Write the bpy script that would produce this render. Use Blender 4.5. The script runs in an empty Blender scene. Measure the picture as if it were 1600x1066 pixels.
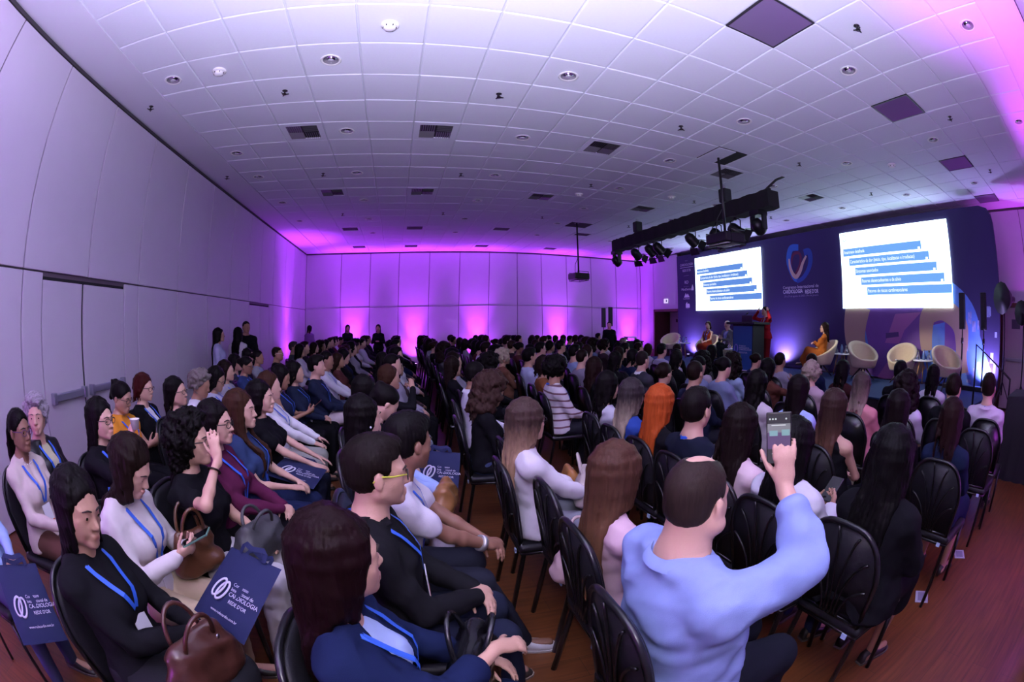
import bpy, bmesh, math, random, time
import numpy as np
from mathutils import Vector, Matrix

T_START = time.time()
random.seed(7)
SC = bpy.context.scene
COL = SC.collection
PI = math.pi

# ---------------------------------------------------------------- camera
CAM_Z = 1.65
cam_data = bpy.data.cameras.new('camera')
cam = bpy.data.objects.new('camera', cam_data)
COL.objects.link(cam)
SC.camera = cam
YAW, PITCH = 0.2447, -0.0388
cam.location = (0, 0, CAM_Z)
cam.rotation_euler = (PI / 2 + PITCH, 0.0005, -YAW)
cam_data.type = 'PANO'
cam_data.sensor_width = 36.0
cam_data.sensor_fit = 'HORIZONTAL'
cam_data.clip_start = 0.02
FPX, FK1, FK2 = 721.1223, -0.0381, -0.0074      # fisheye: r = f (t + k1 t^3 + k2 t^5), pixels of the 1600 wide frame
_t = np.linspace(0.0, 1.75, 400)
_r = FPX * (_t + FK1 * _t ** 3 + FK2 * _t ** 5) * 36.0 / 1600.0
_A = np.stack([_r, _r ** 2, _r ** 3, _r ** 4], 1)
_k = np.linalg.lstsq(_A, _t, rcond=None)[0]
for holder in (cam_data, getattr(cam_data, 'cycles', None)):
    if holder is None:
        continue
    try:
        holder.panorama_type = 'FISHEYE_LENS_POLYNOMIAL'
        holder.fisheye_fov = 3.4
        holder.fisheye_polynomial_k0 = 0.0
        holder.fisheye_polynomial_k1 = -float(_k[0])
        holder.fisheye_polynomial_k2 = -float(_k[1])
        holder.fisheye_polynomial_k3 = -float(_k[2])
        holder.fisheye_polynomial_k4 = -float(_k[3])
    except Exception as ex:
        print('CAM', ex)

# ---------------------------------------------------------------- colour management, world
SC.view_settings.view_transform = 'Standard'
SC.view_settings.look = 'None'
SC.view_settings.gamma = 1.0
SC.view_settings.use_curve_mapping = False
SC.view_settings.exposure = 0.0
world = bpy.data.worlds.new('world')
SC.world = world
world.use_nodes = True
world.node_tree.nodes['Background'].inputs['Color'].default_value = (0.02, 0.01, 0.03, 1)
world.node_tree.nodes['Background'].inputs['Strength'].default_value = 0.05

# ---------------------------------------------------------------- room measures (metres, camera above the origin, +x to the stage, +y to the far wall)
TILE = 0.625
CEIL_Z = 4.3326
GX0, GY0 = -1.8652, 5.0389


def gx(i):
    return (i + GX0) * TILE


def gy(j):
    return (j + GY0) * TILE


X_LEFT, X_RIGHT, X_DEEP = -3.68, 9.95, 11.42
Y_FAR, Y_NEAR = 17.25, -0.57

# pixel <-> ray, for laying things out from measured positions
_cy, _sy = math.cos(YAW), math.sin(YAW)
_F = np.array([_sy * math.cos(PITCH), _cy * math.cos(PITCH), math.sin(PITCH)])
_R = np.array([_cy, -_sy, 0.0])
_U = np.cross(_R, _F)


def ray(u, v):
    a, b = u - 800.0, 533.0 - v
    r = math.hypot(a, b)
    th = r / FPX
    for _ in range(20):
        th -= (FPX * (th + FK1 * th ** 3 + FK2 * th ** 5) - r) / (FPX * (1 + 3 * FK1 * th ** 2 + 5 * FK2 * th ** 4))
    return _F * math.cos(th) + (_R * a + _U * b) / max(r, 1e-9) * math.sin(th)


def atz(u, v, z):
    d = ray(u, v)
    return np.array([0, 0, CAM_Z]) + d * (z - CAM_Z) / d[2]


def atx(u, v, x):
    d = ray(u, v)
    return np.array([0, 0, CAM_Z]) + d * x / d[0]


def aty(u, v, y):
    d = ray(u, v)
    return np.array([0, 0, CAM_Z]) + d * y / d[1]


# ---------------------------------------------------------------- lights of the place
def spot(name, loc, target, power, color, size_deg, blend=0.5, radius=0.05):
    l = bpy.data.lights.new(name, 'SPOT')
    l.energy = power
    l.color = color
    l.spot_size = math.radians(size_deg)
    l.spot_blend = blend
    l.shadow_soft_size = radius
    o = bpy.data.objects.new(name, l)
    COL.objects.link(o)
    o.location = loc
    d = Vector(target) - Vector(loc)
    o.rotation_euler = d.to_track_quat('-Z', 'Y').to_euler()
    return o


SC.cycles.max_bounces = 6
SC.cycles.diffuse_bounces = 4
SC.cycles.glossy_bounces = 2
SC.cycles.transmission_bounces = 4
SC.cycles.caustics_reflective = False
SC.cycles.caustics_refractive = False
# the photographer's flash, tilted up and bounced off the ceiling
spot('camera_flash', (-0.22, -0.14, 1.82), (0.15, 0.5, CEIL_Z), 1950, (0.74, 0.70, 0.96), 150, 0.9, 0.04)
# its bounce card throws a little light straight ahead
spot('camera_flash_spill', (-0.05, -0.10, 1.92), (0.7, 3.0, 0.9), 20, (1.0, 0.86, 0.74), 165, 0.8, 0.05)
PURPLE = (0.50, 0.06, 1.0)
MAGENTA = (0.72, 0.10, 1.0)
# wall-washing LED cans standing on the floor along the walls: (x, y, dx, dy) toward their wall
LED_CANS = [(-3.05, 14.2, -1, 0), (-1.75, 16.85, 0, 1), (0.62, 16.85, 0, 1), (3.0, 16.85, 0, 1), (6.05, 16.85, 0, 1), (9.25, 16.85, 0, 1),
            (-2.6, -0.36, 0, -1), (3.6, -0.36, 0, -1), (6.6, -0.36, 0, -1), (10.9, 0.9, 1, 0)]


# ================================================================ helpers
MATS = {}


def mat(name, color=(0.8, 0.8, 0.8), rough=0.5, metal=0.0, spec=0.5, noise=None, bump=None, emis=None, sheen=0.0, alpha=None, trans=0.0, coat=0.0, streak=None):
    """procedural principled material; noise=(scale, amount) colour variation, bump=(scale, strength), streak=(scale, amount) hair-like"""
    if name in MATS:
        return MATS[name]
    m = bpy.data.materials.new(name)
    m.use_nodes = True
    nt = m.node_tree
    b = nt.nodes['Principled BSDF']
    b.inputs['Base Color'].default_value = (*color, 1)
    b.inputs['Roughness'].default_value = rough
    b.inputs['Metallic'].default_value = metal
    b.inputs['Specular IOR Level'].default_value = spec
    if sheen:
        b.inputs['Sheen Weight'].default_value = sheen
        b.inputs['Sheen Roughness'].default_value = 0.5
    if coat:
        b.inputs['Coat Weight'].default_value = coat
    if trans:
        b.inputs['Transmission Weight'].default_value = trans
    if emis:
        b.inputs['Emission Color'].default_value = (*emis[0], 1)
        b.inputs['Emission Strength'].default_value = emis[1]
    if noise or bump or streak:
        tc = nt.nodes.new('ShaderNodeTexCoord')
    if noise:
        n = nt.nodes.new('ShaderNodeTexNoise')
        n.inputs['Scale'].default_value = noise[0]
        n.inputs['Detail'].default_value = 4
        nt.links.new(tc.outputs['Object'], n.inputs['Vector'])
        mx = nt.nodes.new('ShaderNodeMix')
        mx.data_type = 'RGBA'
        mx.inputs['A'].default_value = (*[c * (1 - noise[1]) for c in color], 1)
        mx.inputs['B'].default_value = (*[min(1, c * (1 + noise[1])) for c in color], 1)
        nt.links.new(n.outputs['Fac'], mx.inputs['Factor'])
        nt.links.new(mx.outputs['Result'], b.inputs['Base Color'])
    if streak:
        mp = nt.nodes.new('ShaderNodeMapping')
        mp.inputs['Scale'].default_value = (1, 1, 0.06)
        nt.links.new(tc.outputs['Object'], mp.inputs['Vector'])
        n = nt.nodes.new('ShaderNodeTexNoise')
        n.inputs['Scale'].default_value = streak[0]
        n.inputs['Detail'].default_value = 3
        nt.links.new(mp.outputs['Vector'], n.inputs['Vector'])
        mx = nt.nodes.new('ShaderNodeMix')
        mx.data_type = 'RGBA'
        mx.inputs['A'].default_value = (*[c * (1 - streak[1]) for c in color], 1)
        mx.inputs['B'].default_value = (*[min(1, c * (1 + streak[1])) for c in color], 1)
        nt.links.new(n.outputs['Fac'], mx.inputs['Factor'])
        nt.links.new(mx.outputs['Result'], b.inputs['Base Color'])
        bp = nt.nodes.new('ShaderNodeBump')
        bp.inputs['Strength'].default_value = 0.35
        bp.inputs['Distance'].default_value = 0.004
        nt.links.new(n.outputs['Fac'], bp.inputs['Height'])
        nt.links.new(bp.outputs['Normal'], b.inputs['Normal'])
    if bump:
        n2 = nt.nodes.new('ShaderNodeTexNoise')
        n2.inputs['Scale'].default_value = bump[0]
        n2.inputs['Detail'].default_value = 3
        nt.links.new(tc.outputs['Object'], n2.inputs['Vector'])
        bp = nt.nodes.new('ShaderNodeBump')
        bp.inputs['Strength'].default_value = bump[1]
        bp.inputs['Distance'].default_value = 0.01
        nt.links.new(n2.outputs['Fac'], bp.inputs['Height'])
        nt.links.new(bp.outputs['Normal'], b.inputs['Normal'])
    MATS[name] = m
    return m


def link(o, parent=None):
    COL.objects.link(o)
    if parent is not None:
        o.parent = parent
    return o


def tag(o, label=None, cat=None, group=None, kind=None):
    if label:
        o['label'] = label
    if cat:
        o['category'] = cat
    if group:
        o['group'] = group
    if kind:
        o['kind'] = kind
    return o


def empty(name, loc=(0, 0, 0), rz=0.0, label=None, cat=None, group=None):
    o = bpy.data.objects.new(name, None)
    o.empty_display_size = 0.1
    link(o)
    o.location = loc
    o.rotation_euler = (0, 0, rz)
    tag(o, label, cat, group)
    return o


class MB:
    """collects simple shapes into one mesh"""

    def __init__(self):
        self.v, self.f, self.mi, self.sm = [], [], [], []

    def add(self, vs, fs, mi=0, smooth=False, M=None):
        o = len(self.v)
        for p in vs:
            p = Vector(p)
            self.v.append(tuple(M @ p) if M is not None else tuple(p))
        for f in fs:
            self.f.append([i + o for i in f])
            self.mi.append(mi)
            self.sm.append(smooth)
        return self

    def box(self, lo, hi, mi=0, bev=0.0, M=None):
        x0, y0, z0 = lo
        x1, y1, z1 = hi
        if bev <= 0:
            vs = [(x, y, z) for z in (z0, z1) for y in (y0, y1) for x in (x0, x1)]
            fs = [(0, 2, 3, 1), (4, 5, 7, 6), (0, 1, 5, 4), (2, 6, 7, 3), (0, 4, 6, 2), (1, 3, 7, 5)]
            return self.add(vs, fs, mi, False, M)
        bm = bmesh.new()
        bmesh.ops.create_cube(bm, size=1)
        for v in bm.verts:
            v.co = Vector(((x0 + x1) / 2 + v.co.x * (x1 - x0), (y0 + y1) / 2 + v.co.y * (y1 - y0), (z0 + z1) / 2 + v.co.z * (z1 - z0)))
        bmesh.ops.bevel(bm, geom=bm.edges[:], offset=bev, segments=2, affect='EDGES', profile=0.5)
        self.bm(bm, mi, False, M)
        return self

    def bm(self, bm, mi=0, smooth=False, M=None):
        bm.verts.ensure_lookup_table()
        for i, v in enumerate(bm.verts):
            v.index = i
        self.add([v.co for v in bm.verts], [[v.index for v in f.verts] for f in bm.faces], mi, smooth, M)
        bm.free()

    def tube(self, pts, r, n=8, mi=0, closed=False, caps=True, M=None, smooth=True):
        """tube along a polyline; r number or list"""
        P = [Vector(p) for p in pts]
        m = len(P)
        R = r if isinstance(r, (list, tuple)) else [r] * m
        vs, fs = [], []
        up = None
        for i in range(m):
            if closed:
                d = P[(i + 1) % m] - P[i - 1]
            else:
                d = P[min(i + 1, m - 1)] - P[max(i - 1, 0)]
            d = d.normalized() if d.length > 1e-9 else Vector((0, 0, 1))
            if up is None:
                up = Vector((0, 0, 1)) if abs(d.z) < 0.9 else Vector((1, 0, 0))
            s = d.cross(up)
            s.normalize()
            up = s.cross(d).normalized()
            for k in range(n):
                a = 2 * PI * k / n
                vs.append(P[i] + (s * math.cos(a) + up * math.sin(a)) * R[i])
        rng = m if closed else m - 1
        for i in range(rng):
            for k in range(n):
                a, b = i * n + k, i * n + (k + 1) % n
                c, d2 = ((i + 1) % m) * n + (k + 1) % n, ((i + 1) % m) * n + k
                fs.append((a, b, c, d2))
        if caps and not closed:
            fs.append(tuple(range(n - 1, -1, -1)))
            fs.append(tuple(range((m - 1) * n, m * n)))
        return self.add(vs, fs, mi, smooth, M)

    def lathe(self, prof, n=16, mi=0, M=None, smooth=True):
        """profile (r, z) turned round z"""
        vs, fs = [], []
        for (r, z) in prof:
            for k in range(n):
                a = 2 * PI * k / n
                vs.append((r * math.cos(a), r * math.sin(a), z))
        for i in range(len(prof) - 1):
            for k in range(n):
                fs.append((i * n + k, i * n + (k + 1) % n, (i + 1) * n + (k + 1) % n, (i + 1) * n + k))
        if prof[0][0] > 1e-6:
            fs.append(tuple(range(n - 1, -1, -1)))
        if prof[-1][0] > 1e-6:
            fs.append(tuple(range((len(prof) - 1) * n, len(prof) * n)))
        return self.add(vs, fs, mi, smooth, M)

    def prism(self, poly, z0, z1, mi=0, M=None):
        """outline in xy pulled from z0 to z1"""
        n = len(poly)
        vs = [(x, y, z0) for x, y in poly] + [(x, y, z1) for x, y in poly]
        fs = [tuple(range(n - 1, -1, -1)), tuple(range(n, 2 * n))] + [(i, (i + 1) % n, n + (i + 1) % n, n + i) for i in range(n)]
        return self.add(vs, fs, mi, False, M)

    def mesh(self, name):
        me = bpy.data.meshes.new(name)
        me.from_pydata(self.v, [], self.f)
        me.polygons.foreach_set('material_index', self.mi)
        me.polygons.foreach_set('use_smooth', self.sm)
        me.update()
        return me

    def build(self, name, mats, parent=None):
        me = self.mesh(name)
        for m in (mats if isinstance(mats, (list, tuple)) else [mats]):
            me.materials.append(m)
        return link(bpy.data.objects.new(name, me), parent)


def inst(me, name, parent=None, loc=(0, 0, 0), rot=(0, 0, 0), mats=None):
    """a new object on shared mesh data, with its own materials when given"""
    o = bpy.data.objects.new(name, me)
    link(o, parent)
    o.location = loc
    o.rotation_euler = rot
    if mats:
        for i, m in enumerate(mats):
            o.material_slots[i].link = 'OBJECT'
            o.material_slots[i].material = m
    return o


def copy_tree(root, loc, rot=None, label=None, group=None):
    r = root.copy()
    COL.objects.link(r)
    r.location = loc
    if rot is not None:
        r.rotation_euler = rot
    if label:
        r['label'] = label
    if group:
        r['group'] = group
    for ch in root.children:
        c = ch.copy()
        COL.objects.link(c)
        c.parent = r
        for g in ch.children:
            d = g.copy()
            COL.objects.link(d)
            d.parent = c
    return r


def text_obj(body, size, name, material, parent=None, M=None, extrude=0.0005, align='LEFT', bold=False):
    """flat lettering turned to mesh; M maps text plane (x right, y up) into place"""
    cu = bpy.data.curves.new(name, 'FONT')
    cu.body = body
    cu.size = size
    cu.extrude = extrude
    cu.align_x = align
    if bold:
        cu.offset = size * 0.018
    cu.resolution_u = 2
    tmp = bpy.data.objects.new(name, cu)
    COL.objects.link(tmp)
    bpy.context.view_layer.update()
    me = bpy.data.meshes.new_from_object(tmp.evaluated_get(bpy.context.evaluated_depsgraph_get()))
    bpy.data.objects.remove(tmp)
    if M is not None:
        me.transform(M)
    me.materials.clear()
    me.materials.append(material)
    me.name = name
    return link(bpy.data.objects.new(name, me), parent)


# ================================================================ room shell
M_WALL = mat('wall_panel_paint', (0.60, 0.56, 0.64), 0.55, noise=(3, 0.03), bump=(60, 0.05))
M_TRIM = mat('panel_joint', (0.11, 0.085, 0.10), 0.6)
M_TILE = mat('ceiling_tile', (0.72, 0.745, 0.84), 0.85, noise=(40, 0.03), bump=(220, 0.12))  # white tile; cool tint of the LED light put into its colour
M_TBAR = mat('ceiling_grid_bar', (0.66, 0.68, 0.76), 0.5)
M_DARKGAP = mat('dark_gap', (0.01, 0.01, 0.012), 0.9)
M_BLACK = mat('matte_black', (0.012, 0.012, 0.014), 0.6, noise=(20, 0.2))
M_BLACKMETAL = mat('black_metal', (0.015, 0.015, 0.017), 0.35, 0.3)
M_CHROME = mat('chrome', (0.75, 0.75, 0.78), 0.12, 1.0)
M_STEEL = mat('brushed_steel', (0.45, 0.45, 0.48), 0.35, 1.0)
M_WHITEPL = mat('white_plastic', (0.82, 0.82, 0.82), 0.4)
M_WHITE = mat('white_print', (0.85, 0.85, 0.88), 0.6)
M_DARKWOOD = mat('dark_wood', (0.10, 0.035, 0.022), 0.45, noise=(14, 0.4))


def floor_material():
    m = bpy.data.materials.new('wood_floor')
    m.use_nodes = True
    nt = m.node_tree
    b = nt.nodes['Principled BSDF']
    tc = nt.nodes.new('ShaderNodeTexCoord')
    mp = nt.nodes.new('ShaderNodeMapping')
    mp.inputs['Rotation'].default_value = (0, 0, 0)
    nt.links.new(tc.outputs['Object'], mp.inputs['Vector'])
    br = nt.nodes.new('ShaderNodeTexBrick')
    br.offset = 0.37
    br.inputs['Scale'].default_value = 1.0
    br.inputs['Brick Width'].default_value = 1.2
    br.inputs['Row Height'].default_value = 0.15
    br.inputs['Mortar Size'].default_value = 0.0012
    br.inputs['Color1'].default_value = (0.165, 0.058, 0.018, 1)
    br.inputs['Color2'].default_value = (0.138, 0.046, 0.014, 1)
    br.inputs['Mortar'].default_value = (0.05, 0.022, 0.012, 1)
    nt.links.new(mp.outputs['Vector'], br.inputs['Vector'])
    mp2 = nt.nodes.new('ShaderNodeMapping')
    mp2.inputs['Scale'].default_value = (1.3, 16, 1)
    nt.links.new(tc.outputs['Object'], mp2.inputs['Vector'])
    n = nt.nodes.new('ShaderNodeTexNoise')
    n.inputs['Scale'].default_value = 2.2
    n.inputs['Detail'].default_value = 6
    nt.links.new(mp2.outputs['Vector'], n.inputs['Vector'])
    ra = nt.nodes.new('ShaderNodeValToRGB')
    ra.color_ramp.elements[0].position = 0.3
    ra.color_ramp.elements[0].color = (0.62, 0.60, 0.58, 1)
    ra.color_ramp.elements[1].position = 0.72
    ra.color_ramp.elements[1].color = (1.15, 1.1, 1.08, 1)
    nt.links.new(n.outputs['Fac'], ra.inputs['Fac'])
    mx = nt.nodes.new('ShaderNodeMix')
    mx.data_type = 'RGBA'
    mx.blend_type = 'MULTIPLY'
    mx.inputs['Factor'].default_value = 1.0
    nt.links.new(br.outputs['Color'], mx.inputs['A'])
    nt.links.new(ra.outputs['Color'], mx.inputs['B'])
    nt.links.new(mx.outputs['Result'], b.inputs['Base Color'])
    b.inputs['Roughness'].default_value = 0.38
    b.inputs['Specular IOR Level'].default_value = 0.4
    return m


M_FLOOR = floor_material()
o = MB().box((X_LEFT - 0.3, Y_NEAR - 0.3, -0.1), (X_DEEP + 0.3, Y_FAR + 0.3, 0)).build('floor', M_FLOOR)
tag(o, 'brown wood-grain floor of the conference hall', 'floor', kind='structure')

# ---- walls: a dark backing with separate panels standing proud of it
JOINT_Z = 2.21
PGAP = 0.018


def panel(name, parent, axis, lo, hi, z0, z1, base, out, m=None):
    """a wall panel; axis 'x' = wall normal along x (panel runs in y) ; base = wall plane, out = +-thickness toward the room"""
    b = MB()
    a0, a1 = lo + PGAP / 2, hi - PGAP / 2
    zz0, zz1 = z0 + PGAP / 2, z1 - PGAP / 2
    if a1 - a0 < 0.02 or zz1 - zz0 < 0.02:
        return None
    c0, c1 = sorted((base, base + out))
    if axis == 'x':
        b.box((c0, a0, zz0), (c1, a1, zz1), bev=0.008)
    else:
        b.box((a0, c0, zz0), (a1, c1, zz1), bev=0.008)
    return b.build(name, m or M_WALL, parent)


def wall_base(name, lo, hi, label):
    o = MB().box(lo, hi).build(name, M_TRIM)
    return tag(o, label, 'wall', kind='structure')


WT = 0.03   # panel thickness
# left wall
wl = wall_base('wall_left', (X_LEFT - 0.25, Y_NEAR - 0.2, 0), (X_LEFT - WT, Y_FAR + 0.2, CEIL_Z + 0.3), 'long panelled wall beside the first row of seats')
SEAM_L = [-0.66, 0.57, 1.80, 3.03, 4.27, 5.50, 6.74, 7.98, 9.21, 10.45, 11.40, 12.62, 14.03, 15.15, 16.3, 17.25]
DOORS_L = [(3.39, 4.18, 5.13, 'double_door'), (10.53, 11.38, 12.25, 'double_door')]
for a, b_ in zip(SEAM_L[:-1], SEAM_L[1:]):
    panel('panel', wl, 'x', a, b_, JOINT_Z, CEIL_Z - 0.05, X_LEFT - WT, WT)
    cuts = [(a, b_)]
    for d0, _, d1, _n in DOORS_L:
        nc = []
        for (p, q) in cuts:
            if q <= d0 or p >= d1:
                nc.append((p, q))
            else:
                if p < d0:
                    nc.append((p, d0))
                if q > d1:
                    nc.append((d1, q))
        cuts = nc
    for (p, q) in cuts:
        panel('panel', wl, 'x', p, q, 0.0, JOINT_Z, X_LEFT - WT, WT)
for n_, (d0, dm, d1, _nm) in enumerate(DOORS_L):
    e = MB().box((X_LEFT - WT - 0.02, d0, 0), (X_LEFT - WT + 0.002, d1, JOINT_Z - 0.04)).build('door_%d' % (n_ + 1), M_DARKGAP)
    tag(e, ['pale double door with grey push bars in the long panelled wall', 'distant double door in the long panelled wall near the far corner'][n_], 'door', kind='structure')
    for k, (p, q) in enumerate(((d0, dm), (dm, d1))):
        gap = 0.022 if (n_ == 0) else 0.010
        p2 = p + (gap if k else 0.008)
        q2 = q - (0.008 if k else gap)
        lf = MB().box((X_LEFT - WT, p2, 0.01), (X_LEFT - 0.004, q2, JOINT_Z - 0.075), bev=0.005).build('door_leaf', M_WALL, e)
        M_BAR = mat('push_bar_grey', (0.36, 0.37, 0.45), 0.35, 0.6)
        if n_ == 0:
            w = q2 - p2
            y0 = p2 + (0.10 if k == 0 else 0.06)
            y1 = q2 - (0.02 if k == 0 else 0.10)
            bar = MB().box((X_LEFT, y0, 0.955), (X_LEFT + 0.055, y1, 1.035), bev=0.012)
            bar.box((X_LEFT, y0 - 0.012, 0.935), (X_LEFT + 0.07, y0 + 0.05, 1.055), bev=0.01)
            bar.box((X_LEFT, y1 - 0.05, 0.935), (X_LEFT + 0.07, y1 + 0.012, 1.055), bev=0.01)
            bar.build('push_bar', M_BAR, lf)

# far wall
wf = wall_base('wall_far', (X_LEFT - 0.25, Y_FAR + WT, 0), (X_DEEP + 0.3, Y_FAR + 0.25, CEIL_Z + 0.3), 'far end wall of pale panels washed with purple light')
SEAM_F = [-3.68, -2.27, -1.12, 0.0, 1.17, 2.32, 3.44, 4.51, 5.46, 6.50, 7.57, 8.73, 9.78, 9.95]
for a, b_ in zip(SEAM_F[:-1], SEAM_F[1:]):
    panel('panel', wf, 'y', a, b_, JOINT_Z + 0.03, CEIL_Z - 0.05, Y_FAR + WT, -WT)
    panel('panel', wf, 'y', a, b_, 0.0, JOINT_Z + 0.03, Y_FAR + WT, -WT)
# little ledge that catches the light at the joint
MB().box((X_LEFT, Y_FAR - 0.012, JOINT_Z + 0.022), (X_RIGHT, Y_FAR + 0.005, JOINT_Z + 0.036)).build('trim_1', M_WALL).parent = wf

# wall behind the camera
wn = wall_base('wall_near', (X_LEFT - 0.25, Y_NEAR - 0.25, 0), (X_DEEP + 0.3, Y_NEAR - WT, CEIL_Z + 0.3), 'panelled wall behind the last seats')
for k in range(13):
    a = X_LEFT + k * 1.2
    b_ = min(a + 1.2, X_DEEP)
    panel('panel', wn, 'y', a, b_, JOINT_Z, CEIL_Z - 0.05, Y_NEAR - WT, WT)
    panel('panel', wn, 'y', a, b_, 0.0, JOINT_Z, Y_NEAR - WT, WT)

# stage-side wall: a projecting part with the dark doorway near the far corner, then the deeper wall behind the backdrop
wr = wall_base('wall_right', (X_DEEP + WT, Y_NEAR - 0.2, 0), (X_DEEP + 0.25, Y_FAR + 0.2, CEIL_Z + 0.3), 'wall behind the stage backdrop lit purple')
for a, b_ in zip([-0.6, 0.4, 1.45, 2.42, 3.6, 6, 9, 12, 14.3], [0.4, 1.45, 2.42, 3.6, 6, 9, 12, 14.3, 15]):
    if a == 1.45:
        panel('panel', wr, 'x', a, b_, 2.26, CEIL_Z - 0.05, X_DEEP + WT, -WT)
    else:
        panel('panel', wr, 'x', a, b_, 0.0, CEIL_Z - 0.05, X_DEEP + WT, -WT)
D3Y0, D3Y1, D3Z = 14.15, 16.13, 2.20
ws = wall_base('wall_side', (X_RIGHT + WT, D3Y1, 0), (X_RIGHT + 0.2, Y_FAR + 0.05, CEIL_Z + 0.3), 'short wall with the dark doorway left of the stage backdrop')
panel('panel', ws, 'x', D3Y1, Y_FAR, 0.0, 0.62, X_RIGHT + WT, -WT, mat('dark_red_wainscot', (0.16, 0.02, 0.05), 0.5))
panel('panel', ws, 'x', D3Y1, Y_FAR, 0.62, CEIL_Z - 0.05, X_RIGHT + WT, -WT)
MB().box((X_RIGHT + WT, 14.30, D3Z), (X_RIGHT + 0.2, D3Y1, CEIL_Z + 0.3)).build('wall_lintel', M_TRIM, ws)
panel('panel', ws, 'x', 14.30, D3Y1, D3Z, CEIL_Z - 0.05, X_RIGHT + WT, -WT)
MB().box((X_RIGHT + 0.9, 13.9, 0), (X_RIGHT + 1.0, 17.3, 2.6)).build('wall_recess', mat('recess_paint', (0.30, 0.24, 0.30), 0.6), ws)
d3 = MB()
d3.box((X_RIGHT - 0.03, D3Y1 - 0.10, 0), (X_RIGHT + 0.75, D3Y1, D3Z), bev=0.004)
d3.box((X_RIGHT - 0.03, 14.3, D3Z - 0.07), (X_RIGHT + 0.75, D3Y1, D3Z + 0.02), bev=0.004)
d3 = d3.build('door_3', M_DARKWOOD)
tag(d3, 'dark wooden doorway at the far end of the stage', 'door', kind='structure')
lf = MB().box((X_RIGHT + 0.70, 14.0, 0.02), (X_RIGHT + 0.75, 15.95, D3Z - 0.08), bev=0.004).build('door_leaf', mat('recess_door', (0.34, 0.26, 0.33), 0.4), d3)
MB().tube([(X_RIGHT + 0.66, 15.75, 1.02), (X_RIGHT + 0.66, 15.45, 1.02)], 0.018, 8).build('door_handle', M_STEEL, lf)
MB().box((X_RIGHT + 0.68, 15.36, 1.72), (X_RIGHT + 0.70, 15.46, 1.84)).build('door_sign', M_BLACK, lf)
MB().box((X_RIGHT + 0.68, 15.0, 0.02), (X_RIGHT + 0.702, 15.012, D3Z - 0.08)).build('door_seam', M_BLACK, lf)

# door with push bar by the stage end
d4 = MB()
d4.box((X_DEEP - 0.06, 2.30, 0), (X_DEEP + 0.04, 2.42, 2.27), bev=0.004)
d4.box((X_DEEP - 0.06, 1.45, 2.18), (X_DEEP + 0.04, 2.42, 2.27), bev=0.004)
d4 = d4.build('door_4', M_DARKWOOD)
tag(d4, 'pale door with a steel push bar and dark frame beyond the stage end', 'door', kind='structure')
lf = MB().box((X_DEEP - 0.01, 1.45, 0.01), (X_DEEP + 0.03, 2.29, 2.17), bev=0.004).build('door_leaf', mat('beige_door', (0.55, 0.50, 0.47), 0.35), d4)
b = MB().box((X_DEEP - 0.07, 1.48, 1.03), (X_DEEP - 0.01, 2.22, 1.10), bev=0.01)
b.box((X_DEEP - 0.09, 2.18, 0.92), (X_DEEP - 0.01, 2.25, 1.12), bev=0.01)
b.build('push_bar', M_STEEL, lf)
b = MB().box((X_DEEP - 0.016, 1.72, 1.72), (X_DEEP - 0.009, 2.0, 1.92))
b.build('door_notice', mat('door_notice_dark', (0.10, 0.10, 0.13), 0.5), lf)

# ---- ceiling: slab, grid bars, plain border strip, single tiles
NI0, NI1, NJ0, NJ1 = -3, 19, -5, 22
c = MB().box((X_LEFT - 0.25, Y_NEAR - 0.25, CEIL_Z + 0.014), (X_DEEP + 0.3, Y_FAR + 0.25, CEIL_Z + 0.2))
ceil = c.build('ceiling', M_TBAR)
tag(ceil, 'white suspended ceiling of square tiles', 'ceiling', kind='structure')
M_STRIP = mat('ceiling_border', (0.72, 0.73, 0.82), 0.7)
b = MB()
b.box((X_LEFT, Y_NEAR, CEIL_Z - 0.004), (gx(NI0) - 0.004, Y_FAR, CEIL_Z + 0.02))
b.build('ceiling_border', M_STRIP, ceil)
b = MB().box((gx(NI0), Y_NEAR, CEIL_Z - 0.004), (X_DEEP, gy(NJ0) - 0.004, CEIL_Z + 0.02))
b.build('ceiling_border', M_STRIP, ceil)
b = MB().box((gx(NI0), gy(NJ1), CEIL_Z - 0.004), (X_DEEP, Y_FAR, CEIL_Z + 0.02))
b.build('ceiling_border', M_STRIP, ceil)
b = MB().box((gx(NI1), gy(NJ0), CEIL_Z - 0.004), (X_DEEP, gy(NJ1), CEIL_Z + 0.02))
b.build('ceiling_border', M_STRIP, ceil)
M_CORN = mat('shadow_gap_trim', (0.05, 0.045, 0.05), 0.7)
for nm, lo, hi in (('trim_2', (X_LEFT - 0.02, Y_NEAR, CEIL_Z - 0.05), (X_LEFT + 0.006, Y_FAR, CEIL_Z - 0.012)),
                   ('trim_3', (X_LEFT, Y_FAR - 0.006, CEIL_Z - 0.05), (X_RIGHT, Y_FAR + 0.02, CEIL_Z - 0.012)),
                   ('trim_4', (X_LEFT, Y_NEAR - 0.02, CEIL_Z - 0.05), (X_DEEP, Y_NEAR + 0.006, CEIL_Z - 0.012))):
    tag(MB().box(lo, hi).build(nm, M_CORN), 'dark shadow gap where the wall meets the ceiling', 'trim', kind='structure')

VENTS = [(i, j) for j in (4, 9, 15, 20) for i in (-1, 2, 6, 10, 14) if not (i == 14 and j > 9)]
PANELS = [(6, -2), (10, -2), (14, -2), (18, -2)]
HATCH = [(9, 3), (10, 4), (9, 13)]
occupied = set(VENTS) | set(PANELS) | set(HATCH)


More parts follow.
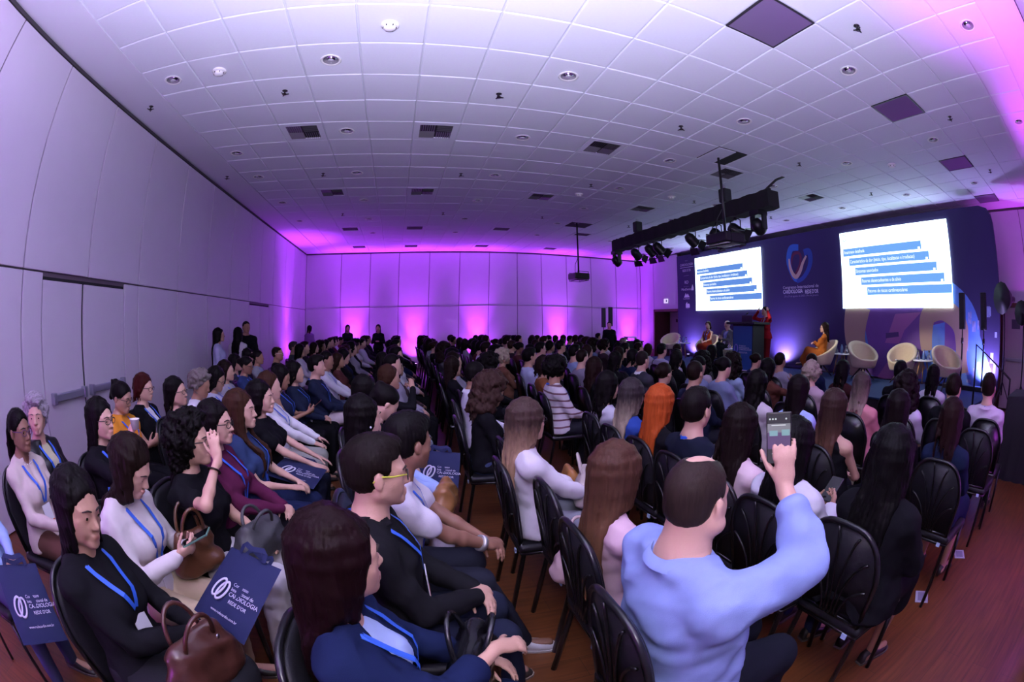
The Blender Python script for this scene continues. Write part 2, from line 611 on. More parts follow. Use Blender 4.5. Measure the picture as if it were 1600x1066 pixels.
def tile_verts(sz, th):
    """a shallow tile: flat face with a stepped edge"""
    h = sz / 2
    b = MB()
    prof = [(h, th), (h, 0.006), (h - 0.004, 0.002), (h - 0.010, 0.0)]
    vs, fs = [], []
    for (r, z) in prof:
        vs += [(-r, -r, z), (r, -r, z), (r, r, z), (-r, r, z)]
    for k in range(len(prof) - 1):
        for q in range(4):
            fs.append((k * 4 + q, (k + 1) * 4 + q, (k + 1) * 4 + (q + 1) % 4, k * 4 + (q + 1) % 4))
    n = (len(prof) - 1) * 4
    fs.append((n + 3, n + 2, n + 1, n))
    return b.add(vs, fs)


tm = tile_verts(TILE - 0.016, 0.016).mesh('ceiling_tile')
tm.materials.append(M_TILE)
tiles = []
for i in range(NI0, NI1):
    for j in range(NJ0, NJ1):
        if (i, j) in occupied:
            continue
        x, y = gx(i + 0.5), gy(j + 0.5)
        tiles.append((math.hypot(x, y) + (3 if x > 7 else 0), x, y))
tiles.sort()
rt = random.Random(3)
rest = MB()
tv = tile_verts(TILE - 0.016, 0.016)
for n_, (d, x, y) in enumerate(tiles):
    rx, ry = rt.gauss(0, 0.0022), rt.gauss(0, 0.0022)
    if n_ < 296:
        inst(tm, 'tile', ceil, (x, y, CEIL_Z - 0.002 + rt.uniform(-0.002, 0.002)), (rx, ry, 0))
    else:
        rest.add(tv.v, tv.f, M=Matrix.Translation((x, y, CEIL_Z - 0.002)) @ Matrix.Rotation(rx, 4, 'X') @ Matrix.Rotation(ry, 4, 'Y'))
tag(rest.build('far_tiles', M_TILE, ceil), kind='stuff')

# ---- things in the ceiling
NTH = ['first', 'second', 'third', 'fourth', 'fifth', 'sixth', 'seventh', 'eighth', 'ninth', 'tenth']


def nth(v, seq):
    return NTH[sorted(set(seq)).index(v)]


M_GLASSREF = mat('downlight_reflector', (0.35, 0.33, 0.40), 0.12, 1.0)
b = MB().lathe([(0.105, 0.0), (0.112, -0.004), (0.105, -0.009), (0.086, -0.006), (0.082, 0.0)], 24)
dl_ring = b.mesh('downlight_rim')
dl_ring.materials.append(M_WHITEPL)
b = MB().lathe([(0.084, -0.004), (0.074, 0.008), (0.05, 0.0125), (0.0, 0.0132)], 24)
dl_bowl = b.mesh('downlight_bowl')
dl_bowl.materials.append(M_GLASSREF)
b = MB().lathe([(0.0, -0.012), (0.03, -0.008), (0.036, 0.0), (0.03, 0.01)], 14)
dl_lamp = b.mesh('downlight_lamp')
dl_lamp.materials.append(mat('lamp_glass', (0.5, 0.5, 0.55), 0.08, 0.3))
DLS = [(-2.5, 1.5), (-2.5, 5.5), (-2.5, 7.5), (-2.5, 10.5), (-2.5, 13.5)]
DLS += [(i + 0.5, j + 0.5) for i in (0, 4, 8, 12, 16) for j in (-5, -2, 1, 4, 7, 10, 13, 16) if not (i == 0 and j < 0) and not (i == 4 and j < 0)]
for (i, j) in DLS:
    if (int(math.floor(i)), int(math.floor(j))) in occupied:
        continue
    t = empty('recessed_downlight', (gx(i), gy(j), CEIL_Z - 0.003), 0, 'unlit round downlight, %s line from the long wall, %s from the near end' % (nth(i, [q[0] for q in DLS]), nth(j, [q[1] for q in DLS if q[0] == i])), 'downlight', 'recessed downlights in the ceiling')
    inst(dl_ring, 'rim', t)
    inst(dl_bowl, 'reflector', t)
    inst(dl_lamp, 'bulb', t, (0, 0, -0.006))
# sprinklers
b = MB().lathe([(0.0, -0.05), (0.028, -0.048), (0.028, -0.044), (0.010, -0.04), (0.010, -0.004), (0.035, -0.002), (0.035, 0.004)], 10)
for k in range(3):
    a = k * 2 * PI / 3
    b.box((-0.008, -0.006, -0.006), (0.03, 0.006, 0.0), M=Matrix.Translation((0.024 * math.cos(a), 0.024 * math.sin(a), -0.044)) @ Matrix.Rotation(a, 4, 'Z'))
sp_me = b.mesh('sprinkler')
sp_me.materials.append(mat('dark_bronze', (0.03, 0.025, 0.03), 0.4, 0.6))
SPR = [(i + 0.5, j + 0.5) for i in (-1, 3, 7, 11, 15) for j in (-3, 2, 7, 12) if not (j == -3 and i < 7)] + [(-3.44, 2.31), (-3.44, 7.25)]
for (i, j) in SPR:
    o = inst(sp_me, 'ceiling_sprinkler', None, (gx(i), gy(j), CEIL_Z - 0.002))
    tag(o, 'small dark sprinkler head, %s line from the long wall, %s from the near end' % (nth(i, [q[0] for q in SPR]), nth(j, [q[1] for q in SPR if q[0] == i])), 'sprinkler', 'sprinkler heads on the ceiling')
# smoke detectors
for (i, j), lab in (((1.47, 0.52), 'large white smoke detector near the top of the ceiling'), ((-1.52, 1.5), 'white smoke detector in the ceiling by the long wall'),
                    ((7.56, 8.66), 'pale cone-shaped ceiling sensor before the truss'), ((13.45, 0.46), 'small white detector between two downlights toward the stage'),
                    ((10.5, 7.47), 'flat white detector beside the lighting truss')):
    t = empty('smoke_detector', (gx(i), gy(j), CEIL_Z - 0.002), 0, lab, 'detector')
    MB().lathe([(0.085, 0.004), (0.085, -0.012), (0.07, -0.02)], 20).build('base', M_WHITEPL, t)
    b = MB().lathe([(0.062, -0.014), (0.055, -0.045), (0.03, -0.058), (0.0, -0.06)], 20)
    b.build('sensor_dome', M_WHITEPL, t)
    for k in range(6):
        a = k * PI / 3
        MB().box((-0.006, -0.004, -0.008), (0.006, 0.004, 0.008), M=Matrix.Translation((0.057 * math.cos(a), 0.057 * math.sin(a), -0.034)) @ Matrix.Rotation(a, 4, 'Z')).build('slot', M_BLACK, t)
# four-way air vents
M_VENTIN = mat('vent_inside', (0.012, 0.011, 0.014), 0.7)
M_LOUVRE = mat('vent_louvre', (0.20, 0.19, 0.22), 0.45, 0.4)
vf = MB()
h = 0.305
q = 0.225
vf.box((-h, -h, -0.004), (h, -q, 0.012)).box((-h, q, -0.004), (h, h, 0.012)).box((-h, -q, -0.004), (-q, q, 0.012)).box((q, -q, -0.004), (h, q, 0.012))
vf_me = vf.mesh('vent_frame')
vf_me.materials.append(M_TILE)
vb_me = MB().box((-q, -q, 0.010), (q, q, 0.0135)).mesh('vent_back')
vb_me.materials.append(M_VENTIN)


def louvres(vertical, x0, x1, y0, y1, n=7, tilt=0.9):
    b = MB()
    for k in range(n):
        t = (k + 0.5) / n
        if vertical:
            b.box((-0.001, y0, -0.011), (0.001, y1, 0.011), M=Matrix.Translation((x0 + (x1 - x0) * t, 0, 0.0)) @ Matrix.Rotation(tilt, 4, 'Y'))
        else:
            b.box((x0, -0.001, -0.011), (x1, 0.001, 0.011), M=Matrix.Translation((0, y0 + (y1 - y0) * t, 0.0)) @ Matrix.Rotation(tilt, 4, 'X'))
    me = b.mesh('louvres')
    me.materials.append(M_LOUVRE)
    return me


LV = [louvres(True, -q, -0.01, -q, -0.01), louvres(False, 0.01, q, -q, -0.01, tilt=-0.9), louvres(False, -q, -0.01, 0.01, q), louvres(True, 0.01, q, 0.01, q, tilt=-0.9)]
for (i, j) in VENTS:
    t = empty('air_vent', (gx(i + 0.5), gy(j + 0.5), CEIL_Z - 0.002), 0, 'square four-way air vent, %s line from the long wall, %s from the near end' % (nth(i, [q[0] for q in VENTS]), nth(j, [q[1] for q in VENTS if q[0] == i])), 'vent', 'air vents in the ceiling')
    inst(vf_me, 'frame', t)
    inst(vb_me, 'duct', t)
    if j < 12:
        for me in LV:
            inst(me, 'louvre_bank', t)
# return air grilles (one big square of fine slats)
M_GRSL = mat('grille_slat', (0.24, 0.19, 0.32), 0.35, 0.5)  # violet of the LED light mixed into the slat colour
M_GRFR = mat('grille_frame', (0.05, 0.045, 0.06), 0.4, 0.4)
for n_, (i, j) in enumerate(PANELS):
    t = empty('return_grille', (gx(i + 0.5), gy(j + 0.5), CEIL_Z - 0.002), 0,
              ['large square return grille of fine slats glowing purple at the top', 'second purple return grille below the largest one', 'grey square return grille in the ceiling near the backdrop', 'small dark return grille in the ceiling corner above the backdrop end'][n_], 'grille')
    b = MB()
    b.box((-0.31, -0.31, -0.004), (0.31, -0.292, 0.012)).box((-0.31, 0.292, -0.004), (0.31, 0.31, 0.012)).box((-0.31, -0.292, -0.004), (-0.292, 0.292, 0.012)).box((0.292, -0.292, -0.004), (0.31, 0.292, 0.012))
    b.build('frame', M_GRFR, t)
    MB().box((-0.292, -0.292, 0.009), (0.292, 0.292, 0.0125)).build('duct', M_VENTIN, t)
    b = MB()
    for k in range(44):
        b.box((-0.292, -0.0009, -0.007), (0.292, 0.0009, 0.007), M=Matrix.Translation((0, -0.285 + 0.57 * k / 43, 0.0)) @ Matrix.Rotation(0.95, 4, 'X'))
    b.build('slats', M_GRSL, t)
# open hatches where the rig hangs
for n_, (i, j) in enumerate(HATCH):
    lab = ['open black hatch in the ceiling above the truss hoist', 'half-open ceiling hatch over the truss, partly in shade', 'open dark hatch above the hanging projector pole'][n_]
    o = MB().box((-0.30, -0.30, 0.0), (0.30, 0.30, 0.013)).build('ceiling_hatch', M_DARKGAP)
    o.location = (gx(i + 0.5), gy(j + 0.5), CEIL_Z)
    tag(o, lab, 'hatch')
    if n_ == 0:
        o2 = MB().box((-0.30, -0.3, -0.006), (0.05, 0.3, 0.008), bev=0.003).build('pushed_tile', M_TILE, o)
        o2.location = (0, 0, -0.004)


# ================================================================ wall washers
M_LENS = mat('led_lens', (0.6, 0.2, 0.9), 0.2, emis=((0.75, 0.25, 1.0), 14))
can_b = MB().tube([(0, 0, 0.04), (0, 0, 0.20)], 0.085, 14)
can_b.box((-0.1, -0.02, 0), (0.1, 0.02, 0.02)).box((-0.105, -0.015, 0), (-0.09, 0.015, 0.14)).box((0.09, -0.015, 0), (0.105, 0.015, 0.14))
can_me = can_b.mesh('led_can_body')
can_me.materials.append(M_BLACKMETAL)
len_me = MB().lathe([(0.0, 0.203), (0.072, 0.203), (0.072, 0.198)], 14).mesh('led_can_lens')
len_me.materials.append(M_LENS)
for k, (x, y, dx, dy) in enumerate(LED_CANS):
    t = empty('led_wall_washer', (x, y, 0), math.atan2(dy, dx), ['black LED can on the floor before the long wall', 'LED can at the far wall, nearest the far corner', 'LED can at the far wall, second from the corner', 'LED can at the far wall, third from the corner', 'LED can at the far wall, fourth from the corner', 'LED can at the far wall beside the dark doorway', 'LED can behind the camera toward the long wall', 'LED can behind the camera in the middle of the wall', 'LED can behind the camera toward the stage', 'LED can at the wall past the stage end'][k], 'lamp', 'LED wall washers')
    inst(can_me, 'body', t)
    inst(len_me, 'lens', t)
    near = y < 2
    col = (0.46, 0.040, 1.0) if not near else (0.70, 0.07, 1.0)
    pw = 1500 if not near else 2100 if x < 0 else 650 if x > 9 else 1150
    if not near:
        spot('wall_washer_light', (x, y, 0.22), (x + dx * .10, y + dy * .10, 2.0), pw * .85, col, 50, 1.0, 0.04)
        spot('wall_washer_light', (x, y, 0.22), (x + dx * .25, y + dy * .25, 2.0), pw * .19, col, 120, 1.0, 0.04)
    else:
        spot('wall_washer_light', (x, y, 0.22), (x + dx * .16, y + dy * .16, 2.0), pw, col, 62, 1.0, 0.04)


# ================================================================ stage
STAGE_Z = 0.50
M_CARPET = mat('blue_stage_carpet', (0.012, 0.035, 0.11), 0.9, noise=(60, 0.25), bump=(300, 0.2))
M_SKIRT = mat('black_stage_skirt', (0.008, 0.008, 0.011), 0.85)
st = empty('stage_riser', (0, 0, 0), 0, 'low stage with blue carpet and black skirt in front of the backdrop', 'stage')
MB().box((7.15, 2.15, STAGE_Z - 0.03), (9.86, 14.0, STAGE_Z), bev=0.005).build('carpet_top', M_CARPET, st)
b = MB()
n = 90
pts = []
for k in range(n + 1):
    y = 2.17 + (13.98 - 2.17) * k / n
    pts.append((7.17 + 0.012 * math.sin(k * 1.9), y))
vs = [(x, y, z) for (x, y) in pts for z in (0.0, STAGE_Z - 0.03)]
fs = [(2 * k, 2 * k + 2, 2 * k + 3, 2 * k + 1) for k in range(n)]
b.add(vs, fs, smooth=True)
b.box((7.2, 2.17, 0.0), (9.86, 2.2, STAGE_Z - 0.03)).box((7.2, 13.95, 0.0), (9.86, 13.98, STAGE_Z - 0.03))
b.build('skirt', M_SKIRT, st)

# ---- printed backdrop: a stretched wall; local axes s (toward the camera end), z up, out (toward the audience)
BA, BB = np.array([9.90, 14.25]), np.array([10.25, 2.15])
BD = (BB - BA) / np.linalg.norm(BB - BA)
BN = np.array([BD[1], -BD[0]])           # toward the audience (-x)
BLEN = float(np.linalg.norm(BB - BA))
M_BD = Matrix(((BD[0], 0, BN[0], BA[0]), (BD[1], 0, BN[1], BA[1]), (0, 1, 0, 0), (0, 0, 0, 1)))   # (s, z, out) -> world


def bdp(u, v):
    """where the line of sight through a measured point meets the backdrop: (s, z)"""
    d = ray(u, v)
    t = ((BA[0]) * BN[0] + (BA[1]) * BN[1]) / (d[0] * BN[0] + d[1] * BN[1])
    p = np.array([0, 0, CAM_Z]) + d * t
    return float((p[:2] - BA) @ BD), float(p[2])


M_BDROP = mat('backdrop_navy', (0.034, 0.022, 0.105), 0.7)
bdrop = MB()
prof = [(0, STAGE_Z), (0, 4.17), (BLEN - 0.35, 4.17), (BLEN - 0.12, 4.10), (BLEN - 0.02, 3.95), (BLEN, 3.8), (BLEN, STAGE_Z)]
bdrop.prism([(s, z) for s, z in prof][::-1], -0.10, 0.0, M=M_BD)
bdrop = bdrop.build('stage_backdrop', M_BDROP)
tag(bdrop, 'wide dark blue printed backdrop with heart logo behind the stage', 'backdrop')


def flat(name, poly, material, out=0.002, th=0.002, parent=bdrop):
    return MB().prism(poly, out, out + th, M=M_BD).build(name, material, parent)


def ribbon(name, pts, widths, material, out, parent=bdrop, closed=False):
    """flat band along a line in (s, z)"""
    P = [Vector(p) for p in pts]
    m = len(P)
    L, R = [], []
    for i in range(m):
        d = (P[(i + 1) % m] - P[i - 1]) if closed else (P[min(i + 1, m - 1)] - P[max(i - 1, 0)])
        d.normalize()
        nn = Vector((-d.y, d.x))
        w = widths[i] if isinstance(widths, (list, tuple)) else widths
        L.append(P[i] + nn * w / 2)
        R.append(P[i] - nn * w / 2)
    b = MB()
    vs = [(p.x, p.y, out) for p in L] + [(p.x, p.y, out) for p in R]
    fs = [(i, (i + 1) % m, m + (i + 1) % m, m + i) for i in range(m if closed else m - 1)]
    b.add(vs, fs, M=M_BD)
    return b.build(name, material, parent)


def spline(ctrl, n=40, closed=False):
    """Catmull-Rom through 2-D points"""
    P = [np.array(p, float) for p in ctrl]
    out = []
    m = len(P)
    seg = m if closed else m - 1
    for i in range(seg):
        p0 = P[(i - 1) % m] if closed or i > 0 else P[0]
        p1, p2 = P[i], P[(i + 1) % m]
        p3 = P[(i + 2) % m] if closed or i + 2 < m else P[-1]
        k = max(2, n // seg)
        for q in range(k):
            t = q / k
            out.append(tuple(0.5 * ((2 * p1) + (-p0 + p2) * t + (2 * p0 - 5 * p1 + 4 * p2 - p3) * t * t + (-p0 + 3 * p1 - 3 * p2 + p3) * t ** 3)))
    if not closed:
        out.append(tuple(P[-1]))
    return out


M_CREAM = mat('print_cream', (0.62, 0.46, 0.34), 0.6)
M_CREAM2 = mat('print_tan', (0.40, 0.27, 0.22), 0.6)
M_PBLUE = mat('print_blue', (0.03, 0.16, 0.55), 0.6)
M_PSKY = mat('print_sky_blue', (0.10, 0.22, 0.62), 0.6, noise=(2.2, 0.5))
M_PMAROON = mat('print_maroon', (0.14, 0.015, 0.06), 0.6)
M_PPURPLE = mat('print_purple', (0.16, 0.06, 0.30), 0.6, noise=(1.2, 0.4))
M_PPINK = mat('print_mauve', (0.34, 0.12, 0.34), 0.6)
M_PDARK = mat('print_dark_violet', (0.075, 0.035, 0.16), 0.6)
M_TXT = mat('backdrop_lettering', (0.70, 0.68, 0.80), 0.6)
M_TXTDIM = mat('backdrop_small_lettering', (0.30, 0.26, 0.42), 0.6)

# heart logo (two interlaced bands) traced on the wall
k1 = 300 / 1599.0
def z1(x, y):
    return bdp(1020 + x * k1, 330 + y * k1)
left_loop = spline([z1(1225, 300), z1(1165, 310), z1(1145, 400), z1(1160, 480), z1(1195, 560), z1(1225, 575)], 40)
ribbon('logo_band', left_loop, [0.20 * (1 - abs(i / len(left_loop) - 0.2) * 0.7) for i in range(len(left_loop))], M_PBLUE, 0.003)
right_loop = spline([z1(1270, 345), z1(1310, 335), z1(1325, 400), z1(1310, 480), z1(1265, 555), z1(1215, 585)], 40)
ribbon('logo_band', right_loop, [0.19 - 0.09 * i / len(right_loop) for i in range(len(right_loop))], mat('print_deep_blue', (0.02, 0.07, 0.34), 0.6), 0.004)
in_l = spline([z1(1150, 395), z1(1158, 460), z1(1180, 520), z1(1210, 545), z1(1240, 500), z1(1262, 430), z1(1290, 370)], 50)
ribbon('logo_band', in_l, [0.05 + 0.07 * math.sin(PI * i / len(in_l)) for i in range(len(in_l))], M_CREAM, 0.005)
core = spline([z1(1205, 345), z1(1240, 360), z1(1240, 440), z1(1205, 520), z1(1175, 560), z1(1165, 470), z1(1175, 380)], 30, closed=True)
ribbon('logo_band', core, 0.08, M_PMAROON, 0.002, closed=True)


def bd_text(body, u0, v0, u1, hgt, material, name='lettering', bold=False):
    s0, zz0 = bdp(u0, v0)
    s1, _ = bdp(u1, v0)
    o = text_obj(body, 1.0, name, material, None, extrude=0.0, bold=bold)
    xs = [v.co.x for v in o.data.vertices]
    w = max(xs) - min(xs)
    sx = (s1 - s0) / max(w, 1e-6)
    o.data.transform(M_BD @ Matrix.Translation((s0, zz0, 0.004)) @ Matrix.Diagonal((sx, hgt, 1, 1)))
    o.parent = bdrop
    return o


bd_text('Congresso Internacional de', 1226.5, 451.8, 1281, 0.125, M_TXT)
bd_text('CARDIOLOGIA', 1226.8, 458.9, 1257, 0.145, M_TXT, bold=True)
bd_text("REDE D'OR", 1260.5, 458.6, 1281, 0.145, M_TXT, bold=True)
bd_text('27 a 29 de agosto de 2025 | Rio de Janeiro', 1228.5, 464.5, 1281, 0.07, M_TXTDIM)
# sponsor column at the far end
for (a, v, b_, h, txt, mt) in [(1064, 416.5, 1085, 0.12, 'CARDIOLOGIA', M_TXT), (1068, 425, 1081, 0.13, "REDE D'OR", M_TXT), (1071, 443.5, 1077, 0.16, 'RD', M_TXT), (1066, 454.5, 1084, 0.13, 'MedSenior', M_TXT),
                               (1069, 468, 1079, 0.07, 'instituto', M_TXT), (1073, 482, 1079, 0.08, 'idor', M_TXT), (1072, 408, 1076, 0.06, 'realizacao', M_TXTDIM), (1070, 431.5, 1078, 0.05, 'patrocinio diamante', M_TXTDIM), (1070, 448.5, 1078, 0.05, 'patrocinio ouro', M_TXTDIM)]:
    bd_text(txt, a, v, b_, h, mt, 'sponsor_name')
s0, zz = bdp(1064, 418)
s1, _ = bdp(1085, 415)
flat('sponsor_rule', [(s0, zz - 0.03), (s1, zz - 0.03), (s1, zz - 0.015), (s0, zz - 0.015)], M_TXT)
s0, zz = bdp(1074, 463)
flat('sponsor_mark', [(s0 - 0.16, zz - 0.04), (s0 - 0.04, zz + 0.12), (s0 + 0.02, zz + 0.04), (s0 + 0.08, zz + 0.10), (s0 + 0.2, zz - 0.04)], M_TXT)
s0, zz = bdp(1076, 477)
flat('sponsor_mark', [(s0 - 0.12, zz - 0.08), (s0 - 0.12, zz + 0.04), (s0 - 0.05, zz + 0.12), (s0, zz + 0.03), (s0 + 0.06, zz + 0.07), (s0 + 0.12, zz + 0.02), (s0 + 0.12, zz - 0.08)], M_TXT)
s0, zz = bdp(1083, 450)
flat('sponsor_mark', [(s0 - 0.03, zz - 0.08), (s0 - 0.03, zz + 0.02), (s0 + 0.03, zz + 0.14), (s0 + 0.09, zz + 0.02), (s0 + 0.09, zz - 0.08)], M_TXT)

# printed artwork at the near end: blue city disc, broad cream bands, violet photo collage
def zz2(x, y):   # zoom (1240,470)-(1440,620)
    return bdp(1240 + x * 200 / 1421.0, 470 + y * 200 / 1421.0)
def zz3(x, y):   # zoom (1400,440)-(1600,620)
    return bdp(1400 + x * 200 / 1184.0, 440 + y * 200 / 1184.0)
Z0 = STAGE_Z + 0.01
sR = BLEN - 0.03
c0 = bdp(1463, 510)
disc = []
for k in range(25):
    a = PI * k / 24
    disc.append((c0[0] - 0.55 + 1.78 * math.cos(a) * 0.98, 1.55 + 1.30 * math.sin(a)))
disc = [(min(s, sR), z) for s, z in disc]
flat('city_print', [(sR, Z0)] + disc + [(c0[0] - 2.3, Z0)], M_PSKY, 0.001, 0.001)
# buildings in the city print
rr = random.Random(5)
M_PCITY = mat('print_city_lights', (0.26, 0.30, 0.75), 0.6, noise=(9, 0.8))
for k in range(22):
    s = sR - 0.05 - rr.random() * 1.0
    z = Z0 + rr.random() * 1.5
    w, h = rr.uniform(0.04, 0.12), rr.uniform(0.06, 0.22)
    flat('city_block', [(s - w, z), (s, z), (s, z + h), (s - w, z + h)], M_PCITY, 0.0022, 0.0006)
vio = [zz2(800, 90), zz2(800, 330), zz2(830, 480), zz2(760, 640), zz2(790, 800), zz2(900, 868), zz3(-40, 905), zz3(140, 905), zz3(240, 640), zz3(570, 640), zz3(560, 480), zz3(500, 370), zz3(430, 320), zz3(330, 300), zz3(250, 245)]
flat('violet_photo', [(s, max(z, Z0)) for s, z in vio], M_PPURPLE, 0.003, 0.001)
flat('mauve_facet', [zz2(1010, 470), zz2(1120, 150), zz2(1400, 130), zz2(1220, 330), zz2(1160, 480)], M_PPINK, 0.0045, 0.0008)
flat('mauve_facet', [zz2(930, 840), zz2(1030, 690), zz2(1400, 690), zz2(1400, 868), zz2(960, 868)], M_PPINK, 0.0045, 0.0008)
flat('photo_shadow', [zz2(1020, 360), zz2(1155, 350), zz2(1160, 400), zz2(1020, 420)], M_PDARK, 0.0058, 0.0008)
flat('photo_grid', [zz3(310, 410), zz3(435, 380), zz3(430, 640), zz3(300, 660)], M_PSKY, 0.0045, 0.0008)
bandL = spline([zz2(720, 60), zz2(690, 250), zz2(690, 420), zz2(715, 560), zz2(680, 700), zz2(735, 850)], 36)
ribbon('cream_band', bandL, [0.78 - 0.40 * i / len(bandL) for i in range(len(bandL))], M_CREAM2, 0.0068)
ribbon('blue_band', spline([zz2(645, 92), zz2(625, 200), zz2(615, 330)], 14), [0.32 * (1 - i / 16) for i in range(15)], M_PBLUE, 0.0062)
bandR = spline([zz3(270, 640), zz3(262, 480), zz3(285, 320), zz3(400, 262), zz3(510, 320), zz3(575, 420), zz3(590, 560), zz3(585, 700), zz3(600, 850)], 60)
ribbon('cream_band', bandR, [0.30 + 0.16 * math.sin(PI * min(1, 1.2 * i / len(bandR))) for i in range(len(bandR))], M_CREAM2, 0.0070)
ribbon('cream_band', spline([zz3(240, 760), zz3(175, 830), zz3(150, 905)], 12), 0.24, M_CREAM2, 0.0066)

# ---- the two projected slides
def emis_mat(name, col, strength):
    return mat(name, (0.02, 0.02, 0.02), 0.6, emis=(col, strength))


SCR = 4.2
M_SCREEN = emis_mat('slide_white', (0.70, 0.93, 1.0), SCR)
M_SBAR = emis_mat('slide_blue', (0.16, 0.40, 0.90), 1.05)
M_SBAR2 = emis_mat('slide_blue_far', (0.12, 0.29, 0.78), 0.95)
M_STXT = emis_mat('slide_text', (0.75, 0.88, 1.0), 1.3)
M_STTL = emis_mat('slide_title', (0.50, 0.78, 1.0), 0.95)
SLIDE_LINES = ['Anamnese detalhada', 'Caracteristica da dor (inicio, tipo, localizacao e irradiacao)', 'Sintomas associados', 'Fatores desencadeantes e de alivio', 'Fatores de riscos cardiovasculares']


def screen(corners, label, bar):
    (u0, v0), (u1, v1), (u2, v2), (u3, v3) = corners
    a, b_, c_, d_ = bdp(u0, v0), bdp(u1, v1), bdp(u2, v2), bdp(u3, v3)
    s0, s1 = (a[0] + d_[0]) / 2, (b_[0] + c_[0]) / 2
    zb, zt = (c_[1] + d_[1]) / 2, (a[1] + b_[1]) / 2
    w, h = s1 - s0, zt - zb
    o = MB().prism([(s0, zb), (s1, zb), (s1, zt), (s0, zt)], 0.03, 0.05, M=M_BD)
    o = o.build('projection_screen', M_SCREEN)
    tag(o, label, 'screen')

    def rect(x0, y0, x1, y1, m, out, nm):
        return MB().prism([(s0 + w * x0, zt - h * y1), (s0 + w * x1, zt - h * y1), (s0 + w * x1, zt - h * y0), (s0 + w * x0, zt - h * y0)], out, out + 0.001, M=M_BD).build(nm, m, o)
    for k in range(5):
        x0 = 0.024 + 0.0535 * k
        x1 = 0.754 + 0.061 * k
        y0 = 0.218 + 0.1295 * k
        rect(x0, y0, x1, y0 + 0.101, bar, 0.051, 'slide_bar')
        t = text_obj(SLIDE_LINES[k], 1.0, 'slide_line', M_STXT, None, extrude=0.0, bold=True)
        xs = [v.co.x for v in t.data.vertices]
        tw = max(xs) - min(xs)
        width = [0.20, 0.60, 0.21, 0.36, 0.36][k]
        t.data.transform(M_BD @ Matrix.Translation((s0 + w * (x0 + 0.008), zt - h * (y0 + 0.068), 0.0535)) @ Matrix.Diagonal((w * width / tw, h * 0.062, 1, 1)))
        t.parent = o
        if k < 4:
            cx = x1 - 0.022
            cyy = y0 + 0.10
            MB().prism([(s0 + w * (cx + p), zt - h * (cyy + q)) for p, q in [(-0.009, -0.028), (-0.009, 0.008), (-0.017, 0.008), (0, 0.032), (0.017, 0.008), (0.009, 0.008), (0.009, -0.028)]][::-1], 0.0535, 0.0545, M=M_BD).build('slide_arrow', M_SCREEN, o)
    t = text_obj('Avaliação da Dor torácica', 1.0, 'slide_title', M_STTL, None, extrude=0.0)
    xs = [v.co.x for v in t.data.vertices]
    t.data.transform(M_BD @ Matrix.Translation((s0 + w * 0.34, zt - h * 0.115, 0.0515)) @ Matrix.Diagonal((w * 0.30 / (max(xs) - min(xs)), h * 0.062, 1, 1)))
    t.parent = o
    ring = [(s0 + w * (0.045 + 0.020 * math.cos(k * PI / 8)), zt - h * (0.07 + 0.045 * math.sin(k * PI / 8))) for k in range(16)]
    ribbon('slide_logo', ring, w * 0.006, M_SBAR, 0.052, o, closed=True)
    for k, (x0, x1, y) in enumerate([(0.085, 0.15, 0.05), (0.085, 0.14, 0.075), (0.085, 0.15, 0.10), (0.06, 0.72, 0.915), (0.06, 0.60, 0.94), (0.74, 0.93, 0.955)]):
        rect(x0, y, x1, y + 0.007, M_STTL, 0.0515, 'slide_small_print')
    return o


screen([(1089, 403), (1192, 386), (1196, 482.5), (1091, 486)], 'bright projected slide nearer the lectern and sponsor logos', M_SBAR2)
screen([(1313.5, 366), (1475, 343.5), (1487, 481.5), (1320, 482.5)], 'larger bright slide above the empty cream chairs', M_SBAR)

# ---- lectern
px, py = 8.05, float(atx(1172, 545, 8.05)[1])
t = empty('lectern', (px, py, STAGE_Z), math.radians(8), 'black lectern with a blue front panel and small logo on stage', 'lectern')
MB().box((-0.24, -0.34, 0.02), (0.24, 0.34, 1.16), bev=0.008).box((-0.27, -0.37, 0), (0.27, 0.37, 0.05), bev=0.006).build('body', M_BLACK, t)
tp = MB().box((-0.36, -0.46, 1.16), (0.32, 0.46, 1.22), bev=0.01)
tp.build('top', M_BLACK, t)
M_LPANEL = mat('lectern_blue', (0.014, 0.10, 0.30), 0.5)
fp = MB().box((-0.255, -0.31, 0.06), (-0.238, 0.31, 1.12), bev=0.002).build('front_panel', M_LPANEL, t)
MT = Matrix(((0, 0, -1, -0.257), (-1, 0, 0, 0.0), (0, 1, 0, 0), (0, 0, 0, 1)))
ring = MB().tube([(-0.2 + 0.055 * math.cos(k * PI / 10), 0.58 + 0.09 * math.sin(k * PI / 10), 0) for k in range(20)], 0.012, 5, closed=True, M=MT)
ring.build('logo_ring', mat('lectern_logo_violet', (0.25, 0.2, 0.6), 0.6), fp)
for (txt, x, y, s) in (('Congresso', -0.1, 0.63, 0.05), ('Internacional de', -0.1, 0.585, 0.05), ('CARDIOLOGIA', -0.1, 0.535, 0.06), ("REDE D'OR", -0.1, 0.465, 0.055)):
    o = text_obj(txt, s, 'lettering', M_TXT, None, M=MT @ Matrix.Translation((x, y, 0)), extrude=0.0005)
    o.parent = fp
MB().box((-0.262, -0.31, 0.05), (-0.25, 0.31, 0.066)).build('lit_edge', M_WHITE, fp)  # plain white strip along the foot of the front panel
MB().tube([(0, 0.1, 1.22), (-0.02, 0.1, 1.34), (0.05, 0.1, 1.42)], 0.008, 6).tube([(0.05, 0.1, 1.42), (0.10, 0.1, 1.45)], 0.016, 8).build('microphone', M_BLACKMETAL, t)
o = empty('laptop', (px, py - 0.05, STAGE_Z + 1.22), math.radians(8), 'small black laptop lying open on the lectern top', 'laptop')
MB().box((-0.12, -0.17, 0), (0.12, 0.17, 0.015), bev=0.003).build('base', M_BLACKMETAL, o)
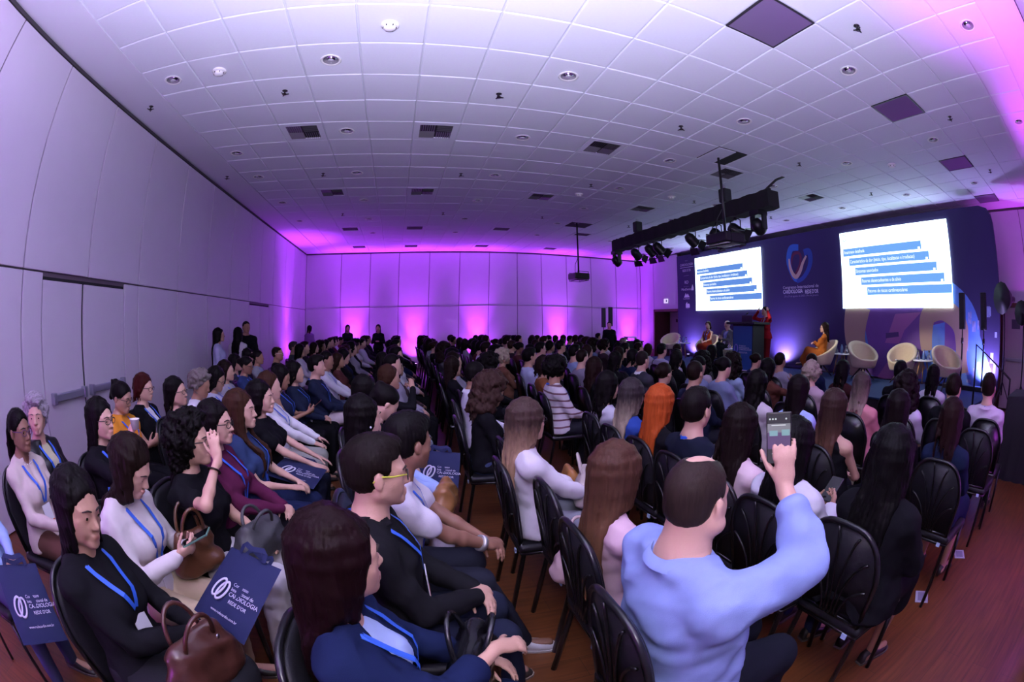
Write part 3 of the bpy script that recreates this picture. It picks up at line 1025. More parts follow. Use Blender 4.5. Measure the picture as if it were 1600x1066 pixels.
MB().box((-0.125, -0.17, 0.0), (-0.115, 0.17, 0.16), bev=0.003).build('lid', M_BLACKMETAL, o)

# ---- cream tub chairs
M_CREAMF = mat('cream_upholstery', (0.58, 0.47, 0.30), 0.8, noise=(30, 0.08), bump=(160, 0.15), sheen=0.2)


def tub_chair():
    t = empty('tub_chair')
    sh = MB()
    # a tilted bowl-like shell: outer and inner walls between a low front and a high back
    n, rows = 36, 9
    def surf(a, k, inset):
        f = k / (rows - 1)                     # 0 bottom .. 1 rim
        back = 0.5 - 0.5 * math.cos(a)         # a = 0 front, PI back
        rim_z = 0.44 + 0.40 * back ** 1.15
        z = 0.27 + (rim_z - 0.27) * f
        r = (0.27 + 0.10 * f ** 0.7) - inset
        lean = -0.10 * f * back
        return (r * math.cos(a) + lean + 0.02, r * 1.02 * math.sin(a), z)
    vs = []
    for inset in (0.0, 0.065):
        for k in range(rows):
            for q in range(n):
                vs.append(surf(2 * PI * q / n, k, inset if k else inset * 0.6))
    fs = []
    for w in (0, 1):
        off = w * rows * n
        for k in range(rows - 1):
            for q in range(n):
                f = (off + k * n + q, off + k * n + (q + 1) % n, off + (k + 1) * n + (q + 1) % n, off + (k + 1) * n + q)
                fs.append(f if w == 0 else f[::-1])
    for q in range(n):
        fs.append(((rows - 1) * n + q, (rows - 1) * n + (q + 1) % n, (2 * rows - 1) * n + (q + 1) % n, (2 * rows - 1) * n + q))
    fs.append(tuple(range(n - 1, -1, -1)))
    sh.add(vs, fs, smooth=True)
    so = sh.build('shell', M_CREAMF, t)
    cu = MB().lathe([(0.0, 0.30), (0.24, 0.30), (0.275, 0.34), (0.275, 0.40), (0.24, 0.435), (0.0, 0.45)], 28, M=Matrix.Translation((0.04, 0, 0)))
    cu.build('seat_cushion', M_CREAMF, t)
    for k in range(4):
        a = PI / 4 + k * PI / 2
        MB().tube([(0.05 * math.cos(a), 0.05 * math.sin(a), 0.27), (0.30 * math.cos(a), 0.30 * math.sin(a), 0.01)], [0.022, 0.013], 8).build('leg', mat('dark_chair_leg', (0.03, 0.015, 0.012), 0.4), t)
    return t


def on_stage(u, x, v=545):
    return (x, float(atx(u, v, x)[1]))


CH = [(on_stage(1047, 9.15), math.radians(215), 'empty cream tub chair beside the dark doorway'),
      (on_stage(1106, 8.95), math.radians(200), 'cream tub chair holding the seated person in rust'),
      (on_stage(1137, 8.75), math.radians(190), 'cream tub chair holding the person in grey jacket'),
      (on_stage(1285, 9.05), math.radians(160), 'cream tub chair holding the person in orange dress'),
      (on_stage(1350, 9.35), math.radians(238), 'empty cream tub chair turned sideways beside the small table'),
      (on_stage(1408, 9.55), math.radians(190), 'middle empty cream tub chair with a microphone on its seat'),
      (on_stage(1478, 9.25), math.radians(225), 'empty cream tub chair nearest the two speaker columns')]
tub0 = tub_chair()
tag(tub0, None, 'chair', 'cream tub chairs on the stage')
for n_, ((x, y), rz, lab) in enumerate(CH):
    if n_ == 0:
        o = tub0
        o.location = (x, y, STAGE_Z)
        o.rotation_euler = (0, 0, rz)
        o['label'] = lab
    else:
        copy_tree(tub0, (x, y, STAGE_Z), (0, 0, rz), lab)
o = empty('microphone', (CH[5][0][0] - 0.12, CH[5][0][1], STAGE_Z + 0.452), 1.9, 'black handheld microphone lying on a cream chair', 'microphone')
MB().tube([(-0.12, 0, 0.022), (0.06, 0, 0.024)], [0.012, 0.018], 10).build('handle', M_BLACKMETAL, o)
MB().tube([(0.06, 0, 0.026), (0.08, 0, 0.027), (0.105, 0, 0.027), (0.118, 0, 0.027)], [0.018, 0.026, 0.024, 0.010], 10).build('grille', M_STEEL, o)

# ---- little round tables with carafes
M_TWOOD = mat('light_wood', (0.40, 0.20, 0.08), 0.45, noise=(10, 0.25))
M_CLEAR = mat('clear_glass', (0.9, 0.93, 0.97), 0.05, trans=0.9)
M_WATERL = mat('blue_bottle', (0.30, 0.48, 0.85), 0.15, trans=0.5)


def side_table(x, y, lab, hgt=0.52):
    t = empty('side_table', (x, y, STAGE_Z), 0.4, lab, 'table', 'small round tables on the stage')
    MB().lathe([(0.0, hgt - 0.025), (0.25, hgt - 0.025), (0.26, hgt - 0.012), (0.25, hgt), (0.0, hgt)], 28).build('top', M_WHITEPL, t)
    for k in range(3):
        a = k * 2 * PI / 3
        MB().tube([(0.10 * math.cos(a), 0.10 * math.sin(a), hgt - 0.02), (0.20 * math.cos(a), 0.20 * math.sin(a), 0.01)], [0.018, 0.011], 8).build('leg', M_TWOOD, t)
    return t


carafe_me = MB().lathe([(0.0, 0.0), (0.045, 0.002), (0.05, 0.03), (0.045, 0.07), (0.018, 0.13), (0.018, 0.16), (0.03, 0.19), (0.028, 0.19), (0.015, 0.162), (0.0, 0.15)], 14).mesh('carafe')
carafe_me.materials.append(M_CLEAR)
bottle_me = MB().lathe([(0.0, 0.0), (0.032, 0.0), (0.034, 0.13), (0.03, 0.16), (0.013, 0.19), (0.013, 0.21), (0.0, 0.212)], 12).mesh('water_bottle')
bottle_me.materials.append(M_WATERL)
for (x, y, lab) in ((*on_stage(1068, 9.15), 'small round table between the doorway chair and the person in rust'), (*on_stage(1149, 8.25), 'small round table with carafes close beside the lectern'),
                    (*on_stage(1316, 9.60), 'small round table behind the person in orange'), (*on_stage(1441, 9.55), 'small round table among the empty cream chairs')):
    side_table(x, y, lab)
    wh = lab.split(' table ')[1]
    for k, (dx, dy, me, nm) in enumerate(((-0.05, 0.12, carafe_me, 'glass_carafe'), (0.02, 0.0, bottle_me, 'water_bottle'), (0.04, -0.13, carafe_me, 'glass_carafe'))):
        o = inst(me, nm, None, (x + dx, y + dy, STAGE_Z + 0.52))
        tag(o, ('clear glass carafe ' if me is carafe_me else 'blue-tinted water bottle ') + ('farther' if k == 0 else 'nearer' if k == 2 else 'standing') + ' on the table ' + wh, 'carafe' if me is carafe_me else 'bottle')

# ---- column loudspeakers on poles
def column_speaker(x, y, z0, top, lab, yaw=PI):
    t = empty('column_speaker', (x, y, z0), yaw, lab, 'loudspeaker')
    MB().lathe([(0.0, 0.0), (0.22, 0.0), (0.22, 0.012), (0.05, 0.03), (0.0, 0.03)], 20).build('base_plate', M_BLACKMETAL, t)
    H = top - z0
    MB().tube([(0, 0, 0.02), (0, 0, H * 0.50)], 0.022, 10).tube([(0, 0, H * 0.48), (0, 0, H - 0.60)], 0.016, 10).build('pole', M_BLACKMETAL, t)
    MB().tube([(0, 0, H * 0.47), (0, 0, H * 0.53)], 0.035, 10).tube([(0, 0, H * 0.5), (0.07, 0, H * 0.51)], 0.01, 6).build('clamp', M_BLACKMETAL, t)
    sp = MB().box((-0.06, -0.075, H - 0.72), (0.06, 0.075, H), bev=0.015).build('speaker_box', M_BLACK, t)
    MB().box((0.058, -0.062, H - 0.70), (0.066, 0.062, H - 0.02), bev=0.002).build('grille', mat('speaker_grille', (0.02, 0.02, 0.022), 0.5, bump=(900, 0.6)), sp)
    return t


p = bdp(1505, 520)
w = M_BD @ Vector((p[0], 0, 0.30))
column_speaker(w.x, w.y, STAGE_Z, bdp(1505, 460)[1], 'tall black column loudspeaker on a pole nearer the empty chairs')
p = bdp(1538, 520)
w = M_BD @ Vector((p[0], 0, 0.35))
column_speaker(w.x, w.y, STAGE_Z, bdp(1538, 460)[1], 'tall black column loudspeaker on a pole at the backdrop edge')
b = MB().box((0, 0, 0), (0.18, 1.1, 0.09), bev=0.01)
o = empty('stage_light_bar', (w.x - 0.25, w.y - 0.1, STAGE_Z), 0, 'low black light bar at the foot of the backdrop by the speakers', 'light bar')
b.build('housing', M_BLACKMETAL, o)
for k in range(14):
    MB().lathe([(0.0, 0.092), (0.016, 0.0915)], 8, M=Matrix.Translation((0.06, 0.06 + 0.075 * k, 0.0))).build('lens', mat('bar_lens', (0.5, 0.5, 0.6), 0.2), o)
for (u, lab) in ((940, 'black column loudspeaker on a pole at the far wall, farther one'), (951, 'black column loudspeaker on a pole at the far wall beside its twin')):
    pp = aty(u, 500, 15.9)
    column_speaker(pp[0], pp[1], 0.0, aty(u, 481 if u > 945 else 482.5, 15.9)[2], lab, -PI / 2)

# ---- softbox lamps on stands beyond the stage end
def softbox(x, y, z, r, lab, yaw):
    t = empty('softbox_light', (x, y, 0), yaw, lab, 'softbox')
    MB().tube([(0, 0, 0.5), (0, 0, z - 0.05)], 0.018, 8).build('pole', M_BLACKMETAL, t)
    for k in range(3):
        a = k * 2 * PI / 3
        MB().tube([(0, 0, 0.75), (0.45 * math.cos(a), 0.45 * math.sin(a), 0.02)], 0.012, 6).build('leg', M_BLACKMETAL, t)
    b = MB()
    n = 12
    prof = [(0.05, -0.34), (0.16, -0.28), (r * 0.75, -0.12), (r, 0.0)]
    b.lathe(prof, n, M=Matrix.Translation((0.1, 0, z)) @ Matrix.Rotation(PI / 2, 4, 'Y'))
    hd = b.build('hood', M_BLACK, t)
    MB().tube([(-0.42, 0, z), (-0.2, 0, z)], 0.06, 10).build('lamp_head', M_BLACKMETAL, t)
    return t


pp = atx(1566, 467, 9.6)
softbox(pp[0], pp[1], pp[2], 0.30, 'large black softbox on a stand beside the backdrop edge', math.radians(150))
pp = atx(1597, 490, 9.3)
softbox(pp[0], pp[1], pp[2], 0.22, 'smaller black softbox in front of the pale door', math.radians(160))

# extinguisher corner: red sign, red cylinder
M_RED = mat('safety_red', (0.55, 0.015, 0.03), 0.4)
o = MB().box((X_DEEP - 0.012, 2.45, 1.72), (X_DEEP - 0.002, 2.62, 2.02), bev=0.001).build('extinguisher_sign', M_RED)
tag(o, 'red fire-point sign on the wall by the pale door', 'sign')
MB().box((X_DEEP - 0.014, 2.49, 1.86), (X_DEEP - 0.011, 2.58, 1.98)).build('pictogram', M_BLACK, o)
t = empty('fire_extinguisher', (X_DEEP - 0.12, 2.52, 1.05), 0, 'red fire extinguisher hanging below the red sign', 'extinguisher')
MB().lathe([(0.0, 0.0), (0.075, 0.01), (0.08, 0.05), (0.08, 0.36), (0.06, 0.42), (0.025, 0.45), (0.0, 0.45)], 18).build('cylinder', M_RED, t)
MB().box((-0.02, -0.05, 0.45), (0.02, 0.05, 0.50), bev=0.005).build('valve', M_BLACK, t)
MB().tube([(0, 0.05, 0.47), (0, 0.11, 0.40), (0, 0.10, 0.10)], 0.012, 6).build('hose', M_BLACK, t)
# exit sign over the doorway
o = MB().box((X_RIGHT - 0.03, 15.02, 2.45), (X_RIGHT - 0.002, 15.30, 2.62), bev=0.003).build('exit_sign', mat('exit_sign_face', (0.6, 0.6, 0.6), 0.4, emis=((0.85, 0.8, 1.0), 0.7)))
tag(o, 'small lit exit sign above the dark doorway', 'sign')
MB().box((X_RIGHT - 0.033, 15.06, 2.49), (X_RIGHT - 0.0295, 15.14, 2.58)).build('running_figure', mat('exit_green', (0.2, 0.35, 0.3), 0.5), o)

# ---- black draped table at the stage end with gear
tb = empty('draped_table', (6.35, 0.42, 0), 0, 'table under a black floor-length cloth beside the front row', 'table')
b = MB()
n = 80
pts = []
per = [(-0.45, -0.62), (0.45, -0.62), (0.45, 0.62), (-0.45, 0.62)]
for k in range(4):
    a, c_ = np.array(per[k]), np.array(per[(k + 1) % 4])
    for q in range(n // 4):
        p = a + (c_ - a) * q / (n // 4)
        pts.append(p)
vs, fs = [], []
for lvl, (z, sc) in enumerate(((0.94, 1.0), (0.6, 1.02), (0.3, 1.04), (0.0, 1.06))):
    for k, p in enumerate(pts):
        w_ = 1 + 0.018 * lvl * math.sin(k * 2.1)
        vs.append((p[0] * sc * w_, p[1] * sc * w_, z))
m = len(pts)
for l in range(3):
    for k in range(m):
        fs.append((l * m + k, (l + 1) * m + k, (l + 1) * m + (k + 1) % m, l * m + (k + 1) % m))
fs.append(tuple(range(m)))
b.add(vs, fs, smooth=True)
b.build('cloth', M_SKIRT, tb)
MB().box((-0.43, -0.6, 0.90), (0.43, 0.6, 0.935)).build('table_top', M_BLACK, tb)
t = empty('mixing_desk', (6.45, 0.55, 0.942), 0.1, 'black sound desk with knobs on the draped table', 'mixer')
MB().box((-0.2, -0.28, 0), (0.2, 0.28, 0.07), bev=0.01).build('body', M_BLACKMETAL, t)
for k in range(8):
    MB().tube([(0.0, -0.22 + 0.06 * k, 0.07), (0.0, -0.22 + 0.06 * k, 0.09)], 0.01, 8).build('knob', M_WHITEPL, t)

# steps up to the stage with handrail
t = empty('stage_steps', (7.85, 1.78, 0), 0, 'dark steps with a rail at the near end of the stage', 'steps')
for k in range(3):
    MB().box((-0.5, -0.55 + 0.28 * k, 0), (0.5, 0.30, 0.165 * (k + 1)), bev=0.005).build('step', M_BLACK, t)
MB().tube([(-0.5, -0.5, 0.1), (-0.5, -0.5, 1.0), (-0.5, 0.25, 1.45), (-0.5, 0.25, 0.5)], 0.02, 8).build('handrail', M_BLACKMETAL, t)

# ---- hosts' desk near the far wall with the standing technician
t = empty('sound_desk_table', (8.10, 14.95, 0), 0, 'small dark table with clear boxes before the far wall', 'table')
MB().box((-0.45, -0.35, 0.98), (0.45, 0.35, 1.02), bev=0.005).box((-0.42, -0.32, 0), (0.42, 0.32, 0.98)).build('cloth', M_SKIRT, t)
o = empty('glass_box', (8.15, 14.95, 1.02), 0, 'pale clear plastic box on the far dark table', 'box')
MB().box((-0.2, -0.15, 0), (0.2, 0.15, 0.12), bev=0.01).build('body', M_CLEAR, o)
MB().box((-0.21, -0.16, 0.12), (0.21, 0.16, 0.15), bev=0.008).build('lid', M_WHITEPL, o)


# ================================================================ lighting rig and projectors
M_TRUSSCLOTH = mat('truss_black_cloth', (0.008, 0.008, 0.009), 0.9)
def _rp(u, v, x):
    return Vector(atx(u, v, x))
# the truss runs parallel to the backdrop
TX = 5.85
tA, tB = atx(962, 384, TX), atx(1211, 312, TX)
zt_ = (tA[2] + tB[2]) / 2
TRA, TRB = Vector((TX, tA[1], zt_)), Vector((TX, tB[1], zt_))
truss = empty('lighting_truss', (TX, 0, 0), 0, 'long black cloth-covered truss hanging below the ceiling before the stage', 'truss')
L = TRA.y - TRB.y
nseg = 40
b = MB()
vs, fs = [], []
for k in range(nseg + 1):
    y = TRB.y + L * k / nseg
    s = 0.145 + 0.008 * math.sin(k * 2.3)
    sag = -0.02 * math.sin(k * 0.9) ** 2
    for (dx, dz) in ((-1, -1), (1, -1), (1, 1), (-1, 1)):
        vs.append((dx * s, y, zt_ + dz * s + (sag if dz < 0 else 0)))
for k in range(nseg):
    for q in range(4):
        fs.append((k * 4 + q, k * 4 + (q + 1) % 4, (k + 1) * 4 + (q + 1) % 4, (k + 1) * 4 + q))
fs += [(3, 2, 1, 0), (nseg * 4, nseg * 4 + 1, nseg * 4 + 2, nseg * 4 + 3)]
b.add(vs, fs)
b.build('cloth_cover', M_TRUSSCLOTH, truss)
for (y, s) in ((TRB.y + 0.1, 1), (TRB.y + L * 0.5, 1), (TRA.y - 0.1, 1)):
    MB().tube([(0, y, zt_ + 0.14), (0, y, zt_ + 0.2)], 0.05, 10).build('coupler', M_BLACKMETAL, truss)


def hoist(y, lab):
    t = empty('chain_hoist', (TX, y, zt_ + 0.15), 0, lab, 'hoist')
    MB().box((-0.10, -0.10, 0.04), (0.10, 0.10, 0.32), bev=0.03).build('bag', M_BLACK, t)
    MB().box((-0.06, -0.07, 0.50), (0.06, 0.07, 0.74), bev=0.02).build('motor', M_BLACKMETAL, t)
    b = MB()
    for dx in (-0.03, 0.0, 0.03):
        b.tube([(dx, 0, 0.28), (dx * 0.6, 0, 0.52)], 0.008, 6)
    b.build('chain', M_STEEL, t)
    MB().tube([(0, 0, 0.72), (0, 0, CEIL_Z - zt_ - 0.15 + 0.01)], 0.012, 6).build('hook_line', M_BLACKMETAL, t)


hoist(atx(1137, 320, TX)[1], 'chain hoist with a black bag on the nearer half of the truss')
hoist(atx(997, 358, TX)[1], 'chain hoist with a black bag on the farther half of the truss')
# safety cable to the ceiling at the near end
yq = TRB.y + 0.35
o = MB().tube([(TX, yq, zt_ + 0.12), (TX + 0.35, yq - 0.15, zt_ + 0.45), (TX + 0.55, yq - 0.2, CEIL_Z + 0.01)], 0.022, 8).build('rig_cable', M_BLACK)
tag(o, 'thick black cable running from the truss end up to the ceiling', 'cable')


def fresnel(y, dz, aim, lab, doors=True, r=0.115):
    """theatre lamp with yoke and barn doors hanging under the truss"""
    t = empty('stage_spotlight', (TX, y, zt_ - 0.15 + dz), 0, lab, 'spotlight')
    MB().box((-0.03, -0.02, -0.02), (0.03, 0.02, 0.20), bev=0.006).build('clamp', M_BLACKMETAL, t)
    yk = [(0, -r - 0.03, -0.22), (0, -r - 0.03, -0.04), (0, -r * 0.6, 0.0), (0, r * 0.6, 0.0), (0, r + 0.03, -0.04), (0, r + 0.03, -0.22)]
    MB().tube(yk, 0.011, 6).build('yoke', M_BLACKMETAL, t)
    d = (Vector(aim) - Vector((TX, y, zt_ - 0.37 + dz))).normalized()
    R = d.to_track_quat('Z', 'Y').to_matrix().to_4x4()
    Mx = Matrix.Translation((0, 0, -0.22)) @ R
    MB().lathe([(0.0, -0.16), (r * 0.7, -0.15), (r, -0.08), (r, 0.10), (r * 1.08, 0.11), (r * 1.08, 0.13), (r * 0.9, 0.13)], 18, M=Mx).build('body', M_BLACKMETAL, t)
    MB().lathe([(0.0, 0.135), (r * 0.5, 0.128), (r * 0.92, 0.11)], 16, M=Mx).build('lens', mat('fresnel_lens', (0.6, 0.6, 0.65), 0.15, emis=((1.0, 0.93, 0.85), 1.2)), t)
    if doors:
        for k in range(4):
            Q = Mx @ Matrix.Rotation(k * PI / 2, 4, 'Z') @ Matrix.Translation((r * 1.05, 0, 0.13)) @ Matrix.Rotation(0.55, 4, 'Y')
            w = r * (1.0 if k % 2 else 0.85)
            MB().add([(0, -w, 0), (0, w, 0), (0, w * 1.25, 0.15), (0, -w * 1.25, 0.15), (0.004, -w, 0), (0.004, w, 0), (0.004, w * 1.25, 0.15), (0.004, -w * 1.25, 0.15)],
                     [(0, 1, 2, 3), (7, 6, 5, 4), (0, 4, 5, 1), (1, 5, 6, 2), (2, 6, 7, 3), (3, 7, 4, 0)], M=Q).build('barn_door', M_BLACKMETAL, t)
    return t


def moving_head(y, lab):
    t = empty('moving_head_light', (TX, y, zt_ - 0.14), 0, lab, 'moving light')
    MB().box((-0.13, -0.13, -0.10), (0.13, 0.13, 0.0), bev=0.02).build('base', M_BLACKMETAL, t)
    for s in (-1, 1):
        MB().box((-0.06, s * 0.15 - 0.025, -0.36), (0.06, s * 0.15 + 0.025, -0.08), bev=0.02).build('arm', M_BLACKMETAL, t)
    Mx = Matrix.Translation((0, 0, -0.30)) @ Matrix.Rotation(2.3, 4, 'Y')
    MB().lathe([(0.0, -0.16), (0.09, -0.15), (0.12, -0.05), (0.12, 0.08), (0.10, 0.12), (0.085, 0.125)], 18, M=Mx).build('head', M_BLACKMETAL, t)
    MB().lathe([(0.0, 0.13), (0.08, 0.122)], 14, M=Mx).build('lens', M_GLASSREF, t)
    return t


def ty(u, v=360):
    return float(atx(u, v, TX)[1])


moving_head(ty(963, 400), 'moving-head light at the far end of the truss')
moving_head(ty(1188, 345), 'moving-head light at the near end of the truss')
fresnel(ty(994, 395), 0, (8.9, 11.5, 1.2), 'spotlight with barn doors, first along the truss from its far end')
fresnel(ty(1017, 390), 0, (8.7, 10.0, 1.2), 'spotlight with barn doors tilted down, second from the far truss end')
fresnel(ty(1030, 385), 0, (8.6, 9.2, 1.2), 'large spotlight with open barn doors, third from the far truss end')
fresnel(ty(1083, 375), 0, (8.4, 8.0, 1.6), 'single spotlight with barn doors at the middle of the truss')
fresnel(ty(1123, 362), -0.04, (9.0, 6.5, 1.2), 'spotlight just behind the rigged projector')
fresnel(ty(1152, 352), -0.03, (9.3, 5.0, 1.2), 'tilted spotlight with barn doors beside the rigged projector')
# light from those lamps on the speakers
for (y, aim, pw, sz) in ((ty(994), (8.9, 10.75, 1.25), 260, 16), (ty(1030), (8.6, 9.35, 1.25), 260, 14), (ty(1083), (8.4, 7.8, 1.75), 260, 14), (ty(1123), (9.05, 6.55, 1.25), 300, 16), (ty(1152), (9.4, 4.4, 1.0), 340, 26)):
    p0 = Vector((TX, y, zt_ - 0.37))
    p0 = p0 + (Vector(aim) - p0).normalized() * 0.36
    spot('stage_spot_light', p0, aim, pw * 1.5, (1.0, 0.90, 0.80), sz, 0.6, 0.08)


def projector(loc, drop_to, lab, pole_xy=None):
    t = empty('ceiling_projector', loc, 0, lab, 'projector')
    MB().box((-0.21, -0.26, -0.09), (0.21, 0.26, 0.07), bev=0.02).build('body', M_BLACKMETAL, t)
    MB().tube([(0.21, 0.08, -0.01), (0.26, 0.08, -0.01)], 0.05, 12).build('lens', M_GLASSREF, t)
    for s in (-1, 1):
        MB().tube([(-0.15, s * 0.31, -0.12), (-0.15, s * 0.31, 0.10), (0.15, s * 0.31, 0.10), (0.15, s * 0.31, -0.12)], 0.010, 6, closed=True).build('cage_hoop', M_BLACKMETAL, t)
    b = MB()
    for x in (-0.15, 0.15):
        b.tube([(x, -0.31, -0.12), (x, 0.31, -0.12)], 0.010, 6)
    b.build('cage_rail', M_BLACKMETAL, t)
    MB().tube([(0, 0, 0.07), (0, 0, drop_to - loc[2])], 0.022, 10).build('pole', M_BLACKMETAL, t)
    MB().tube([(0, 0.02, 0.5), (-0.03, 0.14, 0.34), (-0.02, 0.20, 0.16), (0, 0.2, 0.06)], 0.008, 6).build('cable', M_BLACK, t)
    MB().box((-0.06, -0.06, drop_to - loc[2] - 0.02), (0.06, 0.06, drop_to - loc[2])).build('ceiling_plate', M_BLACKMETAL, t)
    return t


hx, hy = gx(9.25), gy(13.1)
pp = atz(904, 434, 2.95)
d_ = math.hypot(hx, hy)
zz = float(CAM_Z + (ray(904, 434)[2] / math.hypot(*ray(904, 434)[:2])) * d_)
projector((hx, hy, zz), CEIL_Z + 0.01, 'black projector in a wire cage on a long pole before the far wall')
hx, hy = gx(9.45), gy(3.6)
zz = float(CAM_Z + (ray(1140, 372)[2] / math.hypot(*ray(1140, 372)[:2])) * math.hypot(hx, hy))
o = projector((hx, hy, zz), CEIL_Z + 0.01, 'black projector in a wire cage hanging among the truss spotlights')
MB().box((-0.16, -0.22, -0.10), (0.16, -0.02, -0.092)).build('white_panel', M_WHITEPL, o)
MB().box((-0.16, 0.02, -0.10), (0.16, 0.22, -0.092)).build('white_panel', M_WHITEPL, o)

# uplights at the foot of the backdrop
for (u, pw) in ((1228, 420), (1085, 260), (1540, 330)):
    s_, _z = bdp(u, 560)
    wv = M_BD @ Vector((s_, 0, 0.26))
    t = empty('backdrop_uplight', (wv.x, wv.y, STAGE_Z), 0, {1228: 'small uplight at the foot of the backdrop beside the lectern', 1085: 'small uplight at the foot of the backdrop near the sponsor logos', 1540: 'small uplight at the backdrop edge behind the speaker columns'}[u], 'lamp')
    MB().tube([(0, 0, 0.0), (0, 0, 0.10)], 0.06, 12).build('body', M_BLACKMETAL, t)
    MB().lathe([(0.0, 0.103), (0.05, 0.101)], 12).build('lens', mat('uplight_lens', (0.5, 0.45, 0.8), 0.2, emis=((0.55, 0.45, 1.0), 8)), t)
    wt = M_BD @ Vector((s_, 1.9, -0.35))
    spot('backdrop_uplight_beam', (wv.x, wv.y, STAGE_Z + 0.13), wt, pw, (0.48, 0.36, 1.0), 140, 1.0, 0.05)


# ================================================================ banquet chairs
M_CHFR = mat('chair_frame_black', (.008, .008, .010), .28, .2, coat=.2)
M_CHPAD = mat('chair_vinyl', (.013, .013, .016), .42, spec=.22, bump=(240, .10))
M_CHTAG = mat('chair_tag', (.45, .60, .85), .4)


def back_pt(a, z):
    """point on the leaning back: a lateral, z height"""
    f = (z - .46) / .46
    return (-.17 - .075 * f - .012 * math.cos(a * 7), a, z)


def arch(w, z0, z1, n=22):
    pts = []
    for k in range(n + 1):
        t = PI * k / n
        c, s_ = math.cos(t), math.sin(t)
        a = w * (abs(c) ** .62) * (1 if c > 0 else -1)
        z = z0 + (z1 - z0) * (.42 + .58 * s_ ** .9) if 0 < k < n else z0
        pts.append((a, z))
    pts = [(w * .86, z0)] + [p for p in pts[1:-1]] + [(-w * .86, z0)]
    return pts


def chair_meshes():
    D = {}
    out = arch(.205, .47, .925)
    b = MB().tube([back_pt(a, z) for a, z in out], .0125, 8)
    b.tube([back_pt(.205 * .86, .475), back_pt(-.205 * .86, .475)], .011, 8)
    D['back_frame'] = (b.mesh('back_frame'), M_CHFR)
    pad = arch(.196, .478, .915)
    b = MB()
    n = len(pad)
    cz = .66
    vs, fs = [], []
    rings = [(.0, .0), (1.0, 0.0), (1.0, .022), (.94, .032), (.5, .036), (.0, .037)]
    cen = sum(a for a, z in pad) / n
    for (sc, dx) in rings[1:-1]:
        for (a, z) in pad:
            p = back_pt(a * sc, cz + (z - cz) * sc)
            vs.append((p[0] - .004 + dx, p[1], p[2]))
    m = len(rings) - 2
    for k in range(m - 1):
        for q in range(n):
            fs.append((k * n + q, k * n + (q + 1) % n, (k + 1) * n + (q + 1) % n, (k + 1) * n + q))
    fs.append(tuple(range(n - 1, -1, -1)))
    p = back_pt(0, cz)
    vs.append((p[0] + .034, 0, cz))
    for q in range(n):
        fs.append(((m - 1) * n + q, (m - 1) * n + (q + 1) % n, len(vs) - 1))
    b.add(vs, fs, smooth=True)
    D['back_pad'] = (b.mesh('back_pad'), M_CHPAD)
    ribs = []
    for (a0, a1, zt) in ((-.05, -.17, .66), (-.03, -.15, .79), (-.012, -.085, .885), (.012, .03, .91), (.03, .125, .84), (.05, .175, .70)):
        pts = []
        for k in range(9):
            f = k / 8
            a = a0 + (a1 - a0) * f ** 1.9
            z = .485 + (zt - .485) * (1 - (1 - f) ** 1.35)
            q = back_pt(a, z)
            pts.append((q[0] - .010, q[1], q[2]))
        ribs.append((MB().tube(pts, .0062, 6).mesh('back_rib'), M_CHFR))
    D['ribs'] = ribs
    b = MB()
    bm = bmesh.new()
    bmesh.ops.create_grid(bm, x_segments=6, y_segments=6, size=1)
    bm.free()
    b.box((-.185, -.205, .415), (.225, .205, .470), bev=.022)
    for i in range(len(b.sm)):
        b.sm[i] = True
    D['seat'] = (b.mesh('seat'), M_CHPAD)
    b = MB()
    b.tube([(-.17, -.19, .41), (.20, -.19, .41), (.20, .19, .41), (-.17, .19, .41)], .011, 8, closed=True)
    D['seat_frame'] = (b.mesh('seat_frame'), M_CHFR)
    for nm, pts in (('leg_fl', [(.19, .185, .42), (.215, .195, 0.0)]), ('leg_fr', [(.19, -.185, .42), (.215, -.195, 0.0)]),
                    ('leg_rl', [(-.17, .176, .475), (-.155, .18, .40), (-.225, .195, 0.0)]), ('leg_rr', [(-.17, -.176, .475), (-.155, -.18, .40), (-.225, -.195, 0.0)])):
        D[nm] = (MB().tube(pts, .0145, 8).mesh('leg'), M_CHFR)
    D['tag'] = (MB().box((-.195, -.15, .40), (-.188, -.12, .425)).mesh('tag'), M_CHTAG)
    for v in list(D.values()):
        for me, mt in (v if isinstance(v, list) else [v]):
            me.materials.append(mt)
    return D


CHD = chair_meshes()
# far chairs: the same shape as one mesh
_bm = bmesh.new()
for key in ('back_frame', 'back_pad', 'seat', 'leg_fl', 'leg_fr', 'leg_rl', 'leg_rr'):
    _bm.from_mesh(CHD[key][0])
CH_FAR = bpy.data.meshes.new('banquet_chair')
_bm.to_mesh(CH_FAR)
_bm.free()
CH_FAR.materials.append(M_CHFR)
CHAIRS = []


def chair(x, y, rz, label, near=True):
    CHAIRS.append((x, y))
    if not near:
        o = inst(CH_FAR, 'banquet_chair', None, (x, y, 0), (0, 0, rz))
        return tag(o, label, 'chair', 'black banquet chairs of the audience')
    t = empty('banquet_chair', (x, y, 0), rz, label, 'chair', 'black banquet chairs of the audience')
    for key in ('seat', 'seat_frame', 'back_frame', 'tag'):
        inst(CHD[key][0], key, t)
    pad = inst(CHD['back_pad'][0], 'back_pad', t)
    for me, _m in CHD['ribs']:
        inst(me, 'back_rib', pad)
    for key in ('leg_fl', 'leg_fr', 'leg_rl', 'leg_rr'):
        inst(CHD[key][0], 'leg', t)
    return t


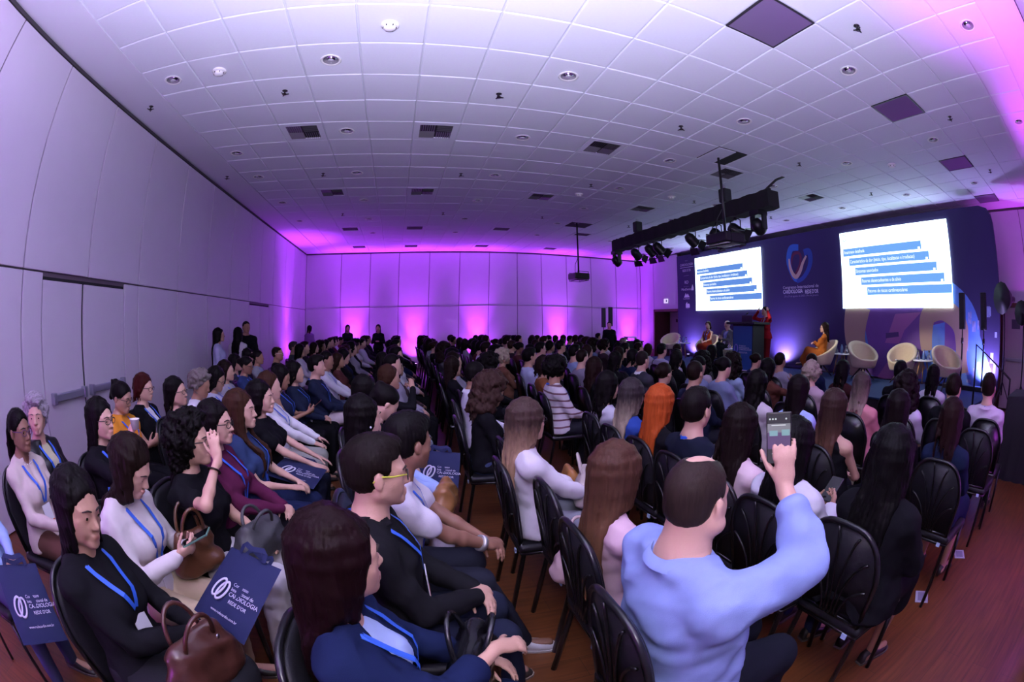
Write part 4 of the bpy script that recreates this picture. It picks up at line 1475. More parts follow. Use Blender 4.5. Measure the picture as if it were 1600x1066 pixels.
# ================================================================ smooth solid modelling (distance fields -> mesh)
class Field:
    def __init__(self, lo, hi, h):
        self.h = h
        self.lo = np.array(lo, np.float32)
        n = np.ceil((np.array(hi) - np.array(lo)) / h).astype(int) + 1
        self.ax = [self.lo[k] + h * np.arange(n[k], dtype=np.float32) for k in range(3)]
        self.d = np.full(n, 1.0, np.float32)

    def sub(self, lo, hi):
        sl = []
        for k in range(3):
            a = int(max(0, math.floor((lo[k] - self.lo[k]) / self.h)))
            b = int(min(len(self.ax[k]), math.ceil((hi[k] - self.lo[k]) / self.h) + 1))
            if b <= a:
                return None
            sl.append(slice(a, b))
        X = self.ax[0][sl[0]][:, None, None]
        Y = self.ax[1][sl[1]][None, :, None]
        Z = self.ax[2][sl[2]][None, None, :]
        return tuple(sl), X, Y, Z

    def merge(self, sl, d, k):
        a = self.d[sl]
        if k > 0:
            hh = np.maximum(k - np.abs(a - d), 0) / k
            self.d[sl] = np.minimum(a, d) - hh * hh * (k * 0.25)
        else:
            self.d[sl] = np.minimum(a, d)

    def cut(self, sl, d, k=0.0):
        a = self.d[sl]
        d = -d
        if k > 0:
            hh = np.maximum(k - np.abs(a - d), 0) / k
            self.d[sl] = np.maximum(a, d) + hh * hh * (k * 0.25)
        else:
            self.d[sl] = np.maximum(a, d)

    def cone(self, a, b, ra, rb, k=0.02, op='merge', sq=None):
        """tapered capsule; sq = (axis vector, factor) flattens across that axis"""
        a = np.array(a, np.float32)
        b = np.array(b, np.float32)
        m = max(ra, rb) + k + 2.5 * self.h
        r = self.sub(np.minimum(a, b) - m, np.maximum(a, b) + m)
        if r is None:
            return
        sl, X, Y, Z = r
        ba = b - a
        L2 = max(float(ba @ ba), 1e-9)
        px, py, pz = X - a[0], Y - a[1], Z - a[2]
        t = np.clip((px * ba[0] + py * ba[1] + pz * ba[2]) / L2, 0, 1)
        qx, qy, qz = px - t * ba[0], py - t * ba[1], pz - t * ba[2]
        q2 = qx * qx + qy * qy + qz * qz
        if sq is not None:
            n, f = sq
            w = qx * n[0] + qy * n[1] + qz * n[2]
            q2 = q2 + w * w * (1 / (f * f) - 1)
        d = np.sqrt(q2) - (ra + (rb - ra) * t)
        if op == 'merge':
            self.merge(sl, d, k)
        else:
            self.cut(sl, d, k)

    def ell(self, c, r, R=None, k=0.02, op='merge'):
        """ellipsoid; R rows = its axes"""
        c = np.array(c, np.float32)
        m = max(r) + k + 2.5 * self.h
        s = self.sub(c - m, c + m)
        if s is None:
            return
        sl, X, Y, Z = s
        px, py, pz = X - c[0], Y - c[1], Z - c[2]
        if R is not None:
            a0 = px * R[0][0] + py * R[0][1] + pz * R[0][2]
            a1 = px * R[1][0] + py * R[1][1] + pz * R[1][2]
            a2 = px * R[2][0] + py * R[2][1] + pz * R[2][2]
        else:
            a0, a1, a2 = px, py, pz
        k0 = np.sqrt((a0 / r[0]) ** 2 + (a1 / r[1]) ** 2 + (a2 / r[2]) ** 2)
        k1 = np.sqrt((a0 / r[0] ** 2) ** 2 + (a1 / r[1] ** 2) ** 2 + (a2 / r[2] ** 2) ** 2)
        d = k0 * (k0 - 1) / np.maximum(k1, 1e-6)
        if op == 'merge':
            self.merge(sl, d, k)
        else:
            self.cut(sl, d, k)

    def half(self, c, n, lo=None, hi=None, k=0.0):
        """cut away the side that n points to"""
        lo = self.lo if lo is None else lo
        hi = np.array([a[-1] for a in self.ax]) if hi is None else hi
        s = self.sub(lo, hi)
        if s is None:
            return
        sl, X, Y, Z = s
        d = -((X - c[0]) * n[0] + (Y - c[1]) * n[1] + (Z - c[2]) * n[2])
        self.cut(sl, d, k)

    def loft(self, o, e, l, f, ts, A, B, Cf, grow=0.0, k=0.02, t0=None, t1=None, pw=2.3):
        """ellipse-like sections along axis e from o; l lateral, f forward"""
        o, e, l, f = [np.array(v, np.float32) for v in (o, e, l, f)]
        lo_t = ts[0] if t0 is None else t0
        hi_t = ts[-1] if t1 is None else t1
        m = max(max(A), max(B) + max(abs(c) for c in Cf)) + grow + k + 2.5 * self.h
        p0, p1 = o + e * lo_t, o + e * hi_t
        s = self.sub(np.minimum(p0, p1) - m, np.maximum(p0, p1) + m)
        if s is None:
            return
        sl, X, Y, Z = s
        px, py, pz = X - o[0], Y - o[1], Z - o[2]
        t = px * e[0] + py * e[1] + pz * e[2]
        u = px * l[0] + py * l[1] + pz * l[2]
        w = px * f[0] + py * f[1] + pz * f[2]
        tc = np.clip(t, lo_t, hi_t)
        a = np.interp(tc, ts, A).astype(np.float32) + grow
        b = np.interp(tc, ts, B).astype(np.float32) + grow
        c = np.interp(tc, ts, Cf).astype(np.float32)
        q = ((np.abs(u) / a) ** pw + (np.abs(w - c) / b) ** pw) ** (1.0 / pw)
        d2 = (q - 1) * np.minimum(a, b)
        ot = np.maximum(np.maximum(lo_t - t, t - hi_t), 0)
        d = np.where(ot > 0, np.sqrt(np.maximum(d2, 0) ** 2 + ot ** 2) + np.minimum(d2, 0) * 0, d2)
        d = np.where((ot > 0) & (d2 <= 0), ot, d)
        self.merge(sl, d.astype(np.float32), k)

    def disp(self, fn, lo=None, hi=None):
        """add fn(X, Y, Z) near the surface"""
        lo = self.lo if lo is None else lo
        hi = np.array([a[-1] for a in self.ax]) if hi is None else hi
        s = self.sub(lo, hi)
        if s is None:
            return
        sl, X, Y, Z = s
        v = self.d[sl]
        msk = np.abs(v) < 0.03
        idx = np.nonzero(msk)
        x = X[idx[0], 0, 0]
        y = Y[0, idx[1], 0]
        z = Z[0, 0, idx[2]]
        v[idx] += fn(x, y, z).astype(np.float32)

    def extract(self, smooth=1):
        """surface nets -> verts (n,3), quads (m,4)"""
        d = self.d
        s = d < 0
        nx, ny, nz = d.shape
        c = [s[:-1, :-1, :-1], s[1:, :-1, :-1], s[:-1, 1:, :-1], s[1:, 1:, :-1], s[:-1, :-1, 1:], s[1:, :-1, 1:], s[:-1, 1:, 1:], s[1:, 1:, 1:]]
        anyc = c[0].copy()
        allc = c[0].copy()
        for q in c[1:]:
            anyc |= q
            allc &= q
        act = anyc & ~allc
        ii = np.argwhere(act)
        if len(ii) == 0:
            return np.zeros((0, 3)), np.zeros((0, 4), int)
        idx = np.full(act.shape, -1, np.int32)
        idx[act] = np.arange(len(ii))
        offs = np.array([[0, 0, 0], [1, 0, 0], [0, 1, 0], [1, 1, 0], [0, 0, 1], [1, 0, 1], [0, 1, 1], [1, 1, 1]])
        vals = np.stack([d[ii[:, 0] + o[0], ii[:, 1] + o[1], ii[:, 2] + o[2]] for o in offs], 1)
        edges = [(0, 1), (2, 3), (4, 5), (6, 7), (0, 2), (1, 3), (4, 6), (5, 7), (0, 4), (1, 5), (2, 6), (3, 7)]
        acc = np.zeros((len(ii), 3), np.float32)
        cnt = np.zeros(len(ii), np.float32)
        for a, b in edges:
            va, vb = vals[:, a], vals[:, b]
            m = (va < 0) != (vb < 0)
            t = np.where(m, va / np.where(m, va - vb, 1), 0)
            p = offs[a] + t[:, None] * (offs[b] - offs[a])
            acc += np.where(m[:, None], p, 0)
            cnt += m
        V = (ii + acc / cnt[:, None]) * self.h + self.lo
        Q = []
        for axis in range(3):
            sA = s
            if axis == 0:
                m = (s[:-1, 1:-1, 1:-1] != s[1:, 1:-1, 1:-1])
                e = np.argwhere(m) + [0, 1, 1]
                n4 = [(0, -1, -1), (0, 0, -1), (0, 0, 0), (0, -1, 0)]
            elif axis == 1:
                m = (s[1:-1, :-1, 1:-1] != s[1:-1, 1:, 1:-1])
                e = np.argwhere(m) + [1, 0, 1]
                n4 = [(-1, 0, -1), (-1, 0, 0), (0, 0, 0), (0, 0, -1)]
            else:
                m = (s[1:-1, 1:-1, :-1] != s[1:-1, 1:-1, 1:])
                e = np.argwhere(m) + [1, 1, 0]
                n4 = [(-1, -1, 0), (0, -1, 0), (0, 0, 0), (-1, 0, 0)]
            if len(e) == 0:
                continue
            q = np.stack([idx[e[:, 0] + o[0], e[:, 1] + o[1], e[:, 2] + o[2]] for o in n4], 1)
            flip = ~sA[e[:, 0], e[:, 1], e[:, 2]]
            q[flip] = q[flip][:, ::-1]
            Q.append(q)
        Q = np.concatenate(Q)
        Q = Q[(Q >= 0).all(1)]
        for _ in range(smooth):
            n_ = len(V)
            S = np.zeros((n_, 3))
            N = np.bincount(Q.ravel(), minlength=n_).astype(np.float64) * 2
            for a, b in ((0, 1), (1, 2), (2, 3), (3, 0)):
                for k in range(3):
                    S[:, k] += np.bincount(Q[:, a], weights=V[Q[:, b], k], minlength=n_)
                    S[:, k] += np.bincount(Q[:, b], weights=V[Q[:, a], k], minlength=n_)
            V = V * 0.5 + 0.5 * S / np.maximum(N, 1)[:, None]
        return V.astype(np.float32), Q


def np_mesh(name, V, Q, mats, attr=None):
    me = bpy.data.meshes.new(name)
    me.vertices.add(len(V))
    me.vertices.foreach_set('co', V.ravel())
    me.loops.add(len(Q) * 4)
    me.loops.foreach_set('vertex_index', Q.ravel().astype(np.int32))
    me.polygons.add(len(Q))
    me.polygons.foreach_set('loop_start', np.arange(0, len(Q) * 4, 4, dtype=np.int32))
    me.polygons.foreach_set('loop_total', np.full(len(Q), 4, np.int32))
    me.polygons.foreach_set('use_smooth', np.ones(len(Q), bool))
    me.update(calc_edges=True)
    for m in (mats if isinstance(mats, (list, tuple)) else [mats]):
        me.materials.append(m)
    if attr is not None:
        for nm, arr in attr.items():
            at = me.attributes.new(nm, 'FLOAT', 'POINT')
            at.data.foreach_set('value', np.asarray(arr, np.float32))
    return me


# ================================================================ people
def rot(yaw=0.0, pitch=0.0, roll=0.0):
    """columns forward / left / up of something looking along +x; pitch > 0 looks down"""
    cy, sy = math.cos(yaw), math.sin(yaw)
    cp, sp = math.cos(pitch), math.sin(pitch)
    cr, sr = math.cos(roll), math.sin(roll)
    Rz = np.array([[cy, -sy, 0], [sy, cy, 0], [0, 0, 1]])
    Ry = np.array([[cp, 0, sp], [0, 1, 0], [-sp, 0, cp]])
    Rx = np.array([[1, 0, 0], [0, cr, -sr], [0, sr, cr]])
    return Rz @ Ry @ Rx


def unit(v):
    v = np.asarray(v, float)
    return v / max(np.linalg.norm(v), 1e-9)


TS = np.array([-.11, -.05, .04, .14, .24, .34, .42, .47, .53])
PROF = {'f': (np.array([.145, .178, .172, .138, .140, .152, .158, .098, .052]), np.array([.095, .118, .112, .094, .100, .108, .082, .060, .048]), np.array([0, 0, 0, .004, .008, .012, -.004, -.012, -.006])),
        'm': (np.array([.140, .168, .168, .158, .166, .182, .186, .112, .058]), np.array([.095, .118, .118, .108, .114, .120, .092, .066, .054]), np.array([0, 0, .004, .008, .008, .008, -.004, -.012, -.006]))}


class Skel:
    def __init__(s, sp):
        g = s.g = sp.get('sex', 'f')
        s.sp = sp
        stand = sp.get('stand', False)
        k = s.k = sp.get('size', (0.95 if g == 'f' else 1.0) if stand else (0.90 if g == 'f' else 0.955))
        fat = s.fat = sp.get('fat', 0.0)
        A, B, Cf = [a.copy() for a in PROF[g]]
        belly = np.array([.6, 1, 1.1, 1.2, 1.0, .7, .35, .3, .25])
        A = A * (1 + fat * belly * 0.9)
        B = B * (1 + fat * belly * 1.25)
        Cf = Cf + fat * np.array([0, .01, .04, .06, .05, .02, 0, 0, 0])
        s.ts, s.A, s.B, s.Cf = TS * k, A * k, B * k, Cf * k
        s.stand = stand
        lean = sp.get('lean', -0.15 if not stand else 0.0)
        tw = sp.get('twist', 0.0)
        s.H = np.array([-0.045, 0, 0.545 if not stand else 0.90 * k + 0.02])
        if sp.get('hip'):
            s.H = s.H + np.array(sp['hip'])
        s.e = np.array([math.sin(lean), math.sin(sp.get('side', 0.0)), math.cos(lean)])
        s.e /= np.linalg.norm(s.e)
        f0 = np.array([math.cos(tw), math.sin(tw), 0.0])
        s.f = unit(f0 - s.e * (f0 @ s.e))
        s.l = np.cross(s.e, s.f)
        ws = (.152 if g == 'f' else .180) * k * (1 + fat * 0.30)
        s.S = {'L': s.at(.412 * k, ws, -.004), 'R': s.at(.412 * k, -ws, -.004)}
        s.N = s.at(.50 * k, 0, -.006)
        s.P = s.at(.56 * k, 0, .012)
        s.R = rot(tw + sp.get('yaw', 0.0), sp.get('pitch', 0.0), sp.get('roll', 0.0))
        hs = s.hs = sp.get('head', 1.0) * (0.93 if g == 'f' else 0.98)
        s.C = s.P + s.R @ np.array([.022, 0, .098]) * hs
        L1, L2 = .275 * k, .245 * k
        s.elb, s.wr, s.hd = {}, {}, {}
        for sd, sg in (('L', 1), ('R', -1)):
            tgt = sp.get('hand' + sd, None)
            if tgt is None:
                tgt = (.27, sg * .07, .10) if not stand else (.05, sg * .24, -.10)
            W = s.H + np.array(tgt, float)
            Sh = s.S[sd]
            v = W - Sh
            dist = min(np.linalg.norm(v), (L1 + L2) * 0.995)
            v = unit(v)
            W = Sh + v * dist
            ca = (L1 ** 2 + dist ** 2 - L2 ** 2) / (2 * L1 * dist)
            an = math.acos(max(-1, min(1, ca)))
            pole = np.array(sp.get('pole' + sd, (-.35, sg * .75, -.8)), float)
            pole = unit(pole - v * (pole @ v))
            s.elb[sd] = Sh + (v * math.cos(an) + pole * math.sin(an)) * L1
            s.wr[sd] = W
            fd = unit(W - s.elb[sd])
            hd = sp.get('hdir' + sd)
            s.hd[sd] = unit(hd) if hd is not None else unit(fd + np.array([.2, -sg * .35, -.15]))
        s.hip, s.kn, s.an, s.toe = {}, {}, {}, {}
        for sd, sg in (('L', 1), ('R', -1)):
            s.hip[sd] = s.H + s.l * sg * .088 * k * (1 + fat * .5) + np.array([0, 0, -.012])
            if stand:
                s.kn[sd] = np.array([s.H[0] + .02, sg * .095, .47 * k])
                s.an[sd] = np.array([s.H[0] - .02, sg * .10, .085])
            else:
                kx = sp.get('knee' + sd, (.40, sg * .11, .0))
                s.kn[sd] = s.H + np.array(kx) * k + np.array([0, 0, -.035])
                ax = sp.get('foot' + sd, (.36, sg * .12))
                s.an[sd] = np.array([s.H[0] + ax[0] * k, s.H[1] + ax[1], ax[2] if len(ax) > 2 else .085])
            td = np.array(sp.get('toe', (1, sg * .18, 0)), float)
            s.toe[sd] = s.an[sd] + unit(td) * .15 * k + np.array([0, 0, -.045])

    def at(s, t, u, w):
        return s.H + s.e * t + s.l * u + s.f * w

    def front(s, t, u, grow=0.0, sign=1):
        """point on the torso surface in front (sign 1) or behind (-1)"""
        a = np.interp(t, s.ts, s.A) + grow
        b = np.interp(t, s.ts, s.B) + grow
        c = np.interp(t, s.ts, s.Cf)
        q = min(abs(u) / a, 0.999)
        w = c + sign * b * (1 - q ** 2.3) ** (1 / 2.3)
        if sign > 0 and s.g == 'f':
            bl = s.sp.get('bust', 1.0)
            tt = (t - .29 * s.k) / (.085 * s.k)
            uu = (abs(u) - .065 * s.k) / (.08 * s.k)
            w += .030 * bl * math.exp(-(tt * tt) - uu * uu)
        return s.at(t, u, w)

    def hp(s, p):
        return s.C + s.R @ (np.array(p, float) * s.hs)

    def push(s, p, back=True, grow=0.03):
        d = p - s.H
        t, u, w = d @ s.e, d @ s.l, d @ s.f
        if t < s.ts[0] or t > .50 * s.k:
            return p
        a = np.interp(t, s.ts, s.A) + grow + .012
        b = np.interp(t, s.ts, s.B) + grow
        c = np.interp(t, s.ts, s.Cf)
        q = abs(u) / a
        if q >= 1:
            return p
        r = b * (1 - q ** 2.3) ** (1 / 2.3)
        extra = 0.03 if (not back and s.g == 'f' and .2 < t / s.k < .38) else 0
        if back:
            if w > c - r:
                return p + s.f * (c - r - w)
        elif w < c + r + extra:
            return p + s.f * (c + r + extra - w)
        return p


def hand_shape(F, s, sd, g, k=0.004):
    sg = 1 if sd == 'L' else -1
    W, d = s.wr[sd], s.hd[sd]
    nb = s.sp.get('hnorm' + sd, (0.15, sg * .35, 1.0))         # back of the hand
    n = np.array(nb, float)
    n = unit(n - d * (n @ d))
    sdv = np.cross(n, d) * -sg                               # toward the thumb
    curl = s.sp.get('curl' + sd, 0.55)
    z = s.k * (1.0 if s.g == 'm' else 0.90)
    pr = .031 * z
    F.cone(W - d * .02, W + d * .03 * z, .024 * z, pr * .95, k * 3, sq=(n, .62))
    F.cone(W + d * .03 * z, W + d * .078 * z, pr, pr * 1.02, k * 3, sq=(n, .48))
    lens = (.072, .080, .075, .058)
    for i in range(4):
        off = (1.5 - i) * .0185 * z
        p = W + d * (.085 - .004 * abs(i - 1.2)) * z + sdv * off
        dd = unit(d + sdv * (1.5 - i) * s.sp.get('spread' + sd, .04))
        r = (.0098 if i < 3 else .0088) * z
        ang = curl * (0.9 + 0.12 * i)
        fl = lens[i] * z
        for q, (fr, ff) in enumerate(((.45, .55), (.30, 1.0), (.25, .8))):
            a = ang * ff
            dd = unit(dd * math.cos(a) - n * math.sin(a))
            p2 = p + dd * fl * fr
            F.cone(p, p2, r, r * .93, k * .6)
            r *= .93
            p = p2
    p = W + d * .022 * z + sdv * .022 * z - n * .004
    dd = unit(d * .75 + sdv * .62 - n * (.25 + .3 * curl))
    for q, ln in enumerate((.042, .032, .024)):
        p2 = p + dd * ln * z
        F.cone(p, p2, (.0125, .0105, .009)[q] * z, (.0108, .009, .008)[q] * z, k * (2 if q == 0 else .6))
        p = p2
        dd = unit(dd + d * .35 - n * .12)


def head_shape(F, s, fine=True):
    h, R, hp = s.hs, s.R.T, s.hp
    k = .012
    F.ell(hp((-.014, 0, .034)), np.array((.098, .077, .086)) * h, R, k)
    F.ell(hp((.022, 0, -.022)), np.array((.068, .062, .088)) * h, R, .03)
    fat = 1 + s.fat * 1.2
    for sg in (1, -1):
        F.cone(hp((.0, sg * .050 * fat, -.058)), hp((.066, sg * .014, -.096)), .026 * h * fat, .019 * h, .025)
        F.cone(hp((.045, sg * .036, -.028)), hp((.058, sg * .03, -.05)), .032 * h, .024 * h * fat, .02)
    F.ell(hp((.078, 0, -.099)), np.array((.017, .019, .015)) * h, R, .018)
    if fine:
        F.cone(hp((.082, 0, .016)), hp((.103, 0, -.030)), .0085 * h, .0115 * h, .012)
        F.ell(hp((.106, 0, -.034)), np.array((.012, .0115, .010)) * h, R, .006)
        for sg in (1, -1):
            F.ell(hp((.096, sg * .0125, -.038)), np.array((.009, .007, .007)) * h, R, .006)
            F.cone(hp((.084, sg * .012, .022)), hp((.066, sg * .050, .019)), .010 * h, .009 * h, .016)
            F.ell(hp((.103, sg * .032, .000)), np.array((.020, .019, .013)) * h, R, .012, 'cut')
            F.ell(hp((.0745, sg * .032, .004)), np.array((.0155, .0165, .0125)) * h, R, .004)
            F.ell(hp((.0735, sg * .032, -.008)), np.array((.0150, .0150, .0080)) * h, R, .004)
            ey = 0.0 if s.sp.get('hair', 'long') in ('short', 'crop', 'bald', 'bun', 'pony', 'claw') else -.010
            F.ell(hp((-.010, sg * (.084 + ey), -.012)), np.array((.019, .010, .031)) * h, R, .008)
            F.ell(hp((-.004, sg * (.096 + ey), -.008)), np.array((.010, .006, .017)) * h, R, .004, 'cut')
        F.cone(hp((.0915, -.019, -.0645)), hp((.0915, .019, -.0645)), .0055 * h, .0055 * h, .009)
        F.cone(hp((.097, -.008, -.0635)), hp((.097, .008, -.0635)), .006 * h, .006 * h, .006)
        F.cone(hp((.0925, -.014, -.0765)), hp((.0925, .014, -.0765)), .0075 * h, .0075 * h, .007)
    else:
        F.cone(hp((.085, 0, .01)), hp((.104, 0, -.032)), .009 * h, .013 * h, .012)
        for sg in (1, -1):
            F.ell(hp((-.008, sg * .078, -.012)), np.array((.020, .010, .030)) * h, R, .008)
            F.ell(hp((.098, sg * .032, .002)), np.array((.020, .018, .014)) * h, R, .012, 'cut')
        F.cone(hp((.094, -.015, -.070)), hp((.094, .015, -.070)), .009 * h, .009 * h, .009)


def trap(F, s, sd, grow):
    sg = 1 if sd == 'L' else -1
    k = s.k
    fa = 1 + s.fat * .5
    F.cone(s.at(.478 * k, sg * .045 * k, -.018), s.S[sd] + s.e * .010, .034 * k * fa + grow, (.042 if s.g == 'm' else .036) * k * fa + grow, .045)


def limbs(F, s, grow=0.0, arms=True, legs=True, fine=True):
    k = s.k
    m = s.g == 'm'
    fa = 1 + s.fat * .7
    if arms:
        for sd in 'LR':
            S, E, W = s.S[sd], s.elb[sd], s.wr[sd]
            F.ell(S, np.array([.050 if m else .043] * 3) * k * fa + grow, None, .05)
            trap(F, s, sd, grow)
            F.cone(S, E, (.050 if m else .043) * k * fa + grow, (.040 if m else .034) * k * fa + grow, .03)
            mid = E + (W - E) * .3
            F.cone(E, mid, (.040 if m else .034) * k * fa + grow, (.040 if m else .033) * k * fa + grow, .02)
            F.cone(mid, W, (.040 if m else .033) * k * fa + grow, (.027 if m else .022) * k + grow, .015)
    if legs:
        for sd in 'LR':
            Hp, K, A, T = s.hip[sd], s.kn[sd], s.an[sd], s.toe[sd]
            F.cone(Hp, K, .088 * k * fa + grow, .060 * k * (1 + s.fat * .6) + grow, .04)
            mid = K + (A - K) * .35
            F.cone(K, mid, .058 * k + grow, .056 * k + grow, .03)
            F.cone(mid, A, .056 * k + grow, .036 * k + grow, .02)
            if fine:
                F.cone(A + np.array([-.03, 0, -.045]), T, .034 * k, .026 * k, .03)


def bust(F, s, grow=0.0):
    if s.g == 'f':
        bl = s.sp.get('bust', 1.0)
        for sg in (1, -1):
            F.ell(s.at(.285 * s.k, sg * .066 * s.k, np.interp(.285 * s.k, s.ts, s.B) - .012), np.array([.062, .062, .066]) * s.k * (.85 + .15 * bl) + grow, None, .045)


def bounds(s, extra=.14):
    extra = extra + .16 * s.fat
    P = [s.H, s.C, *s.elb.values(), *s.wr.values(), *s.kn.values(), *s.an.values(), *s.toe.values(), *s.S.values()]
    P += [s.wr[q] + s.hd[q] * .17 for q in 'LR']
    P = np.array(P)
    lo = P.min(0) - extra
    hi = P.max(0) + extra
    lo[2] = max(lo[2], -.02)
    hi[2] = max(hi[2], s.C[2] + .16)
    return lo, hi


def body_mesh(s, h, fine):
    lo, hi = bounds(s)
    F = Field(lo, hi, h)
    F.loft(s.H, s.e, s.l, s.f, s.ts, s.A, s.B, s.Cf, -.006, .03)
    bust(F, s, -.006)
    limbs(F, s, -.004)
    nk = (.050 if s.g == 'f' else .060) * s.k * (1 + s.fat * .9)
    F.cone(s.at(.45 * s.k, 0, -.012), s.hp((-.018, 0, -.05)), nk * 1.10, nk * .92, .035)
    head_shape(F, s, fine)
    for sd in 'LR':
        hand_shape(F, s, sd, None, max(.004, h * .55))
    V, Q = F.extract(1)
    # lips get their own tone
    L = (V - s.C) @ s.R / s.hs
    lip = np.exp(-(((L[:, 0] - .098) / .012) ** 2 + (L[:, 1] / .017) ** 2 + ((L[:, 2] + .070) / .0085) ** 2))
    return V, Q, lip


def wrinkle(amp, seed, s):
    r = np.random.RandomState(seed)
    W = [(unit(r.uniform(-1, 1, 3) * np.array([.8, .8, 1.5])) * r.uniform(26, 44), r.uniform(0, 6.28)) for _ in range(4)]
    W2 = [(unit(r.uniform(-1, 1, 3)) * r.uniform(60, 95), r.uniform(0, 6.28)) for _ in range(3)]

    def fn(x, y, z):
        v = 0
        wx = x + .018 * np.sin(27 * z + 1.7 + 14 * y)
        wz = z + .018 * np.sin(23 * y + 11 * x)
        for w, p in W:
            q = np.sin(wx * w[0] + y * w[1] + wz * w[2] + p)
            v = v + 1 - np.abs(q) * 1.4
        v2 = 0
        for w, p in W2:
            v2 = v2 + np.sin(wx * w[0] + y * w[1] + wz * w[2] + p)
        return -amp * (.55 * v - .2 + .22 * v2)
    return fn


def top_mesh(s, h, seed=1):
    sp = s.sp
    lo, hi = bounds(s, .11)
    long_hem = sp.get('hem', -.06)
    lo[2] = max(lo[2], min(s.H[2] - .16, s.elb['L'][2] - .1, s.elb['R'][2] - .1, s.wr['L'][2] - .08, s.wr['R'][2] - .08))
    hi[2] = max(s.N[2] + .10, s.elb['L'][2] + .1, s.elb['R'][2] + .1, s.wr['L'][2] + .06, s.wr['R'][2] + .06)
    F = Field(lo, hi, h)
    g = sp.get('loose', .010)
    fl = np.array([.022, .020, .012, .004, 0, 0, 0, 0, 0])
    F.loft(s.H, s.e, s.l, s.f, s.ts, s.A + fl, s.B + fl, s.Cf, g, .03, t0=long_hem * s.k, t1=.492 * s.k)
    bust(F, s, g)
    fa = 1 + s.fat * .7
    m = s.g == 'm'
    sl = sp.get('sleeve', 'long')
    gs = g * (1.15 if sl != 'long' else 1.0)
    k = s.k
    for sd in 'LR':
        S, E, W = s.S[sd], s.elb[sd], s.wr[sd]
        r0, r1, r2 = (.050 if m else .043) * k * fa + gs, (.041 if m else .035) * k * fa + gs, (.029 if m else .024) * k + gs
        sl2 = sp.get('sleeve' + sd, sl)
        if sl2 == 'none':
            continue
        F.ell(S, np.array([.051 if m else .044] * 3) * k * fa + gs, None, .045)
        trap(F, s, sd, g)
        if sl2 == 'cap':
            F.cone(S, S + (E - S) * .22, r0 + .012, r0 + .020, .02)
        elif sl2 == 'short':
            F.cone(S, S + (E - S) * .55, r0, r0 * .98 + .004, .03)
        else:
            F.cone(S, E, r0, r1, .03)
            end = sl2 if isinstance(sl2, float) else 1.0 if sl2 == 'long' else .45 if sl2 == '34' else .12
            mid = E + (W - E) * min(.35, end * .6)
            F.cone(E, mid, r1, r1 * .99, .015)
            F.cone(mid, E + (W - E) * (end - .03), r1 * .99, r1 + (r2 - r1) * end, .012)
            if sl2 == '34':
                F.cone(E + (W - E) * .36, E + (W - E) * .44, r1 + .004, r1 + .003, .006)
    neck = sp.get('neck', 'crew')
    nb = s.at(.515 * k, 0, -.004)
    if neck == 'v':
        F.cone(s.at(.54 * k, 0, .06), s.front(sp.get('vdeep', .30) * k, 0, g), .060 * k, .010, .006, 'cut')
        F.ell(nb, np.array([.062, .066, .04]) * k, None, .006, 'cut')
    elif neck == 'open':
        F.cone(s.at(.56 * k, 0, .08), s.front(.06 * k, 0, g + .02), .060 * k, .040, .006, 'cut')
        F.ell(nb, np.array([.064, .068, .04]) * k, None, .006, 'cut')
    elif neck == 'wide':
        F.ell(s.at(.53 * k, 0, .02), np.array([.10, .125, .085]) * k, None, .006, 'cut')
    else:
        F.ell(nb, np.array([.062, .064, .030]) * k, None, .006, 'cut')
    am = sp.get('folds', .0042)
    if am > 0:
        F.disp(wrinkle(am, seed, s))
    return F.extract(1)


def inner_mesh(s, h):
    """blouse seen inside an open jacket"""
    lo = np.minimum(s.at(.0, -.2, -.15), s.at(.5, .2, .25)) - .12
    hi = np.maximum(s.at(.0, -.2, -.15), s.at(.5, .2, .25)) + .12
    F = Field(lo, hi, h)
    F.loft(s.H, s.e, s.l, s.f, s.ts, s.A, s.B, s.Cf, .002, .03, t0=-.04 * s.k, t1=.475 * s.k)
    bust(F, s, .002)
    F.ell(s.at(.52 * s.k, 0, .03), np.array([.07, .07, .06]) * s.k, None, .006, 'cut')
    return F.extract(1)


